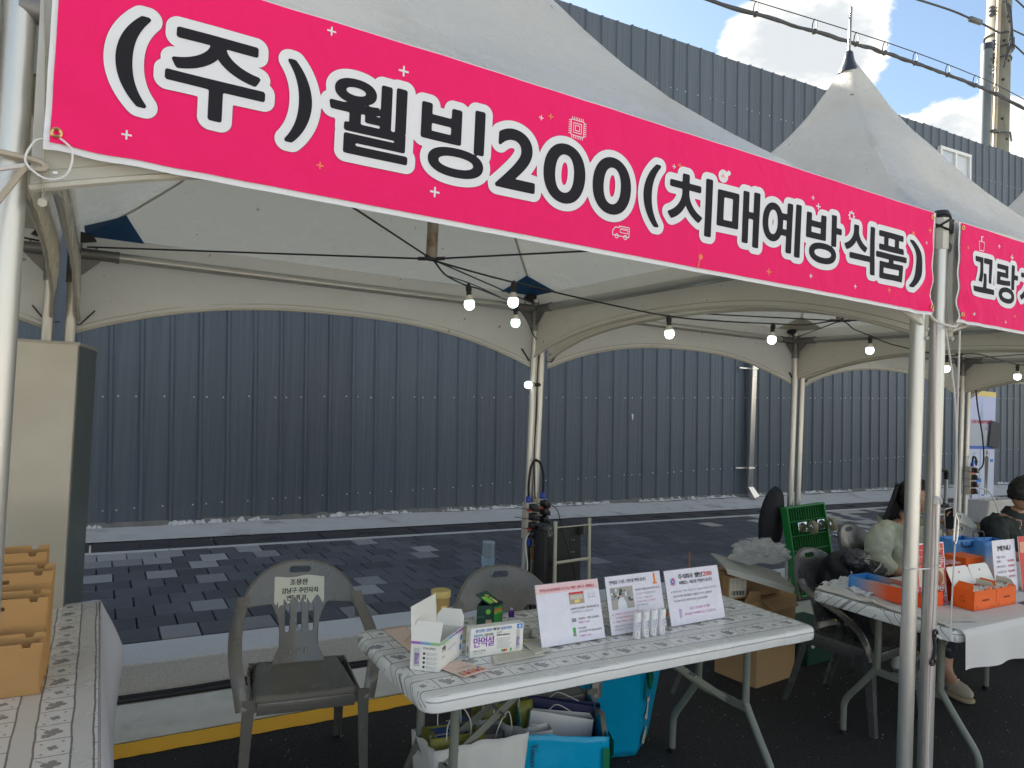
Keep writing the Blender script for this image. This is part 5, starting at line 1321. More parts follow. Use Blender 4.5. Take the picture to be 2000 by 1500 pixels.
def s2(p, w, h):
    p.text('만먹설을 드시면, 스탬프를 찍어드립니다', w * .06, h * .865, .0112, pblack, w * .66, bold=.01)
    p.rect(w * .865, h * .80, w * .035, h * .14, porange).disc(w * .882, h * .95, .006, porange).rect(w * .845, h * .78, w * .075, h * .035, porange, 1)
    # small photograph: a person at a cluttered desk
    a = dict(x=w * .06, y=h * .42)
    p.rect(a['x'], a['y'], w * .40, h * .38, mat('photo_room', (.36, .34, .30), .5))
    rr = random.Random(8)
    for k in range(26):
        c = rr.choice([mat('photo_lt', (.62, .63, .66), .5), mat('photo_dk', (.07, .07, .08), .5), mat('photo_md', (.25, .27, .32), .5)])
        p.rect(a['x'] + rr.uniform(.0, .33) * w, a['y'] + rr.uniform(.12, .30) * h, rr.uniform(.02, .07) * w, rr.uniform(.03, .08) * h, c, 1 + k * .05)
    p.poly([(a['x'] + w * x, a['y'] + h * y) for x, y in ((.10, .0), (.27, .0), (.25, .13), (.20, .19), (.14, .19), (.11, .12))], mat('photo_shirt', (.66, .68, .74), .5), 3)
    p.disc(a['x'] + w * .165, a['y'] + h * .235, .0075, mat('photo_skin', (.50, .30, .20), .5), 3.4).poly([(a['x'] + w * .137, a['y'] + h * .24), (a['x'] + w * .195, a['y'] + h * .24), (a['x'] + w * .185, a['y'] + h * .285), (a['x'] + w * .145, a['y'] + h * .285)], pblack, 3.8)
    for k, s_ in enumerate(('캐플조직의 신체를 분석하여 설포라판 흡수율', '드시는 동안 면역 성분을 확인 합니다', '드시고 계십니까')): p.text(s_, w * .50, h * (.70 - .075 * k), .0066, pblack if k < 1 else pgrey, w * (.46 - .08 * k))
    p.text('만먹설', w * .50, h * .49, .0062, pmag, w * .10).text('1회용 드시고 계십니다', w * .62, h * .49, .0055, mat('print_rose', (.6, .14, .18), .6), w * .24).text('인정하겠습니다', w * .5, h * .43, .0062, pgrey, w * .20)
    for k, s_ in enumerate(('1회복용으로 하루 설포라판을 섭취할 수 있고', '2회 복용하실 때에는 물에 녹여서 드세요', '3회용 이후에도 인정해 드립니다')): p.text(s_, w * .10, h * (.33 - .065 * k), .0058, mat('print_rose', (.6, .14, .18), .6), w * (.52 - .04 * k))
    for k in range(2): p.disc(w * .06, h * (.34 - .13 * k), .0022, pblack)
    p.text('캐플조직이란 대장균을 뜻합니다', w * .06, h * .125, .0058, pgrey, w * .5).text('만먹설을 만드십시오', w * .06, h * .07, .0058, pgrey, w * .36)
def s3(p, w, h):
    for k in range(8):
        a = k * math.pi / 4; cx_, cy_ = w * .13, h * .79; m_ = (pblue, pred, pmag, pteal)[k % 4]
        p.poly([(cx_ + .004 * math.cos(a - .6), cy_ + .004 * math.sin(a - .6)), (cx_ + .018 * math.cos(a - .22), cy_ + .018 * math.sin(a - .22)), (cx_ + .013 * math.cos(a), cy_ + .013 * math.sin(a)), (cx_ + .018 * math.cos(a + .22), cy_ + .018 * math.sin(a + .22)), (cx_ + .004 * math.cos(a + .6), cy_ + .004 * math.sin(a + .6))], m_, .1 * k)
    p.text('주식회사', w * .235, h * .825, .0165, pblack, w * .27, bold=.03).text('웰빙', w * .535, h * .825, .0165, pblack, w * .145, bold=.03).text('200', w * .695, h * .825, .0185, pred, w * .17, bold=.03)
    p.text('치매없는 세상을 만들어 갑니다', w * .235, h * .725, .0115, pblack, w * .62, bold=.01)
    p.poly([(w * .07, h * .615), (w * .088, h * .60), (w * .07, h * .585)], pred)
    for k, s_ in enumerate(('현재 100만 명인 치매 인구 2030년 142만 명 예상', '알츠하이머 원인물질 고혈압분 미국 심혈증상', '미국 100만 명 중 헌팅 확인이는 등급대 120만명')): p.text(s_, w * .10, h * (.585 - .085 * k), .0070, pblack if k else pgrey, w * (.82 - .10 * k))
    p.rect(w * .17, h * .12, w * .022, h * .17, mat('print_tube', (.50, .40, .60), .5)).vtext('만먹설', w * .215, h * .14, .006, purple, h * .14)
    p.text('5년간 완성해온 첫 제품', w * .36, h * .25, .0082, pmag, w * .38).text('만먹설을 전시회에서 만나고 있습니다', w * .26, h * .155, .0082, pmag, w * .58)
sign((1.528, 2.107, ZT), R(1), .282, .212, R(17), 'table sign with a pink header band, the nearest of the three standing signs', s1)
sign((1.845, 2.120, ZT), R(2), .282, .212, R(15), 'table sign with a small photograph and an orange stamp picture, middle of the three', s2)
sign((2.152, 2.117, ZT), R(2), .308, .212, R(15), 'table sign headed with 200 in red, farthest right of the three', s3)
# ---- four tubes
for k, (x, y) in enumerate(((1.781, 2.066), (1.823, 2.068), (1.864, 2.070), (1.904, 2.068))):
    t = thing('tablet_tube', ('white tablet tube nearest the first sign in the row of four', 'second white tablet tube from the left in the row of four', 'third white tablet tube from the left in the row of four', 'white tablet tube at the right end of the row of four')[k], 'tube', (x, y, ZT), R((-8, 6, -3, 9)[k]), group='white tablet tubes standing in a row before the middle sign')
    MB().lathe([(.0135, 0), (.0142, .002), (.0142, .076), (.0138, .077)], n=26).build('tube_body', mat('tube_white', (.76, .76, .77), .3), t, smooth=True)
    MB().lathe([(.0146, .0775), (.0148, .079), (.0148, .094), (.0138, .096), (0, .096)], n=26).build('tube_cap', MATS['tube_white'], t, smooth=True)
    mb = MB()
    def wrap(s_, a0, z0, hgt, wd, m_idx):
        Vx, Fc = text_raw(s_, 1, .03 if hgt > .006 else 0); a = min(q[0] for q in Vx); b = max(q[0] for q in Vx); kk = wd / (b - a)
        mb.add([(.01455 * math.sin(a0 - (q[1] * hgt / .74) / .0142), -.01455 * math.cos(a0 - (q[1] * hgt / .74) / .0142), z0 + (q[0] - a) * kk) for q in Vx], Fc, m_idx)
    wrap('만먹설', .55, .030, .0105, .034, 0); wrap('설포라판', -.25, .036, .0035, .026, 1); wrap('건강기능식품', -.55, .030, .0028, .03, 1)
    for z, h_ in ((.022, .0022), (.017, .0012), (.012, .0012)): mb.add([(.0145 * math.sin(a), -.0145 * math.cos(a), z + dz) for dz in (0, h_) for a in (-.5, -.1, .3, .6)], [(0, 1, 5, 4), (2, 3, 7, 6)], 2)
    mb.build('print', [purple, pteal, pblack], t)
# ---- iced drink cup with straw, zipped pouch
cp = thing('drink_cup', 'clear plastic cup with a brown straw behind the third sign', 'cup', (2.385, 2.43, ZT))
MB().lathe([(.026, 0), (.0265, .001), (.038, .118), (.0375, .118), (.0258, .003), (0, .003)], n=28).build('cup_wall', clr, cp, smooth=True)
MB().lathe([(.0395, .114), (.040, .117), (.040, .121), (.034, .126), (.012, .128), (0, .128)], n=28).build('cup_lid', mat('clear_lid', (.80, .76, .72), .12, trans=.6), cp, smooth=True)
MB().lathe([(.0, .004), (.0255, .004), (.031, .055), (0, .056)], n=24).build('drink', mat('coffee', (.10, .05, .025), .15, trans=.2), cp, smooth=True)
MB().cyl((.004, -.002, .01), (.010, .004, .205), .0037, 8).build('straw', mat('straw_brown', (.28, .10, .05), .5), cp, smooth=True)

# ================================================================== UNDER THE TABLE
def hull_bag(name, label, corners_b, corners_t, m, cat_='shopping bag', crumple=.008, seed=0, inner=None, solid=.0012, group=None, nu=16, nv=14):
    """open bag from a bottom quad and a top quad, sides crumpled"""
    c = sum((Vector(q) for q in corners_b), Vector()) / 4
    t = thing(name, label, cat_, tuple(c), group=group)
    cb_ = [Vector(q) - c for q in corners_b]; ct = [Vector(q) - c for q in corners_t]; mb = MB()
    def side(k):
        a, b, d, e = cb_[k], cb_[(k + 1) % 4], ct[(k + 1) % 4], ct[k]
        nrm = (b - a).cross(e - a).normalized()
        def f(u, v):
            p_ = a.lerp(b, u).lerp(e.lerp(d, u), v); ed = 4 * u * (1 - u)
            q = p_ * 1.0
            n_ = mnoise.noise((q.x * 13 + seed, q.y * 13 + k * 5, q.z * 10)) + .5 * mnoise.noise((q.x * 34 + seed, q.y * 30, q.z * 22))
            q += nrm * (crumple * n_ * (ed ** .5) - .012 * math.sin(math.pi * v) * ed * 0)
            if v > .9: q.z += .010 * mnoise.noise((u * 5 + seed, k, 1)) * ed
            return q
        return f
    for k in range(4): mb.grid(side(k), nu, nv)
    mb.add(cb_, [(3, 2, 1, 0)])
    mb.build('bag_body', m, t, smooth=True, solid=solid, ang=50)
    return t, cb_, ct
cotton = translucent(mat('cotton_white', (.70, .68, .63), .9, bump=.4, bs=500, bd=.0006), (.7, .68, .6), .12)
wbag, wb_b, wb_t = hull_bag('tote_bag', 'white cotton tote bag full of shopping bags under the left end of the middle table', [(1.05, 2.17, .0), (1.33, 2.15, .0), (1.34, 2.36, .0), (1.06, 2.37, .0)],
    [(1.025, 2.18, .425), (1.365, 2.13, .445), (1.35, 2.37, .40), (1.03, 2.39, .41)], cotton, 'tote bag', .020, 3)
MB().lathe([(.0065, -.001), (.0065, .0012)], Vector((1.055, 2.160, .385)) - wbag.location, 14, axis=(0, -1, .1)).build('snap_button', pblack, wbag)
olive = mat('bag_olive', (.22, .21, .03), .5, var=.08, vs=9); olive_in = mat('bag_inner_grey', (.40, .39, .35), .7)
def paper_carrier(loc, rz, w, d, h, m, label, handle=ropem, tilt=(0, 0)):
    t = thing('paper_carrier', label, 'shopping bag', loc, group='olive paper shopping bags under the table', rot=(tilt[0], tilt[1], rz))
    mb = MB()
    for a, b in (((-w / 2, -d / 2), (w / 2, -d / 2)), ((w / 2, d / 2), (-w / 2, d / 2))): mb.grid(lambda u, v: (a[0] + (b[0] - a[0]) * u, a[1] + .004 * math.sin(v * 4 + u * 3), h * v), 8, 8)
    for s in (-1, 1):
        mb.add([(s * w / 2, -d / 2, 0), (s * (w / 2 - .006), 0, 0), (s * w / 2, d / 2, 0), (s * w / 2, -d / 2, h), (s * (w / 2 - .03), 0, h), (s * w / 2, d / 2, h)], [(0, 1, 4, 3), (1, 2, 5, 4)])
    mb.add([(-w / 2, -d / 2, 0), (w / 2, -d / 2, 0), (w / 2, d / 2, 0), (-w / 2, d / 2, 0)], [(0, 1, 2, 3)])
    mb.build('bag_body', m, t, smooth=True, solid=.0015, ang=40)
    MB().box((0, 0, h - .035), (w - .02, .002, .05)).build('inner_card', olive_in, t)
    for s in (-1, 1): MB().tube(curve_pts([(-w * .22, s * (d / 2 + .001), h - .02), (-w * .20, s * (d / 2 + .01), h + .05), (0, s * (d / 2 + .012), h + .10), (w * .2, s * (d / 2 + .01), h + .045), (w * .22, s * (d / 2 + .001), h - .02)], 6), .0022, 6).build('handle', handle, t, smooth=True)
    return t
paper_carrier((1.14, 2.27, .08), R(-6), .20, .09, .36, olive, 'olive paper shopping bag in the left part of the white tote')
paper_carrier((1.27, 2.29, .06), R(4), .14, .10, .34, mat('bag_grey', (.20, .195, .17), .6), 'grey brown paper shopping bag in the right part of the white tote', tilt=(R(3), R(6)))
paper_carrier((1.445, 2.44, .0), R(-8), .22, .10, .42, olive, 'olive paper shopping bag standing between the white tote and the blue bag', tilt=(R(-4), 0))
bk = thing('brochure', 'dark blue brochure lying across the top of the white tote', 'booklet', (1.15, 2.30, .425), R(12), rot=(R(8), R(-4), R(12)))
MB().rbox((0, 0, 0), (.15, .09, .012), .002).build('pages', mat('brochure_blue', (.03, .09, .28), .4), bk)
p = Print((-.02, -.055, .0065), (1, 0, 0), (0, 1, 0), .0006)
rr = random.Random(4)
for k in range(14): p.rect(rr.uniform(0, .08), rr.uniform(0, .09), rr.uniform(.01, .03), rr.uniform(.008, .02), rr.choice([pteal, mat('photo_dk', (.07, .07, .08), .5), pyel, pgrey]), k * .04)
p.build(bk)
bl = mat('reusable_blue', (.0, .33, .56), .32, var=.05, vs=6, bump=.2, bs=14, bd=.006)
blt = mat('reusable_inner', (.33, .42, .45), .5); gleaf = mat('print_leaf', (.0, .15, .06), .5); webb = mat('webbing_taupe', (.14, .13, .10), .85, bump=.5, bs=300, bd=.001)
# front blue bag, its mouth towards us
B1, b1b, b1t = hull_bag('reusable_bag', 'front bright blue reusable shopping bag, its open mouth showing white paper bags', [(1.425, 2.235, 0), (1.765, 2.165, .0), (1.83, 2.40, 0), (1.50, 2.46, 0)],
    [(1.40, 2.235, .385), (1.755, 2.17, .335), (1.86, 2.46, .40), (1.58, 2.62, .47)], bl, 'shopping bag', .007, 7, nu=14)
L = lambda q: Vector(q) - B1.location
u1 = (L((1.765, 2.165, 0)) - L((1.425, 2.235, 0))).normalized()
Fo = L((1.425, 2.235, 0)); nn1 = u1.cross(up_).normalized()
p = Print(Fo + nn1 * .008 + Vector((-.005, 0, 0)), u1, up_, .001)
p.vtext('Tomorrow', .030, .325, .016, pblack, -.105, bold=.01) if False else None
# the lettering reads downwards along the seam
write(p.mb, 'Tomorrow', Fo + nn1 * .010 + u1 * .014 + up_ * .345, -up_, u1, .021, .115, 'L', .001, p.mi(pblack), .02)
write(p.mb, 'for our', Fo + nn1 * .010 + u1 * .036 + up_ * .347, -up_, u1, .008, .032, 'L', .001, p.mi(pblack))
p.build(B1)
p = Print(L((1.765, 2.165, 0)) + Vector((.008, -.008, 0)), (.065, .235, 0), up_, .002)
p.poly([(.012, .315), (.070, .330), (.082, .30), (.078, .20), (.055, .18), (.030, .25), (.012, .26)], gleaf).poly([(.004, .10), (.012, .20), (.030, .19), (.045, .12), (.035, .08), (.012, .07)], gleaf, 1); p.build(B1, 'leaf_print')
p = Print(L((1.425, 2.235, 0)) + nn1 * .010 + u1 * .305, u1, up_, .001); p.poly([(0, .30), (.028, .302), (.030, .22), (.018, .16), (.022, .07), (.010, .045), (0, .05)], gleaf); p.build(B1, 'leaf_print')
MB().tube(curve_pts([(b1t[1] + Vector((.012, .03, -.06))), b1t[1] + Vector((.008, .05, .035)), b1t[1] + Vector((.035, .10, .055)), b1t[1] + Vector((.055, .15, -.0)), b1t[1] + Vector((.065, .12, -.20))], 6), .013, 6, flat=.12).build('handle', webb, B1, smooth=True)
MB().tube(curve_pts([b1t[3].lerp(b1t[2], .35) + Vector((0, -.008, .01)), b1t[3].lerp(b1t[2], .36) + Vector((.01, -.015, -.06)), b1t[3].lerp(b1t[2], .42) + Vector((.015, -.012, -.10))], 6), .015, 6, flat=.12).build('handle', webb, B1, smooth=True)
MB().grid(lambda u, v: b1t[3].lerp(b1t[2], u).lerp(b1b[3].lerp(b1b[2], u), .03 + .22 * v) + Vector((.002, -.007, 0)), 6, 3).build('lining', blt, B1, smooth=True)
MB().lathe([(.006, 0), (.004, .003)], b1t[3].lerp(b1t[2], .72) + Vector((0, -.012, -.02)), 10, axis=(0, -1, 0)).build('snap_button', steel, B1)
def loose_bag(loc, rot, w, d, h, m, label):
    t = thing('paper_carrier', label, 'shopping bag', loc, group='folded carriers inside the front blue bag', rot=rot)
    mb = MB().add([(-w / 2, -d / 2, 0), (w / 2, -d / 2, 0), (w / 2, d / 2, 0), (-w / 2, d / 2, 0), (-w / 2, -d / 2, h), (w / 2, -d / 2, h * .97), (w / 2, d / 2, h), (-w / 2, d / 2, h * .98)], [(0, 1, 5, 4), (1, 2, 6, 5), (2, 3, 7, 6), (3, 0, 4, 7), (3, 2, 1, 0)])
    mb.build('bag_body', m, t, solid=.0012)
    MB().tube(curve_pts([(-w * .2, 0, h), (-w * .1, -.02, h + .03), (w * .2, 0, h)], 5), .002, 5).build('handle', ropem, t, smooth=True); return t
pw = mat('paper_white', (.66, .63, .60), .6, bump=.3, bs=12, bd=.006)
loose_bag((1.60, 2.34, .03), (R(-6), R(8), R(-20)), .26, .05, .35, pw, 'folded white paper bag inside the front blue bag')
loose_bag((1.66, 2.40, .04), (R(-4), R(6), R(-26)), .30, .03, .36, mat('paper_navy', (.012, .015, .07), .5), 'navy blue edged carrier slanting inside the blue bag')
loose_bag((1.52, 2.30, .03), (R(4), R(-6), R(-10)), .14, .04, .345, pw, 'small white paper bag at the left inside the blue bag')
# rear blue bag lying tilted
B2, b2b, b2t = hull_bag('reusable_bag', 'rear bright blue reusable bag with a leaf and white animal print, leaning under the table', [(1.84, 2.62, .02), (2.22, 2.55, .0), (2.40, 2.68, .0), (2.12, 2.80, .0)],
    [(1.70, 2.54, .44), (2.17, 2.45, .46), (2.42, 2.60, .45), (1.96, 2.80, .50)], bl, 'shopping bag', .010, 13)
e0, e1 = b2b[1], b2b[2]; uxx = (e1 - e0).normalized(); upp = (b2t[1] - b2b[1]).normalized()
p = Print(e0 + uxx.cross(upp).normalized() * .010, uxx, upp, .002)
p.poly([(.02, .46), (.06, .44), (.13, .40), (.17, .34), (.15, .29), (.10, .31), (.05, .37)], gleaf).poly([(.0, .42), (.022, .38), (.035, .30), (.020, .27), (.003, .30)], gleaf, 1)
cw = mat('print_cream', (.66, .66, .62), .6)
p.poly([(.075, .27), (.115, .27), (.12, .245), (.105, .23), (.112, .17), (.13, .145), (.09, .15), (.07, .17), (.045, .185), (.075, .20), (.085, .23)], cw, 1).poly([(.06, .285), (.078, .27), (.085, .25), (.068, .25)], cw, 1)
p.poly([(.10, .12), (.12, .10), (.125, .05), (.10, .02), (.07, .03), (.05, .06), (.07, .09), (.085, .085)], mat('print_sand', (.60, .54, .36), .6), 1)
p.build(B2, 'animal_print')
MB().tube(curve_pts([b2t[2] + Vector((0, -.05, .0)), b2t[2] + Vector((.06, -.05, -.05)), b2t[2] + Vector((.07, -.03, -.14)), b2t[2] + Vector((.04, -.02, -.22))], 6), .013, 6, flat=.12).build('handle', webb, B2, smooth=True)
write_mb = MB(); e2 = b2t[0].lerp(b2t[1], .05)
write(write_mb, 'Tomorrow', e2 + Vector((.02, -.012, -.0)), (b2b[0] - b2t[0]).normalized(), (b2t[1] - b2t[0]).normalized(), .02, .11, 'L', .002, 0, .02)
write_mb.build('lettering', pblack, B2)

# ---- cardboard boxes between the tables
cbd = mat('cardboard', (.43, .27, .125), .8, var=.08, vs=4, bump=.25, bs=25, bd=.002, stretch=(1, 1, 4)); cbd2 = mat('cardboard_dark', (.36, .225, .11), .8, var=.1, vs=5); tape = mat('packing_tape', (.40, .26, .12), .2)  # second board is a darker brown
def carton(loc, rz, d, label, m=cbd, tp=True):
    t = thing('cardboard_box', label, 'cardboard box', loc, rz, group='cardboard boxes stacked between the tables')
    MB().rbox((d[0] / 2, d[1] / 2, d[2] / 2), d, .004, seg=1).build('box_body', m, t)
    if tp: MB().rbox((d[0] / 2, d[1] / 2, d[2] + .0008), (d[0] + .001, .05, .0014), .0004, seg=1).box((-.0008, d[1] / 2, d[2] - .03), (.0014, .05, .06)).build('tape', tape, t)
    return t
c1 = carton((3.38, 2.86, 0), R(6), (.385, .30, .262), 'plain brown cardboard box on the ground at the bottom of the stack')
c2_ = thing('cardboard_box', 'battered brown cardboard box with folded flap, second in the stack behind the table end', 'cardboard box', (3.25, 2.86, .264), R(8), group='cardboard boxes stacked between the tables')
def crumbox(u, v): return None
mb = MB(); d = (.55, .36, .235)
bm = bmesh.new(); bmesh.ops.create_cube(bm, size=1); bmesh.ops.subdivide_edges(bm, edges=bm.edges[:], cuts=7, use_grid_fill=True)
for v in bm.verts:
    q = Vector((v.co.x * d[0] + d[0] / 2, v.co.y * d[1] + d[1] / 2, v.co.z * d[2] + d[2] / 2)); n = mnoise.noise(q * 6); v.co = q + Vector((n * .012, mnoise.noise(q * 7 + Vector((3, 1, 2))) * .014, -.03 * max(0, q.x - .3) * (q.z > .12) + mnoise.noise(q * 5) * .008))
bm.verts.index_update(); mb.add([v.co for v in bm.verts], [[w_.index for w_ in f.verts] for f in bm.faces]); bm.free()
mb.build('box_body', cbd, c2_, smooth=True, ang=50)
MB().add([(0, 0, .235), (.16, -.004, .235), (.13, -.03, .30), (.03, -.02, .31)], [(0, 1, 2, 3)]).add([(.17, .0, .236), (.53, .0, .21), (.50, -.05, .17), (.2, -.07, .185)], [(0, 1, 2, 3)]).build('torn_flap', cbd2, c2_, solid=.003)
c3 = carton((3.34, 2.93, .505), R(4), (.34, .28, .12), 'small brown cardboard box on top of the stack beneath the grey lid', cbd2, False)
cl = thing('labelled_carton', 'narrow carton end with white shipping label and barcode left of the cardboard stack', 'cardboard box', (3.205, 2.93, .515), R(-10))
MB().rbox((.06, .03, .065), (.13, .06, .13), .003, seg=1).build('box_body', cbd, cl)
p = Print((-.002, -.001, .012), (1, 0, 0), up_, .001); p.rect(.004, .0, .116, .108, mat('label_cream', (.66, .62, .48), .6)).rect(.010, .052, .10, .001, pblack, 1)
for k in range(12): p.rect(.018 + k * .0075, .010, .0028 + .0018 * (k % 3), .026, pblack, 1)
for k in range(3):
    for q in range(3): p.text(('KR', '30kg', '품명')[(k + q) % 3], .012 + q * .034, .062 + k * .014, .007, pgrey, .022)
p.build(cl)
ld = thing('carton_lid', 'flat grey white cardboard lid resting askew on the top of the stack', 'lid', (3.42, 2.96, .66), rot=(R(5), R(13), R(-28)))
MB().rbox((0, 0, 0), (.42, .30, .010), .002, seg=1).add([(-.21, -.15, .0), (.21, -.15, 0), (.20, -.17, -.03), (-.20, -.175, -.02)], [(0, 1, 2, 3)]).build('sheet', mat('greyboard', (.42, .42, .38), .6), ld, solid=.001)
# crumpled clear plastic bag on top
pbm = mat('polythene', (.92, .92, .90), .16, trans=.70, spec=.8, bump=.9, bs=26, bd=.02, alpha=.62)
bm = bmesh.new(); bmesh.ops.create_icosphere(bm, subdivisions=5, radius=1)
for v in bm.verts:
    q = v.co.copy(); n = mnoise.noise(q * 2.1) * .40 - abs(mnoise.noise(q * 4.3)) * .55 - abs(mnoise.noise(q * 9.3)) * .25 + .06 * mnoise.noise(q * 19) + .25
    v.co = Vector((q.x * .17, q.y * .12, max(q.z, -.35) * .075)) * (1 + n)
bm.verts.index_update()
MB().add([v.co for v in bm.verts], [[w_.index for w_ in f.verts] for f in bm.faces]).build('plastic_bag', pbm, smooth=True, ang=70, label='crumpled clear plastic bag lying on the grey lid of the cardboard stack', cat='plastic bag').location = (3.56, 3.02, .735)
bm.free()
# ================================================================== POWER, CART AND BOTTLE AT THE REAR MIDDLE POLES
pbb = mat('box_offwhite', (.50, .44, .36), .5, var=.08, vs=20); clampr = mat('clamp_red', (.55, .02, .02), .4); plugb = mat('plug_blue', (.01, .05, .42), .35); plastb = mat('socket_black', (.015, .015, .016), .35)
def power_box(name, loc, h, n, label, w=.082, reds=(.85,), parent_=None):
    t = thing(name, label, 'power strip', loc, group='outlet strips strapped to tent poles')
    MB().rbox((0, 0, h / 2), (w, .055, h), .004).build('housing', pbb, t)
    for k in range(n):
        z = h * (k + .5) / n
        s_ = MB().rbox((.008, -.031, z), (w * .74, .014, h / n * .80), .004).build('outlet', plastb, t)
        MB().lathe([(.027, 0), (.027, .018), (.021, .030), (.0, .032)], (.008, -.036, z), 16, axis=(.2, -1, .05)).rbox((.034, -.052, z - .012), (.020, .024, .030), .004).build('plug', plastb, t, smooth=True)
    for z in reds: MB().rbox((.004, -.036, h * z), (w * .98, .022, .010), .002).build('flap', clampr, t)
    mb = MB()
    for z in (.28, .55, .82): mb.tube([(-w * .5 - .06, .02, h * z + .012), (-w * .5, -.028, h * z + .004), (w * .5, -.030, h * z - .004), (w * .5 + .004, .02, h * z)], .0022, 5)
    mb.build('cable_strap', strapb, t); return t
pw1 = power_box('outlet_strip', (2.512, 4.035, .700), .238, 4, 'lower left outlet strip with red flaps on the rear middle pole', reds=(.80, .30))
pw2 = power_box('outlet_strip', (2.602, 4.045, .800), .158, 3, 'upper right outlet strip beside it on the rear middle pole', reds=(.62,))
def feed(a, b, c, label):
    t = thing('power_lead', label, 'power lead', a); A = Vector(a)
    MB().lathe([(.016, 0), (.017, .03), (.012, .045)], (0, 0, 0), 14).build('connector', plugb, t, smooth=True)
    MB().tube([Vector(p) - A for p in curve_pts(b, 8)], c, 8).build('cord', rub, t, smooth=True)
feed((2.497, 4.03, .935), [(2.497, 4.03, .975), (2.488, 4.02, 1.06), (2.497, 4.02, 1.16), (2.53, 4.03, 1.215), (2.575, 4.03, 1.20), (2.612, 4.04, 1.12), (2.618, 4.045, 1.0)], .0085, 'thick black lead with a blue connector looping over the two outlet strips')
feed((2.618, 4.045, .955), [(2.618, 4.045, .99), (2.619, 4.045, 1.03)], .0085, 'blue connector plugged into the top of the upper right outlet strip')
feed((2.520, 4.03, .655), [(2.520, 4.03, .66), (2.518, 4.03, .55), (2.53, 4.03, .40), (2.58, 4.05, .03)], .008, 'black lead with a blue connector hanging below the lower left strip')
rope('charging_cable', [(2.505, 4.0, .745), (2.47, 3.98, .73), (2.44, 3.95, .68), (2.425, 3.9, .60), (2.40, 3.85, .555), (2.36, 3.8, .54)], .0045, 'white charging cable curving left from the lower outlet strip', mat('cable_white', (.68, .68, .66), .4), cat='cable')
MB().rbox((2.355, 3.8, .530), (.06, .03, .022), .004, rot=(0, R(8), R(10))).build('charger', MATS['cable_white'], label='white charger block at the end of the white cable above the chair', cat='charger')
rope('string_light_lead', [(2.66, 4.03, .93), (2.70, 3.98, .88), (2.71, 3.92, .74), (2.74, 3.88, .60), (2.78, 3.84, .42), (2.80, 3.8, .20), (2.7, 3.9, .02)], .003, 'thin black lead hanging in front of the folded trolley', rub, cat='cable')
tp_ = thing('tape_roll', 'roll of brown packing tape hanging on the rear middle pole', 'tape roll', (2.585, 4.02, .60))
MB().lathe([(.040, -.024), (.058, -.024), (.060, 0), (.058, .024), (.040, .024), (.040, -.024)], (0, 0, 0), 28, axis=(-.35, -1, 0)).build('tape', mat('tape_brown', (.30, .17, .08), .25), tp_, smooth=True)
MB().lathe([(.037, -.022), (.0395, -.022), (.0395, .022), (.037, .022), (.037, -.022)], (0, 0, 0), 24, axis=(-.35, -1, 0)).build('core', cbd, tp_, smooth=True)
# ---- folded platform trolley leaning by the pole
tr = thing('platform_trolley', 'folded platform trolley with black deck and cream tube handle leaning behind the middle table', 'trolley', (2.715, 3.86, -.035), R(10), rot=(R(-4), R(2.5), R(14)))
deckm = mat('deck_black', (.022, .022, .022), .6, bump=.5, bs=250, bd=.001, var=.2, vs=6); cream = mat('tube_cream', (.56, .54, .42), .35)
MB().rbox((-.01, .045, .47), (.40, .055, .73), .022, seg=3).build('deck', deckm, tr, smooth=True)
MB().rbox((-.205, .03, .46), (.05, .10, .70), .018).build('deck_edge', rub, tr, smooth=True)
H_ = [(-.135, -.035, .84), (-.135, -.035, .04)]
mb = MB().tube([(-.140, -.030, .865), (-.140, -.035, .03)], .0125, 12); mb.build('handle_tube', cream, tr, smooth=True)
MB().tube([(.205, -.030, .875), (.205, -.035, .03)], .0125, 12).build('handle_tube', cream, tr, smooth=True)
for z in (.60, .345): MB().tube([(-.14, -.033, z), (.205, -.033, z + .006)], .010, 12).build('rung', cream, tr, smooth=True)
MB().tube([(-.14, -.033, .825), (.205, -.033, .83)], .0045, 8).build('hinge_rod', cream, tr, smooth=True)
for x in (-.180, .175): MB().rbox((x, -.005, .80), (.052, .05, .075), .008).build('hinge_plate', mat('hinge_grey', (.10, .11, .10), .4, metal=.4), tr)
mb = MB()
for x, z in ((.07, .73), (.095, .73), (.07, .65), (.095, .65), (-.19, .82), (-.175, .79), (-.19, .78)): mb.lathe([(.006, 0), (.004, .004)], (x, .012 if x > 0 else -.032, z), 8, axis=(0, -1, 0))
mb.build('rivet', steel, tr)
# ---- big clear water bottle on the pavement
wb = thing('water_bottle', 'clear ribbed two litre water bottle standing on the pavement behind the chair', 'bottle', (2.70, 4.92, ZP))
prf = [(.040, 0), (.050, .006)]
for k in range(11): prf += [(.051, .015 + k * .019), (.047, .0245 + k * .019)]
prf += [(.051, .225), (.050, .245), (.036, .275), (.017, .292), (.0145, .315)]
prf = [(r * 1.0, z) for r, z in prf]
prf = [(r, .33 - z) for r, z in reversed(prf)]
MB().lathe(prf, n=28).build('bottle_wall', mat('pet_clear', (.80, .88, .93), .08, trans=.72, spec=.6), wb, smooth=True, ang=80)
MB().lathe([(.047, .150), (.0525, .151), (.0525, .205), (.047, .206)], n=28).build('bottle_label', mat('label_pale_blue', (.45, .60, .72), .3, trans=.2), wb, smooth=True)
MB().lathe([(0, 0), (.0165, .001), (.0165, .019)], n=20).build('bottle_cap', mat('cap_pale', (.60, .68, .74), .4), wb, smooth=True)

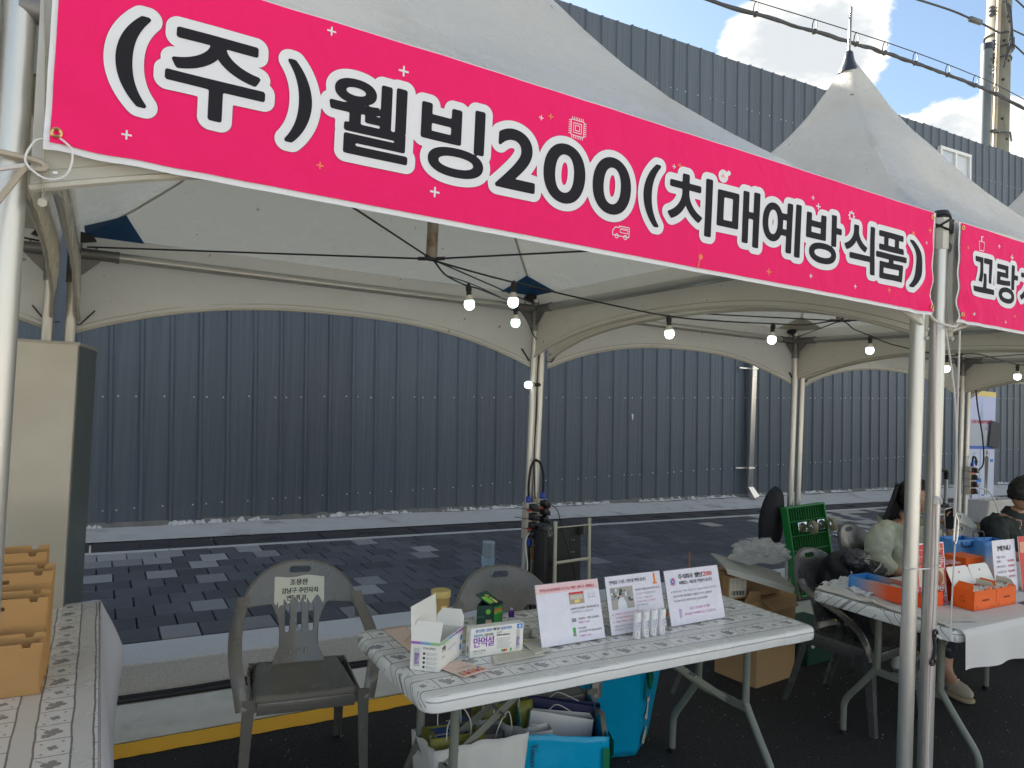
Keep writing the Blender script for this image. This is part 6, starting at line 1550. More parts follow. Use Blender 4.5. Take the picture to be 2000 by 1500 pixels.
# ================================================================== RIGHT-HAND STALL
ZB = .7445
orangec = mat('carton_orange', (.82, .125, .008), .5); orange_d = mat('print_darkline', (.12, .03, .01), .6)
wcl = thing('tablecloth', 'white cloth covering the right part of the right table and hanging over its front', 'tablecloth', (4.30, 1.95, 0))
clothm = translucent(mat('cloth_offwhite', (.72, .70, .67), .85, bump=.35, bs=350, bd=.0008), (.7, .68, .62), .15)
def cl_f(u, v):
    x = -1.195 + 1.90 * u; s = v * .87        # s: from rear edge over the top, then down the front
    if s < .69: y, z = .345 - s, ZB + .0015
    elif s < .72: a = (s - .69) / .03 * math.pi / 2; y, z = -.345 - .015 * math.sin(a), ZB + .0015 - .015 * (1 - math.cos(a))
    else:
        d = s - .72; y, z = -.360 - .022 * d / .26 * (1 + math.sin(x * 19 + 1.5)) - .006, ZB - .0135 - d * (1.05 + .12 * math.sin(x * 3.1 + 2))
    z += .0012 * mnoise.noise((x * 7, s * 7, 2)) if s < .69 else 0
    return (x, y, z)
MB().grid(cl_f, 80, 60).build('cloth', clothm, wcl, smooth=True)
def cl_s(u, v): return (-1.19 - .012 - .02 * v * (1 + .5 * math.sin(u * 9)), .345 - .69 * u, ZB + .001 - .012 - .0 - .10 * v)
# tissue paper lying at the left end
tis = translucent(mat('tissue', (.72, .69, .63), .8, bump=.5, bs=22, bd=.006), (.7, .68, .6), .2)
def tf(u, v): return (.30 * u, .62 * v + .02 * math.sin(u * 7), .008 + .012 * mnoise.noise((u * 4, v * 5, 1)) + .022 * max(0, mnoise.noise((u * 9, v * 7, 4))) * (v > .5))
MB().grid(tf, 40, 40).build('tissue_sheet', tis, smooth=True, label='creased white tissue sheet spread at the left end of the right table', cat='paper').location = (3.10, 1.66, ZB)
def tf2(u, v): return (.34 * u, .26 * v, .012 + .035 * abs(mnoise.noise((u * 5, v * 4, 7))) + .012 * mnoise.noise((u * 14, v * 12, 2)))
MB().grid(tf2, 44, 36).build('tissue_sheet', translucent(mat('tissue_white', (.75, .76, .78), .6), (.75, .76, .8), .3), smooth=True, label='crumpled bright white wrapping sheet at the rear left corner of the right table', cat='paper').location = (3.18, 2.06, ZB)
# ---- blue to orange gradient gift tray
def gradm(name, axis, a, b, stops):
    M = bpy.data.materials.new(name); M.use_nodes = True; t = NT(M.node_tree); p = t.n['Principled BSDF']
    s = t.sep(t.n.new('ShaderNodeTexCoord').outputs['Object'])[axis]
    r = t.n.new('ShaderNodeValToRGB'); t.l.new(t.m('DIVIDE', t.m('SUBTRACT', s, a), b - a, clamp=True), r.inputs[0])
    el = r.color_ramp.elements; el[0].position, el[0].color = stops[0][0], (*stops[0][1], 1); el[1].position, el[1].color = stops[-1][0], (*stops[-1][1], 1)
    for q, c in stops[1:-1]: e = el.new(q); e.color = (*c, 1)
    t.inp(p, 'Base Color', r.outputs[0]); t.inp(p, 'Roughness', .45); return M
gt = gradm('tray_gradient', 1, .0, -.37, [(0, (.04, .24, .62)), (.10, (.10, .30, .62)), (.32, (.50, .30, .26)), (.55, (.80, .10, .02)), (1, (.82, .08, .01))])
tray = thing('gift_tray', 'long open gift tray fading from blue to orange on the right table', 'box', (3.235, 2.20, ZB + .006), R(0))
Ld, Wd, Hd = .37, .15, .072
mb = MB()
for c, d in (((0.0, -Ld / 2, Hd / 2), (.003, Ld, Hd)), ((Wd, -Ld / 2, Hd / 2), (.003, Ld, Hd)), ((Wd / 2, 0, Hd / 2), (Wd, .003, Hd)), ((Wd / 2, -Ld, Hd / 2), (Wd, .003, Hd)), ((Wd / 2, -Ld / 2, .002), (Wd, Ld, .003))): mb.rbox(c, d, .001, seg=1)
mb.build('tray_body', gt, tray)
mb = MB()
for k in range(5): mb.rbox((Wd / 2 + .004 * (k % 2), -.04 - k * .068, Hd * .55 + .004 * k), (Wd - .02, .062, .004), .001, rot=(R(4 * (k % 3 - 1)), R(3 * (k % 2)), 0))
mb.build('tray_liner', MATS['tissue'], tray)
# ---- orange cake boxes
def logo(p, x, y, s):
    for k in range(9):
        a0, a1 = math.pi * (.15 + .19 * k), math.pi * (.15 + .19 * (k + 1))
        P = [(x + s * math.cos(a) * q, y + s * math.sin(a) * q * 1.05) for q, a in ((1, a0), (1, a1), (.88, a1), (.88, a0))]; p.poly(P, orange_d)
    p.poly([(x + s * .45, y - s * .2), (x + s * .9, y - s * 1.1), (x + s * 1.1, y - s * 1.05), (x + s * .6, y - s * .1)], orange_d, 1).rect(x + s * 1.05, y + s * .7, s * .5, s * .08, orange_d)
def cake_box(loc, rz, d, label, open_=False):
    t = thing('cake_box', label, 'box', loc, rz, group='orange cake boxes on the right table'); w, dp, h = d
    if not open_:
        MB().rbox((w / 2, dp / 2, h / 2), d, .002, seg=1).build('box_body', orangec, t)
        MB().rbox((w / 2, dp / 2, h + .0006), (w - .004, dp - .004, .0012), .0005, seg=1).build('lid', orangec, t)
    else:
        mb = MB()
        for c, q in (((w / 2, .001, h / 2), (w, .002, h)), ((w / 2, dp - .001, h / 2), (w, .002, h)), ((.001, dp / 2, h / 2), (.002, dp, h)), ((w - .001, dp / 2, h / 2), (.002, dp, h)), ((w / 2, dp / 2, .001), (w, dp, .002))): mb.box(c, q)
        mb.build('box_body', orangec, t)
        P = [Vector((0, dp, h)), Vector((w, dp, h)), Vector((w - .004, dp + .034, h + .070)), Vector((w - .016, dp + .040, h + .080)), Vector((.014, dp + .040, h + .080)), Vector((.002, dp + .034, h + .070))]
        n = Vector((0, .0022, -.0008))
        MB().add(P, [(0, 1, 2, 3, 4, 5)]).build('lid', card, t); MB().add([q + n for q in P], [(5, 4, 3, 2, 1, 0)]).build('lid_outer', orangec, t)
        p = Print(P[0], P[1] - P[0], P[4] - P[0] - Vector((P[4] - P[0]).dot(Vector((1, 0, 0))) * Vector((1, 0, 0))), .001)
        c_ = w / 2; p.poly([(c_, .054), (c_ + .007, .062), (c_ + .004, .066), (c_, .063), (c_ - .004, .066), (c_ - .007, .062)], pred); p.build(t, 'heart_print')
        for s in (0, 1):
            x = w * s; MB().add([(x, .004, h), (x, dp - .004, h), (x + (.024 if s == 0 else -.012), dp - .012, h + .030), (x + (.024 if s == 0 else -.012), .018, h + .028)], [(0, 1, 2, 3)]).build('side_flap', orangec if s == 0 else card_in, t, solid=.001)
        MB().add([(w * .52, .0, h), (w * .72, .0, h), (w * .70, -.004, h + .014), (w * .55, -.004, h + .014)], [(0, 1, 2, 3)]).build('tuck_tab', orangec, t, solid=.001)
        MB().grid(lambda u, v: (.006 + (w - .012) * u, .006 + (dp - .012) * v, h - .008 + .022 * abs(mnoise.noise((u * 6 + loc[0] * 9, v * 5, 3))) + .01 * mnoise.noise((u * 17, v * 14, 1))), 26, 18).build('wrapped_cakes', mat('wrap_film', (.62, .56, .48), .2, spec=.7, var=.3, vs=60), t)
    p = Print((0, 0, 0), (1, 0, 0), up_, .0012)
    p.text('WITH ME', w * .5, h * .45, .0085, orange_d, w * .30, al='C', bold=.02)
    for k in range(3): p.rect(w * .06, h * (.10 + .06 * k), w * .12, .0012, orange_d)
    p.rect(w * .72, h * .12, w * .22, .0012, orange_d); p.build(t)
    p = Print((0, dp, 0), (0, -1, 0), up_, .0012); logo(p, dp * .45, h * .5, .012); p.build(t, 'logo_print')
    return t
cake_box((3.470, 1.738, ZB + .002), R(-2), (.178, .095, .088), 'open orange cake box at the front with its lid up, the left one of two', True)
cake_box((3.651, 1.733, ZB + .002), R(-1), (.172, .095, .088), 'open orange cake box at the front with its lid up, the right one of two', True)
cake_box((3.52, 1.89, ZB + .002), R(-4), (.18, .14, .072), 'closed orange cake box at the bottom of the rear stack', False)
cake_box((3.51, 1.892, ZB + .077), R(-7), (.18, .14, .072), 'closed orange cake box in the middle of the rear stack', False)
cake_box((3.862, 1.978, ZB + .082), R(-3), (.155, .12, .080), 'closed orange cake box raised on another box behind the open ones', False)
cake_box((3.85, 1.99, ZB + .002), R(-3), (.17, .13, .078), 'closed orange cake box under the raised one, mostly hidden', False)
pkf = mat('film_pink', (.72, .38, .38), .2, trans=.3)
MB().grid(lambda u, v: (.16 * u, .12 * v, .012 + .022 * abs(mnoise.noise((u * 5, v * 5, 8)))), 20, 16).build('film_pack', pkf, label='crumpled pink cellophane on the middle orange box', cat='wrapping').location = (3.55, 1.92, ZB + .150)
# ---- blue gift bags
gbm = gradm('bag_gradient', 2, .22, .0, [(0, (.05, .25, .66)), (.35, (.10, .30, .62)), (.62, (.35, .35, .40)), (.85, (.42, .28, .26)), (1, (.55, .20, .12))])
def gift_bag(loc, rz, label, w=.20, d=.11, h=.205, let=True):
    t = thing('gift_bag', label, 'gift bag', loc, rz, group='blue fading gift bags behind the orange boxes'); mb = MB()
    mb.grid(lambda u, v: (-w / 2 + w * u, -d / 2 + .004 * math.sin(v * 3), h * v), 6, 6).grid(lambda u, v: (-w / 2 + w * u, d / 2, h * v), 6, 6)
    for s in (-1, 1): mb.add([(s * w / 2, -d / 2, 0), (s * w / 2, 0, 0), (s * w / 2, d / 2, 0), (s * w / 2, -d / 2, h), (s * (w / 2 - .022), 0, h), (s * w / 2, d / 2, h)], [(0, 1, 4, 3), (1, 2, 5, 4)])
    mb.add([(-w / 2, -d / 2, 0), (w / 2, -d / 2, 0), (w / 2, d / 2, 0), (-w / 2, d / 2, 0)], [(0, 1, 2, 3)])
    mb.build('bag_body', gbm, t, solid=.0012, ang=30, smooth=True)
    hb = mat('ribbon_navy', (.01, .012, .03), .5)
    for s in (-1, 1): MB().tube(curve_pts([(-.04, s * d / 2, h - .01), (-.035, s * (d / 2 + .004), h + .03 if s > 0 else h - .035), (.035, s * (d / 2 + .004), h + .03 if s > 0 else h - .035), (.04, s * d / 2, h - .01)], 6), .004, 6, flat=.3).build('handle', hb, t, smooth=True)
    MB().lathe([(.005, 0), (.003, .002)], (.0, -d / 2, h - .012), 8, axis=(0, -1, 0)).build('stud', steel, t)
    if let:
        p = Print((-w / 2, -d / 2 - .003, 0), (1, 0, 0), up_, .0012); p.text('GG', .135, .075, .026, pblack, .055, bold=.03); p.rect(.125, .165, .035, .030, hb); p.build(t)
    return t
gift_bag((4.20, 2.20, ZB + .002), R(-8), 'rear left blue gift bag of the pair behind the orange boxes', let=False, w=.24)
gift_bag((4.34, 2.11, ZB + .002), R(-12), 'front right blue gift bag printed GG beside the menu sign', w=.22)
# ---- upright cards
def stand_card(loc, rz, w, h, label, fn, base=sheetm, lean=R(6)):
    t = thing('table_sign', label, 'sign', loc, rz, group='upright acrylic cards on the right table'); uy = Vector((0, math.sin(lean), math.cos(lean))); ux = Vector((1, 0, 0)); nn = ux.cross(uy)
    P = [ux * -w / 2, ux * w / 2, ux * w / 2 + uy * h, ux * -w / 2 + uy * h]
    MB().add(P + [q - nn * .0035 for q in P], [(0, 1, 2, 3), (7, 6, 5, 4), (0, 4, 5, 1), (1, 5, 6, 2), (2, 6, 7, 3), (3, 7, 4, 0)]).build('card', base, t)
    MB().rbox((0, .02, .002), (w + .004, .07, .004), .001).build('acrylic_foot', acr, t)
    p = Print(P[0], ux, uy, .001); fn(p, w, h); p.build(t)
def menu(p, w, h):
    p.text('MENU', w * .22, h * .80, .026, pblack, w * .56, bold=.015)
    p.text('개별 1,100원', w * .14, h * .66, .009, pgrey, w * .40)
    for k, (a, b) in enumerate((('선물세트', '16,000'), ('츄러스', '1,000'), ('크로와상 만두', '15,000'), ('아메리카노', '1,000'))):
        y = h * (.58 - .10 * k); p.text(a, w * .12, y, .0095, pblack, w * (.42 if k else .2)).text(b, w * .62, y, .011, mat('print_rose', (.6, .14, .18), .6), w * .28, bold=.02)
stand_card((4.030, 1.862, ZB + .003), R(-2), .205, .262, 'white menu card headed MENU standing at the right of the orange boxes', menu)
def redp(p, w, h):
    p.rect(0, 0, w, h, mat('poster_red', (.72, .04, .03), .45)).rect(w * .04, h * .70, w * .9, h * .2, mat('poster_peach', (.80, .36, .22), .5), 1).disc(w * .5, h * .45, .05, mat('poster_peach', (.80, .36, .22), .5), 1).disc(w * .45, h * .30, .04, mat('poster_brown', (.35, .12, .05), .5), 2)
stand_card((4.235, 1.84, ZB + .003), R(-2), .19, .275, 'red food poster card at the right picture edge next to the menu', redp)
def posterA(p, w, h):
    p.rect(w * .03, h * .02, w * .94, h * .96, mat('poster_crimson', (.62, .03, .035), .5))
    for k in range(9): p.rect(w * .05, h * (.05 + k * .105), w * .9, .002, cw, .2)
    for k in range(5): p.rect(w * (.12 + k * .18), h * .03, .002, h * .94, cw, .3)
    p.rect(w * .06, h * .32, w * .88, h * .26, mat('poster_cream', (.62, .50, .36), .5), 1).disc(w * .72, h * .43, .035, mat('poster_brown', (.35, .12, .05), .5), 2).disc(w * .45, h * .38, .025, mat('poster_crust', (.55, .30, .12), .5), 2)
    p.text('만두', w * .50, h * .86, .022, pyel, w * .4, lv=3, bold=.03).text('츄러스', w * .40, h * .76, .020, pblack, w * .5, lv=3, bold=.03)
    for k, s_ in enumerate(('구움만두', '떡갈비', '고구마')): p.text(s_, w * .30, h * (.65 if k == 0 else .20 - .12 * (k - 1)), .030, cw, w * .64, lv=3, bold=.03)
    p.vtext('OPEN', w * .90, h * .05, .016, pblack, .055, lv=4, bold=.02)
stand_card((3.375, 1.865, ZB + .003), R(-3), .215, .285, 'red lattice food poster card just right of the double front pole', posterA)
MB().rbox((3.93, 1.70, ZB + .004), (.16, .07, .003), .001).build('flyer', mat('flyer_navy', (.03, .035, .07), .4), label='dark flyer lying on the cloth in front of the menu card', cat='flyer')

# ---- backpack on the dark chair
bpk = thing('backpack', 'black backpack slumped on the seat and back of the chair between the tables', 'backpack', (3.80, 2.56, .43), R(10))
bkm = mat('nylon_black', (.012, .012, .015), .65, var=.2, vs=20, bump=.5, bs=35, bd=.003); bkm2 = mat('nylon_shine', (.03, .032, .04), .3, var=.2, vs=15)
def blob(seed, r, sub=4, amp=.2, squ=2.6):
    bm = bmesh.new(); bmesh.ops.create_icosphere(bm, subdivisions=sub, radius=1); out = []
    for v in bm.verts:
        q = v.co; m = (abs(q.x) ** squ + abs(q.y) ** squ + abs(q.z) ** squ) ** (1 / squ); q = q / m
        n = amp * (mnoise.noise(q * 1.7 + Vector((seed, 0, 0))) + .5 * mnoise.noise(q * 4.1 + Vector((0, seed, 0))) + .22 * mnoise.noise(q * 11))
        out.append(Vector((q.x * r[0], q.y * r[1], q.z * r[2])) * (1 + n))
    bm.verts.index_update(); F = [[w_.index for w_ in f.verts] for f in bm.faces]; bm.free(); return out, F
v_, f_ = blob(2, (.13, .10, .20), amp=.16); MB().add([Matrix.Rotation(R(-14), 3, 'Y') @ p + Vector((-.04, .04, .20)) for p in v_], f_).build('main_bag', bkm, bpk, smooth=True)
v_, f_ = blob(9, (.17, .085, .085), amp=.22); MB().add([Matrix.Rotation(R(12), 3, 'Y') @ p + Vector((.12, -.02, .26)) for p in v_], f_).build('front_pocket', bkm, bpk, smooth=True)
v_, f_ = blob(5, (.10, .06, .06), amp=.2); MB().add([p + Vector((-.06, -.04, .36)) for p in v_], f_).build('top_flap', bkm2, bpk, smooth=True)
for k, P in enumerate(([(-.13, -.05, .33), (-.15, -.06, .22), (-.12, -.07, .12)], [(-.06, -.09, .38), (-.0, -.10, .37), (.05, -.10, .33)], [(.02, -.11, .30), (.07, -.12, .33), (.13, -.10, .34)])):
    MB().tube(curve_pts(P, 6), .004, 6).build('zip', steel, bpk, smooth=True)
for p_ in ((-.03, -.105, .20), (.02, -.115, .27), (-.12, -.08, .105)): MB().lathe([(.006, -.012), (.008, 0), (.005, .014)], p_, 8).build('zip_pull', mat('pull_brass', (.55, .42, .22), .25, metal=.9), bpk, smooth=True)
MB().tube(curve_pts([(-.14, .0, .05), (-.17, -.06, -.08), (-.14, -.08, -.22), (-.10, -.04, -.26)], 6), .012, 6, flat=.2).build('strap', bkm, bpk, smooth=True)
# black jacket hanging below and behind the seat
v_, f_ = blob(14, (.17, .10, .17), amp=.2)
MB().add([p for p in v_], f_).build('jacket', bkm, smooth=True, label='black jacket bundled on the seat under the backpack', cat='jacket').location = (3.74, 2.34, .50)
# shiny dark bag at the back of the woman's chair
v_, f_ = blob(23, (.11, .06, .17), amp=.10, squ=3)
sb = MB().add([p for p in v_], f_).build('shiny_bag', mat('vinyl_dark', (.06, .065, .065), .08, trans=.25, spec=.8, coat=.6), smooth=True, label='shiny translucent dark bag hung on the grey chair behind the woman', cat='bag'); sb.location = (4.88, 3.12, .58)
# long black bag hanging on the rear right pole
v_, f_ = blob(31, (.12, .08, .30), amp=.10, squ=2.2)
hb_ = MB().add([p * 1.0 + Vector((.04 * (p.z / .3), 0, 0)) for p in v_], f_).build('hanging_bag', bkm, smooth=True, label='black garment bag hanging on the rear poles behind the green crate trolley', cat='bag'); hb_.location = (5.03, 4.16, .66)
# ---- green crate trolley stood on end
gc = thing('crate_trolley', 'green plastic grid trolley stood on end with two caster wheels facing us', 'trolley', (5.27, 3.88, .12), rot=(R(-9), R(-5), R(-6)))
grn = mat('crate_green', (.012, .21, .04), .4); grd = mat('crate_green_deep', (.006, .10, .022), .5)
w_, h_ = .42, .72
MB().rbox((0, .014, h_ / 2), (w_, .012, h_), .003).build('plate', grd, gc)
mb = MB()
for x in (-w_ / 2, w_ / 2): mb.rbox((x, 0, h_ / 2), (.016, .075, h_ + .01), .004)
for z in (0, h_): mb.rbox((0, 0, z), (w_, .075, .016), .004)
mb.build('frame', grn, gc)
for i in range(1, 6): MB().rbox((0, -.006, h_ * i / 6), (w_ - .02, .040, .007), .002).build('rib', grn, gc)
for i in range(1, 15): MB().rbox((-w_ / 2 + w_ * i / 15, .004, h_ / 2), (.005, .032, h_ - .02), .001).build('rib', grn, gc)
chrome = mat('chrome', (.65, .68, .70), .12, metal=1.); tyre = mat('caster_tyre', (.30, .28, .18), .6)
for x in (-.06, .16):
    c = thing('caster', None, None, (x, -.06, h_ * .76)); c.parent = gc
    MB().rbox((0, .035, 0), (.10, .006, .085), .002).lathe([(.028, .0), (.03, -.03), (.02, -.045)], (0, .035, 0), 16, axis=(0, -1, 0)).build('fork', chrome, c, smooth=True)
    MB().lathe([(.018, -.016), (.054, -.016), (.058, 0), (.054, .016), (.018, .016), (.018, -.016)], (.045, -.035, -.005), 26, axis=(1, -.35, 0)).build('tyre', tyre, c, smooth=True)
    MB().lathe([(.0, -.021), (.022, -.020), (.026, -.012), (.026, .012), (.022, .020), (0, .021)], (.045, -.035, -.005), 20, axis=(1, -.35, 0)).build('hub', chrome, c, smooth=True)
# dark green crate under the tables
dc = thing('crate', 'dark green plastic crate on the ground behind the cardboard boxes', 'crate', (3.98, 2.98, 0), R(5))
MB().rbox((.17, .12, .12), (.34, .26, .24), .008).build('crate_body', mat('crate_dark', (.006, .05, .03), .5), dc)
p = Print((0, -.0105, 0), (1, 0, 0), up_, .001); p.disc(.05, .13, .022, cw); p.build(dc)
for z in (.05, .10, .15, .20): MB().rbox((.17, -.012, z), (.33, .006, .006), .001).build('rib', MATS['crate_dark'], dc)

# ---- roll-up banner at the far right
ru = thing('rollup_banner', 'tall roll-up banner with a pale tower picture, red title and two standing figures', 'banner stand', (12.28, 6.12, ZP), R(0))
MB().rbox((0, 0, .04), (.88, .18, .08), .02).build('base', mat('aluminium_base', (.55, .55, .56), .35, metal=.6), ru)
MB().rbox((0, 0, 1.0), (.84, .006, 1.88), .001, seg=1).build('panel', mat('rollup_lilac', (.50, .53, .74), .5), ru)
p = Print((-.42, -.004, .06), (1, 0, 0), up_, .0012); bl2 = mat('print_royal', (.03, .12, .46), .5); tw = mat('print_tower', (.30, .45, .60), .5)
p.rect(.0, 1.80, .84, .08, pyel).rect(0, 0, .84, .10, pyel).rect(0, .10, .84, .07, bl2).rect(0, .17, .84, .80, mat('rollup_white', (.58, .60, .70), .5)).rect(0, .95, .84, .05, bl2, 1).rect(.40, .17, .015, .80, bl2, 1)
p.rect(0, 1.0, .84, .36, mat('rollup_grey', (.42, .44, .48), .5))
p.poly([(.37, 1.40), (.47, 1.40), (.435, 1.60), (.425, 1.76), (.415, 1.76), (.405, 1.60)], tw, 1).rect(.33, 1.38, .18, .03, tw, 1)
p.text('나라를 지킨 100년의 영웅들', .12, 1.36, .05, pred, .60, lv=2, bold=.03)
for x, y, s_, c in ((.60, .22, .95, mat('figure_brown', (.10, .085, .07), .6)), (.16, .10, .70, mat('figure_dark', (.03, .03, .035), .6)), (.56, 1.02, .36, cw), (.70, 1.02, .42, pblue)):
    p.poly([(x - .045 * s_, y), (x - .02 * s_, y), (x, y + .30 * s_), (x + .02 * s_, y), (x + .045 * s_, y), (x + .05 * s_, y + .35 * s_), (x + .065 * s_, y + .62 * s_), (x + .02 * s_, y + .66 * s_), (x - .02 * s_, y + .66 * s_), (x - .065 * s_, y + .62 * s_), (x - .05 * s_, y + .35 * s_)], c, 2).disc(x, y + .71 * s_, .035 * s_, mat('figure_skin', (.30, .18, .12), .6), 2.5, ry=.045 * s_)
p.rect(.30, .42, .16, .06, pblue, 3).rect(.22, .72, .12, .05, pblue, 3).rect(.70, .74, .10, .05, pblue, 3).rect(.47, .20, .08, .02, bl2, 3); p.text('만세', .16, .86, .03, pblue, .09, lv=3).text('독립', .60, .86, .03, pblue, .09, lv=3)
p.build(ru)
MB().rbox((0, 0, 0), (.30, .01, .42), .002, rot=(0, R(8), 0)).build('framed_picture', pblack, label='small black framed picture hanging at the right edge of the roll-up banner', cat='picture').location = (12.62, 6.08, 1.42)
# outlet strip and leads on the far rear pole
pw3 = power_box('outlet_strip', (7.90, 4.03, .85), .29, 4, 'outlet strip with red flaps on the far rear pole by the roll-up banner', w=.11, reds=(.80, .12))
feed((7.93, 4.03, 1.135), [(7.93, 4.03, 1.16), (7.95, 4.03, 1.24), (8.0, 4.03, 1.22), (8.01, 4.03, 1.15)], .010, 'looped black lead with blue connector on the far rear pole')
rope('power_cable', [(8.0, 4.05, 1.95), (8.03, 4.04, 1.75), (8.12, 4.03, 1.45), (8.13, 4.02, 1.18), (8.02, 4.02, 1.09)], .008, 'black cord drooping from the tent to the far outlet strip', rub, cat='cable')
rope('power_cable', [(7.98, 4.0, .93), (8.12, 3.95, .88), (8.20, 3.9, .70), (8.18, 3.85, .45), (8.28, 3.8, .30)], .009, 'white cord curving down from the far outlet strip', MATS['cable_white'], cat='cable')
ht = thing('hand_truck', 'folding hand truck with black grip and steel tubes beside the far rear pole', 'trolley', (7.86, 4.32, ZP))
mb = MB().tube([(-.13, 0, 0), (-.13, 0, .82)], .018, 10).tube([(.13, 0, 0), (.13, 0, .82)], .018, 10).tube([(-.13, 0, .42), (.13, 0, .42)], .012, 8); mb.build('tube_frame', MATS['galvanised'], ht, smooth=True)
MB().tube(curve_pts([(-.13, 0, .80), (-.13, 0, .87), (-.09, 0, .90), (.09, 0, .90), (.13, 0, .87), (.13, 0, .80)], 5), .023, 10).build('grip', rub, ht, smooth=True)
mb = MB()
for k in range(7): mb.rbox((-.12 + .04 * k, -.02, .52 + .01 * (k % 2)), (.05, .03, .035), .01, rot=(0, R(20 * (k % 3 - 1)), 0))
mb.build('elastic_cord', rub, ht)
for x in (-.17, .17): MB().lathe([(.02, -.02), (.075, -.02), (.08, 0), (.075, .02), (.02, .02)], (x, .02, .08), 18, axis=(1, 0, 0)).build('wheel', rub, ht, smooth=True)
# parcel and white carrier on the pavement behind
fb = thing('cardboard_box', 'low brown parcel box with shiny tape on the pavement behind the seated man', 'cardboard box', (8.75, 4.35, ZP), R(-14))
MB().rbox((.36, .2, .13), (.72, .40, .26), .006).build('box_body', cbd2, fb); MB().rbox((.36, -.001, .17), (.70, .003, .06), .001).build('tape', MATS['tape_brown'], fb)
t_, _, _ = hull_bag('paper_carrier', 'large white paper carrier standing on the parcel box by the man', [(8.85, 4.33, .44), (9.35, 4.25, .44), (9.40, 4.50, .44), (8.92, 4.56, .44)], [(8.80, 4.28, .72), (9.42, 4.20, .74), (9.44, 4.50, .72), (8.90, 4.58, .70)], pw, 'shopping bag', .010, 41)

# ================================================================== PEOPLE
skinm = mat('skin', (.46, .245, .155), .5, var=.06, vs=30); hairm = mat('hair_black', (.008, .007, .007), .42, bump=.8, bs=70, bd=.004, stretch=(6, 6, .6))
blouse = mat('blouse_sage', (.52, .53, .40), .75, bump=.6, bs=16, bd=.012, var=.05, vs=8); trous = mat('trousers_navy', (.012, .014, .024), .8); shirtd = mat('shirt_dark_green', (.014, .022, .020), .75, bump=.5, bs=14, bd=.01)
def skinned(name, pts, edges, rad, m, parent, root=0, sub=2, label=None):
    me = bpy.data.meshes.new(name); me.from_pydata([tuple(p) for p in pts], edges, []); me.materials.append(m)
    o = bpy.data.objects.new(name, me); COL.objects.link(o); o.parent = parent
    sk = o.modifiers.new('skin', 'SKIN'); sk.use_smooth_shade = True; sk.branch_smoothing = .4
    for i, v in enumerate(me.skin_vertices[0].data):
        r = rad[i]; v.radius = r if isinstance(r, tuple) else (r, r); v.use_root = (i == root)
    sb_ = o.modifiers.new('sub', 'SUBSURF'); sb_.levels = sub; sb_.render_levels = sub
    if name in ('blouse', 'shirt', 'trousers'):
        tx = bpy.data.textures.new('cloth_folds', 'CLOUDS'); tx.noise_scale = .075; tx.noise_depth = 3
        s3 = o.modifiers.new('dense', 'SUBSURF'); s3.levels = 2; s3.render_levels = 2
        dm = o.modifiers.new('folds', 'DISPLACE'); dm.texture = tx; dm.strength = .034; dm.mid_level = .5
    return tag(o, label)
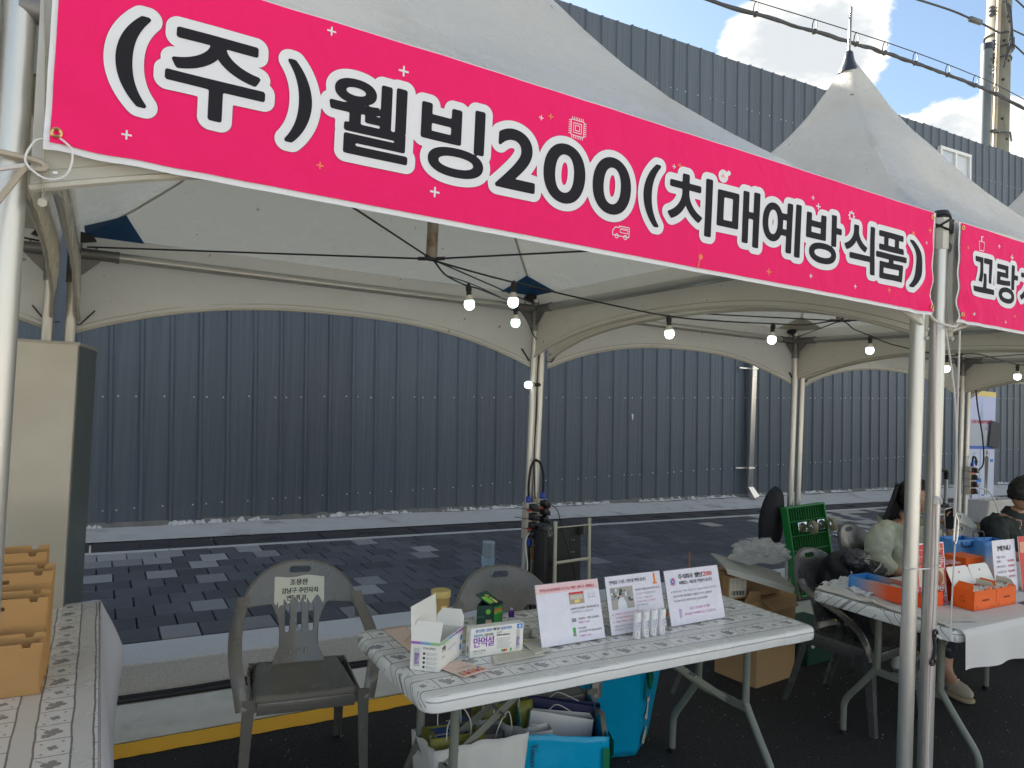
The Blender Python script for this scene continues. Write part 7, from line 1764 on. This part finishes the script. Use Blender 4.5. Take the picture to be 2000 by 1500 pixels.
def head_parts(parent, c, yaw, pitch=0., long_hair=False):
    """head facing local -Y, turned by yaw"""
    M = Matrix.Rotation(yaw, 3, 'Z') @ Matrix.Rotation(pitch, 3, 'X'); c = Vector(c); bm = bmesh.new(); bmesh.ops.create_uvsphere(bm, u_segments=36, v_segments=28, radius=1); V = []
    for v in bm.verts:
        q = v.co; x, y, z = q.x * .074, q.y * .094, q.z * .116
        if z < 0: k = 1 + z / .116 * .30; x *= k; y *= (1 + z / .116 * .12)
        if y < 0:
            x_, z_ = x / .074, z / .116; f = max(0, -y / .094)
            y -= .024 * math.exp(-((x_ / .17) ** 2) - ((z_ + .12) / .20) ** 2) * f        # nose
            y += .008 * (math.exp(-(((abs(x_) - .42) / .2) ** 2) - ((z_ - .10) / .13) ** 2)) * f  # sockets
            y -= .007 * math.exp(-((x_ / .34) ** 2) - ((z_ + .48) / .09) ** 2) * f      # lips
            y -= .008 * math.exp(-((x_ / .3) ** 2) - ((z_ + .85) / .14) ** 2) * f       # chin
            y += .004 * math.exp(-((z_ - .12) / .1) ** 2) * f
        V.append(M @ Vector((x, y, z)) + c)
    bm.verts.index_update(); F = [[w.index for w in f.verts] for f in bm.faces]; bm.free()
    MB().add(V, F).build('head', skinm, parent, smooth=True, ang=180)
    for s in (-1, 1):
        MB().lathe([(0, -.0095), (.007, -.006), (.0095, 0), (.007, .006), (0, .0095)], M @ Vector((s * .031, -.080, .012)) + c, 12).build('eye', mat('eye', (.10, .07, .06), .2), parent, smooth=True)
        e = []
        v2, f2 = blob(3 + s, (.010, .020, .031), sub=3, amp=.12, squ=2)
        MB().add([M @ (p + Vector((s * .075, .010, -.004))) + c for p in v2], f2).build('ear', skinm, parent, smooth=True)
        MB().tube([M @ Vector((s * a, b, z)) + c for a, b, z in ((.016, -.090, .034), (.032, -.088, .039), (.046, -.078, .034))], .003, 6, flat=.6).build('eyebrow', hairm, parent)
    MB().tube([M @ Vector((a, b, -.054 + .002 * abs(a) * 40)) + c for a, b in ((-.022, -.084), (0, -.094), (.022, -.084))], .0042, 6, flat=.8).build('lips', mat('lips', (.42, .14, .12), .4), parent, smooth=True)
    # hair cap
    bm = bmesh.new(); bmesh.ops.create_uvsphere(bm, u_segments=48, v_segments=36, radius=1); V = []; keep = []
    for v in bm.verts:
        q = v.co; n = mnoise.noise(q * 6) * .07 + mnoise.noise(q * 17) * .06 + mnoise.noise(q * 34) * .03
        V.append(Vector((q.x * .084, q.y * .103 + .006, q.z * .124 + .006)) * (1 + n))
    bm.verts.index_update()
    for f in bm.faces:
        m_ = f.calc_center_median()
        lim = .45 if m_.y < -.35 else (-.05 if m_.y < .12 else (-.42 if not long_hair else -.95))
        if abs(m_.x) > .75 and m_.y > -.2 and m_.y < .12: lim = .08
        if m_.z > lim: keep.append([w.index for w in f.verts])
    bm.free()
    MB().add([M @ p + c for p in V], keep).build('hair', hairm, parent, smooth=True, solid=.004, ang=180)
    return M, c
# ---- the woman on the phone
wo = thing('person', 'seated person in a pale sage blouse with long hair, phone at the ear', 'person', (4.70, 2.86, 0))
O = Vector((4.70, 2.86, 0)); P = lambda x, y, z: Vector((x, y, z)) - O
bp = []; be = []; br = []
def node(p, r, par=None):
    bp.append(Vector(p)); br.append(r); i = len(bp) - 1
    if par is not None: be.append((par, i))
    return i
pel = node(P(4.70, 2.86, .50), (.15, .115)); wa = node(P(4.69, 2.85, .64), (.125, .095), pel); chs = node(P(4.68, 2.82, .82), (.150, .10), wa); nk = node(P(4.67, 2.79, .945), .048, chs); nk2 = node(P(4.66, 2.765, 1.00), .045, nk)
rs = node(P(4.53, 2.83, .88), .055, chs); re = node(P(4.43, 2.82, .65), .042, rs); rw = node(P(4.52, 2.62, .60), .028, re)
ls = node(P(4.84, 2.80, .87), .055, chs); le = node(P(4.895, 2.57, .775), .040, ls); lw = node(P(4.765, 2.555, .925), .026, le); lp = node(P(4.730, 2.558, .965), (.034, .020), lw)
def fingers(base, pts_list, r0=.0085):
    for chain in pts_list:
        pr = base
        for k, q in enumerate(chain): pr = node(q, r0 * (1 - .12 * k), pr)
fingers(lp, [[P(4.720 + dx, 2.545, .992 + dz), P(4.712 + dx, 2.528, 1.012 + dz), P(4.702 + dx, 2.520, 1.022 + dz)] for dx, dz in ((-.016, -.008), (-.004, .004), (.009, .008), (.022, .002))] + [[P(4.700, 2.565, .955), P(4.685, 2.552, .968), P(4.682, 2.540, .985)]])
rp = node(P(4.545, 2.56, .60), (.034, .018), rw)
fingers(rp, [[P(4.555 + dx, 2.52, .595), P(4.56 + dx, 2.49, .59)] for dx in (-.026, -.009, .009, .026)] + [[P(4.59, 2.555, .598), P(4.603, 2.535, .595)]])
rh = node(P(4.62, 2.80, .48), .095, pel); rk = node(P(4.52, 2.42, .47), .062, rh); ra = node(P(4.42, 2.36, .12), .036, rk); rf = node(P(4.38, 2.27, .055), .032, ra)
lh = node(P(4.79, 2.80, .48), .095, pel); lk = node(P(4.66, 2.42, .47), .062, lh); la = node(P(4.36, 2.58, .12), .036, lk); lf = node(P(4.33, 2.50, .055), .032, la)
skinned('body', bp, be, br, skinm, wo)
# blouse
b2 = [P(4.70, 2.86, .54), P(4.69, 2.85, .66), P(4.68, 2.82, .79), P(4.67, 2.80, .885), P(4.56, 2.82, .880), P(4.49, 2.83, .83), P(4.445, 2.83, .74), P(4.43, 2.81, .65), P(4.47, 2.70, .615), P(4.79, 2.80, .875), P(4.86, 2.74, .84), P(4.85, 2.62, .79)]
skinned('blouse', b2, [(0, 1), (1, 2), (2, 3), (3, 4), (4, 5), (5, 6), (6, 7), (7, 8), (3, 9), (9, 10), (10, 11)], [(.19, .15), (.17, .135), (.175, .13), (.115, .085), .085, .092, .098, .088, .055, .085, .085, .072], blouse, wo, root=2)
b3 = [P(4.70, 2.86, .49), P(4.62, 2.78, .485), P(4.53, 2.43, .475), P(4.46, 2.385, .27), P(4.435, 2.37, .17), P(4.79, 2.78, .485), P(4.67, 2.43, .475), P(4.40, 2.56, .17)]
skinned('trousers', b3, [(0, 1), (1, 2), (2, 3), (3, 4), (0, 5), (5, 6), (6, 7)], [(.175, .125), .108, .080, .062, .058, .108, .080, .058], trous, wo)
for nm, fx_, fy_, az in (('shoe', 4.405, 2.300, R(18)), ('shoe', 4.34, 2.52, 0)):
    sh = thing('shoe', 'beige and grey trainer with thick sole' if az else None, None, tuple(P(fx_, fy_, 0))); sh.parent = wo; sh.rotation_euler = (0, 0, -az)
    v2, f2 = blob(61, (.043, .122, .046), sub=4, amp=.05, squ=2.7)
    MB().add([Vector((p.x * (1.0 - .35 * max(0, -p.y / .122 - .45) if p.y < .02 else .82), p.y, max(p.z * (1 if p.y > -.01 else 1 + p.y * 3.2), -.028) + .052 + .034 * max(0, p.y / .12))) for p in v2], f2).build('upper', mat('shoe_beige', (.46, .40, .30), .7, var=.25, vs=30), sh, smooth=True)
    MB().add([Vector((p.x * 1.10, p.y * 1.05, min(max(p.z * .5, -.014), .012) + .016)) for p in v2], f2).build('sole', mat('shoe_sole', (.42, .32, .20), .6), sh, smooth=True)
    MB().add([Vector((p.x * 1.03, p.y * .50 + .03, max(p.z, -.02) * .7 + .052)) for p in v2], f2).build('side_panel', mat('shoe_grey', (.20, .20, .21), .6), sh, smooth=True)
    mb = MB()
    for k in range(5): mb.tube([(-.022, -.035 + .022 * k, .088 + .010 * k), (.022, -.030 + .022 * k, .088 + .010 * k)], .0035, 5)
    mb.build('lace', cw, sh)
    MB().lathe([(.040, .075), (.036, .12), (.037, .165)], (0, .075, 0), 16).build('sock', mat('sock_white', (.62, .62, .62), .9), sh, smooth=True)
head_parts(wo, P(4.665, 2.715, 1.095), R(10), R(4), long_hair=True)
def lock(u, v):
    a = -.95 + 1.9 * u; r = .098 + .02 * v; w = math.sin(math.pi * v * .9)
    x = 4.665 + r * 1.02 * math.sin(a) - .115 * v ** 1.4 * (1.25 - .5 * u) + .004 * mnoise.noise((u * 14, v * 3, 1))
    y = 2.735 + r * math.cos(a) + .055 * v + .006 * mnoise.noise((u * 22, v * 2, 4)); z = 1.17 - .40 * v - .05 * v * abs(u - .5)
    return tuple(P(x, y, z))
MB().grid(lock, 44, 22).build('long_hair', hairm, wo, smooth=True, solid=.020)
ph = thing('smartphone', 'black smartphone held to the ear of the person in the sage blouse', 'phone', (4.722, 2.530, .978), rot=(R(8), R(-14), R(-14)))
MB().rbox((0, 0, 0), (.073, .010, .150), .005, seg=3).build('phone_body', mat('phone_rim', (.62, .56, .52), .3), ph, smooth=True)
MB().rbox((-.001, -.0055, .001), (.067, .002, .143), .0009, seg=1).build('screen', mat('glass_black', (.006, .006, .007), .06, coat=.6), ph)
# ---- the man at the right edge
ma = thing('person', 'seated person in a dark green shirt with short hair at the right edge', 'person', (5.62, 2.66, 0))
O = Vector((5.62, 2.66, 0)); bp, be, br = [], [], []
pel = node(P(5.62, 2.70, .50), (.15, .12)); wa = node(P(5.61, 2.70, .66), (.14, .10), pel); chs = node(P(5.60, 2.67, .84), (.165, .11), wa); nk = node(P(5.59, 2.60, .965), .055, chs); nk2 = node(P(5.585, 2.58, 1.02), .052, nk)
for s in (-1, 1):
    sh_ = node(P(5.60 + s * .17, 2.67, .90), .06, chs); el = node(P(5.60 + s * .22, 2.56, .68), .045, sh_); wr = node(P(5.60 + s * .12, 2.36, .70), .03, el); pm_ = node(P(5.60 + s * .09, 2.30, .72), (.036, .018), wr)
    fingers(pm_, [[P(5.60 + s * .08 + dx, 2.262, .725), P(5.60 + s * .07 + dx, 2.235, .720)] for dx in (-.026, -.009, .009, .026)] + [[P(5.60 + s * .055, 2.30, .73), P(5.60 + s * .045, 2.28, .735)]])
    h1 = node(P(5.62 + s * .09, 2.62, .49), .10, pel); k1 = node(P(5.62 + s * .13, 2.24, .48), .065, h1); a1 = node(P(5.62 + s * .13, 2.28, .10), .04, k1); node(P(5.62 + s * .13, 2.16, .045), .038, a1)
skinned('body', bp, be, br, skinm, ma)
b2 = [P(5.62, 2.70, .56), P(5.61, 2.70, .68), P(5.60, 2.67, .84), P(5.592, 2.635, .935)]; e2 = [(0, 1), (1, 2), (2, 3)]; r2_ = [(.18, .135), (.17, .125), (.195, .135), (.072, .066)]
for s in (-1, 1):
    n0 = len(b2); b2 += [P(5.60 + s * .175, 2.67, .90), P(5.60 + s * .215, 2.60, .76)]; e2 += [(2, n0), (n0, n0 + 1)]; r2_ += [.088, .072]
skinned('shirt', b2, e2, r2_, shirtd, ma)
MB().lathe([(.080, .0), (.066, .035), (.062, .050), (.058, .036), (.07, .0)], P(5.594, 2.622, .945), 20, axis=(0, -.25, 1)).build('collar', shirtd, ma, smooth=True)
b3 = [P(5.62, 2.70, .49)]; e3 = []; r3_ = [(.18, .135)]
for s in (-1, 1):
    n0 = len(b3); b3 += [P(5.62 + s * .09, 2.60, .49), P(5.62 + s * .13, 2.25, .485), P(5.62 + s * .13, 2.28, .12)]; e3 += [(0, n0), (n0, n0 + 1), (n0 + 1, n0 + 2)]; r3_ += [.115, .085, .06]
skinned('trousers', b3, e3, r3_, mat('trousers_black', (.012, .012, .013), .85), ma)
for s in (-1, 1):
    v2, f2 = blob(67, (.05, .14, .05), sub=3, amp=.04, squ=2.7)
    MB().add([Vector((p.x, p.y, max(p.z, -.03) + .045)) + P(5.62 + s * .13, 2.20, 0) for p in v2], f2).build('shoe', rub, ma, smooth=True)
head_parts(ma, P(5.575, 2.54, 1.110), R(48), R(6))

ma.location.x += .13
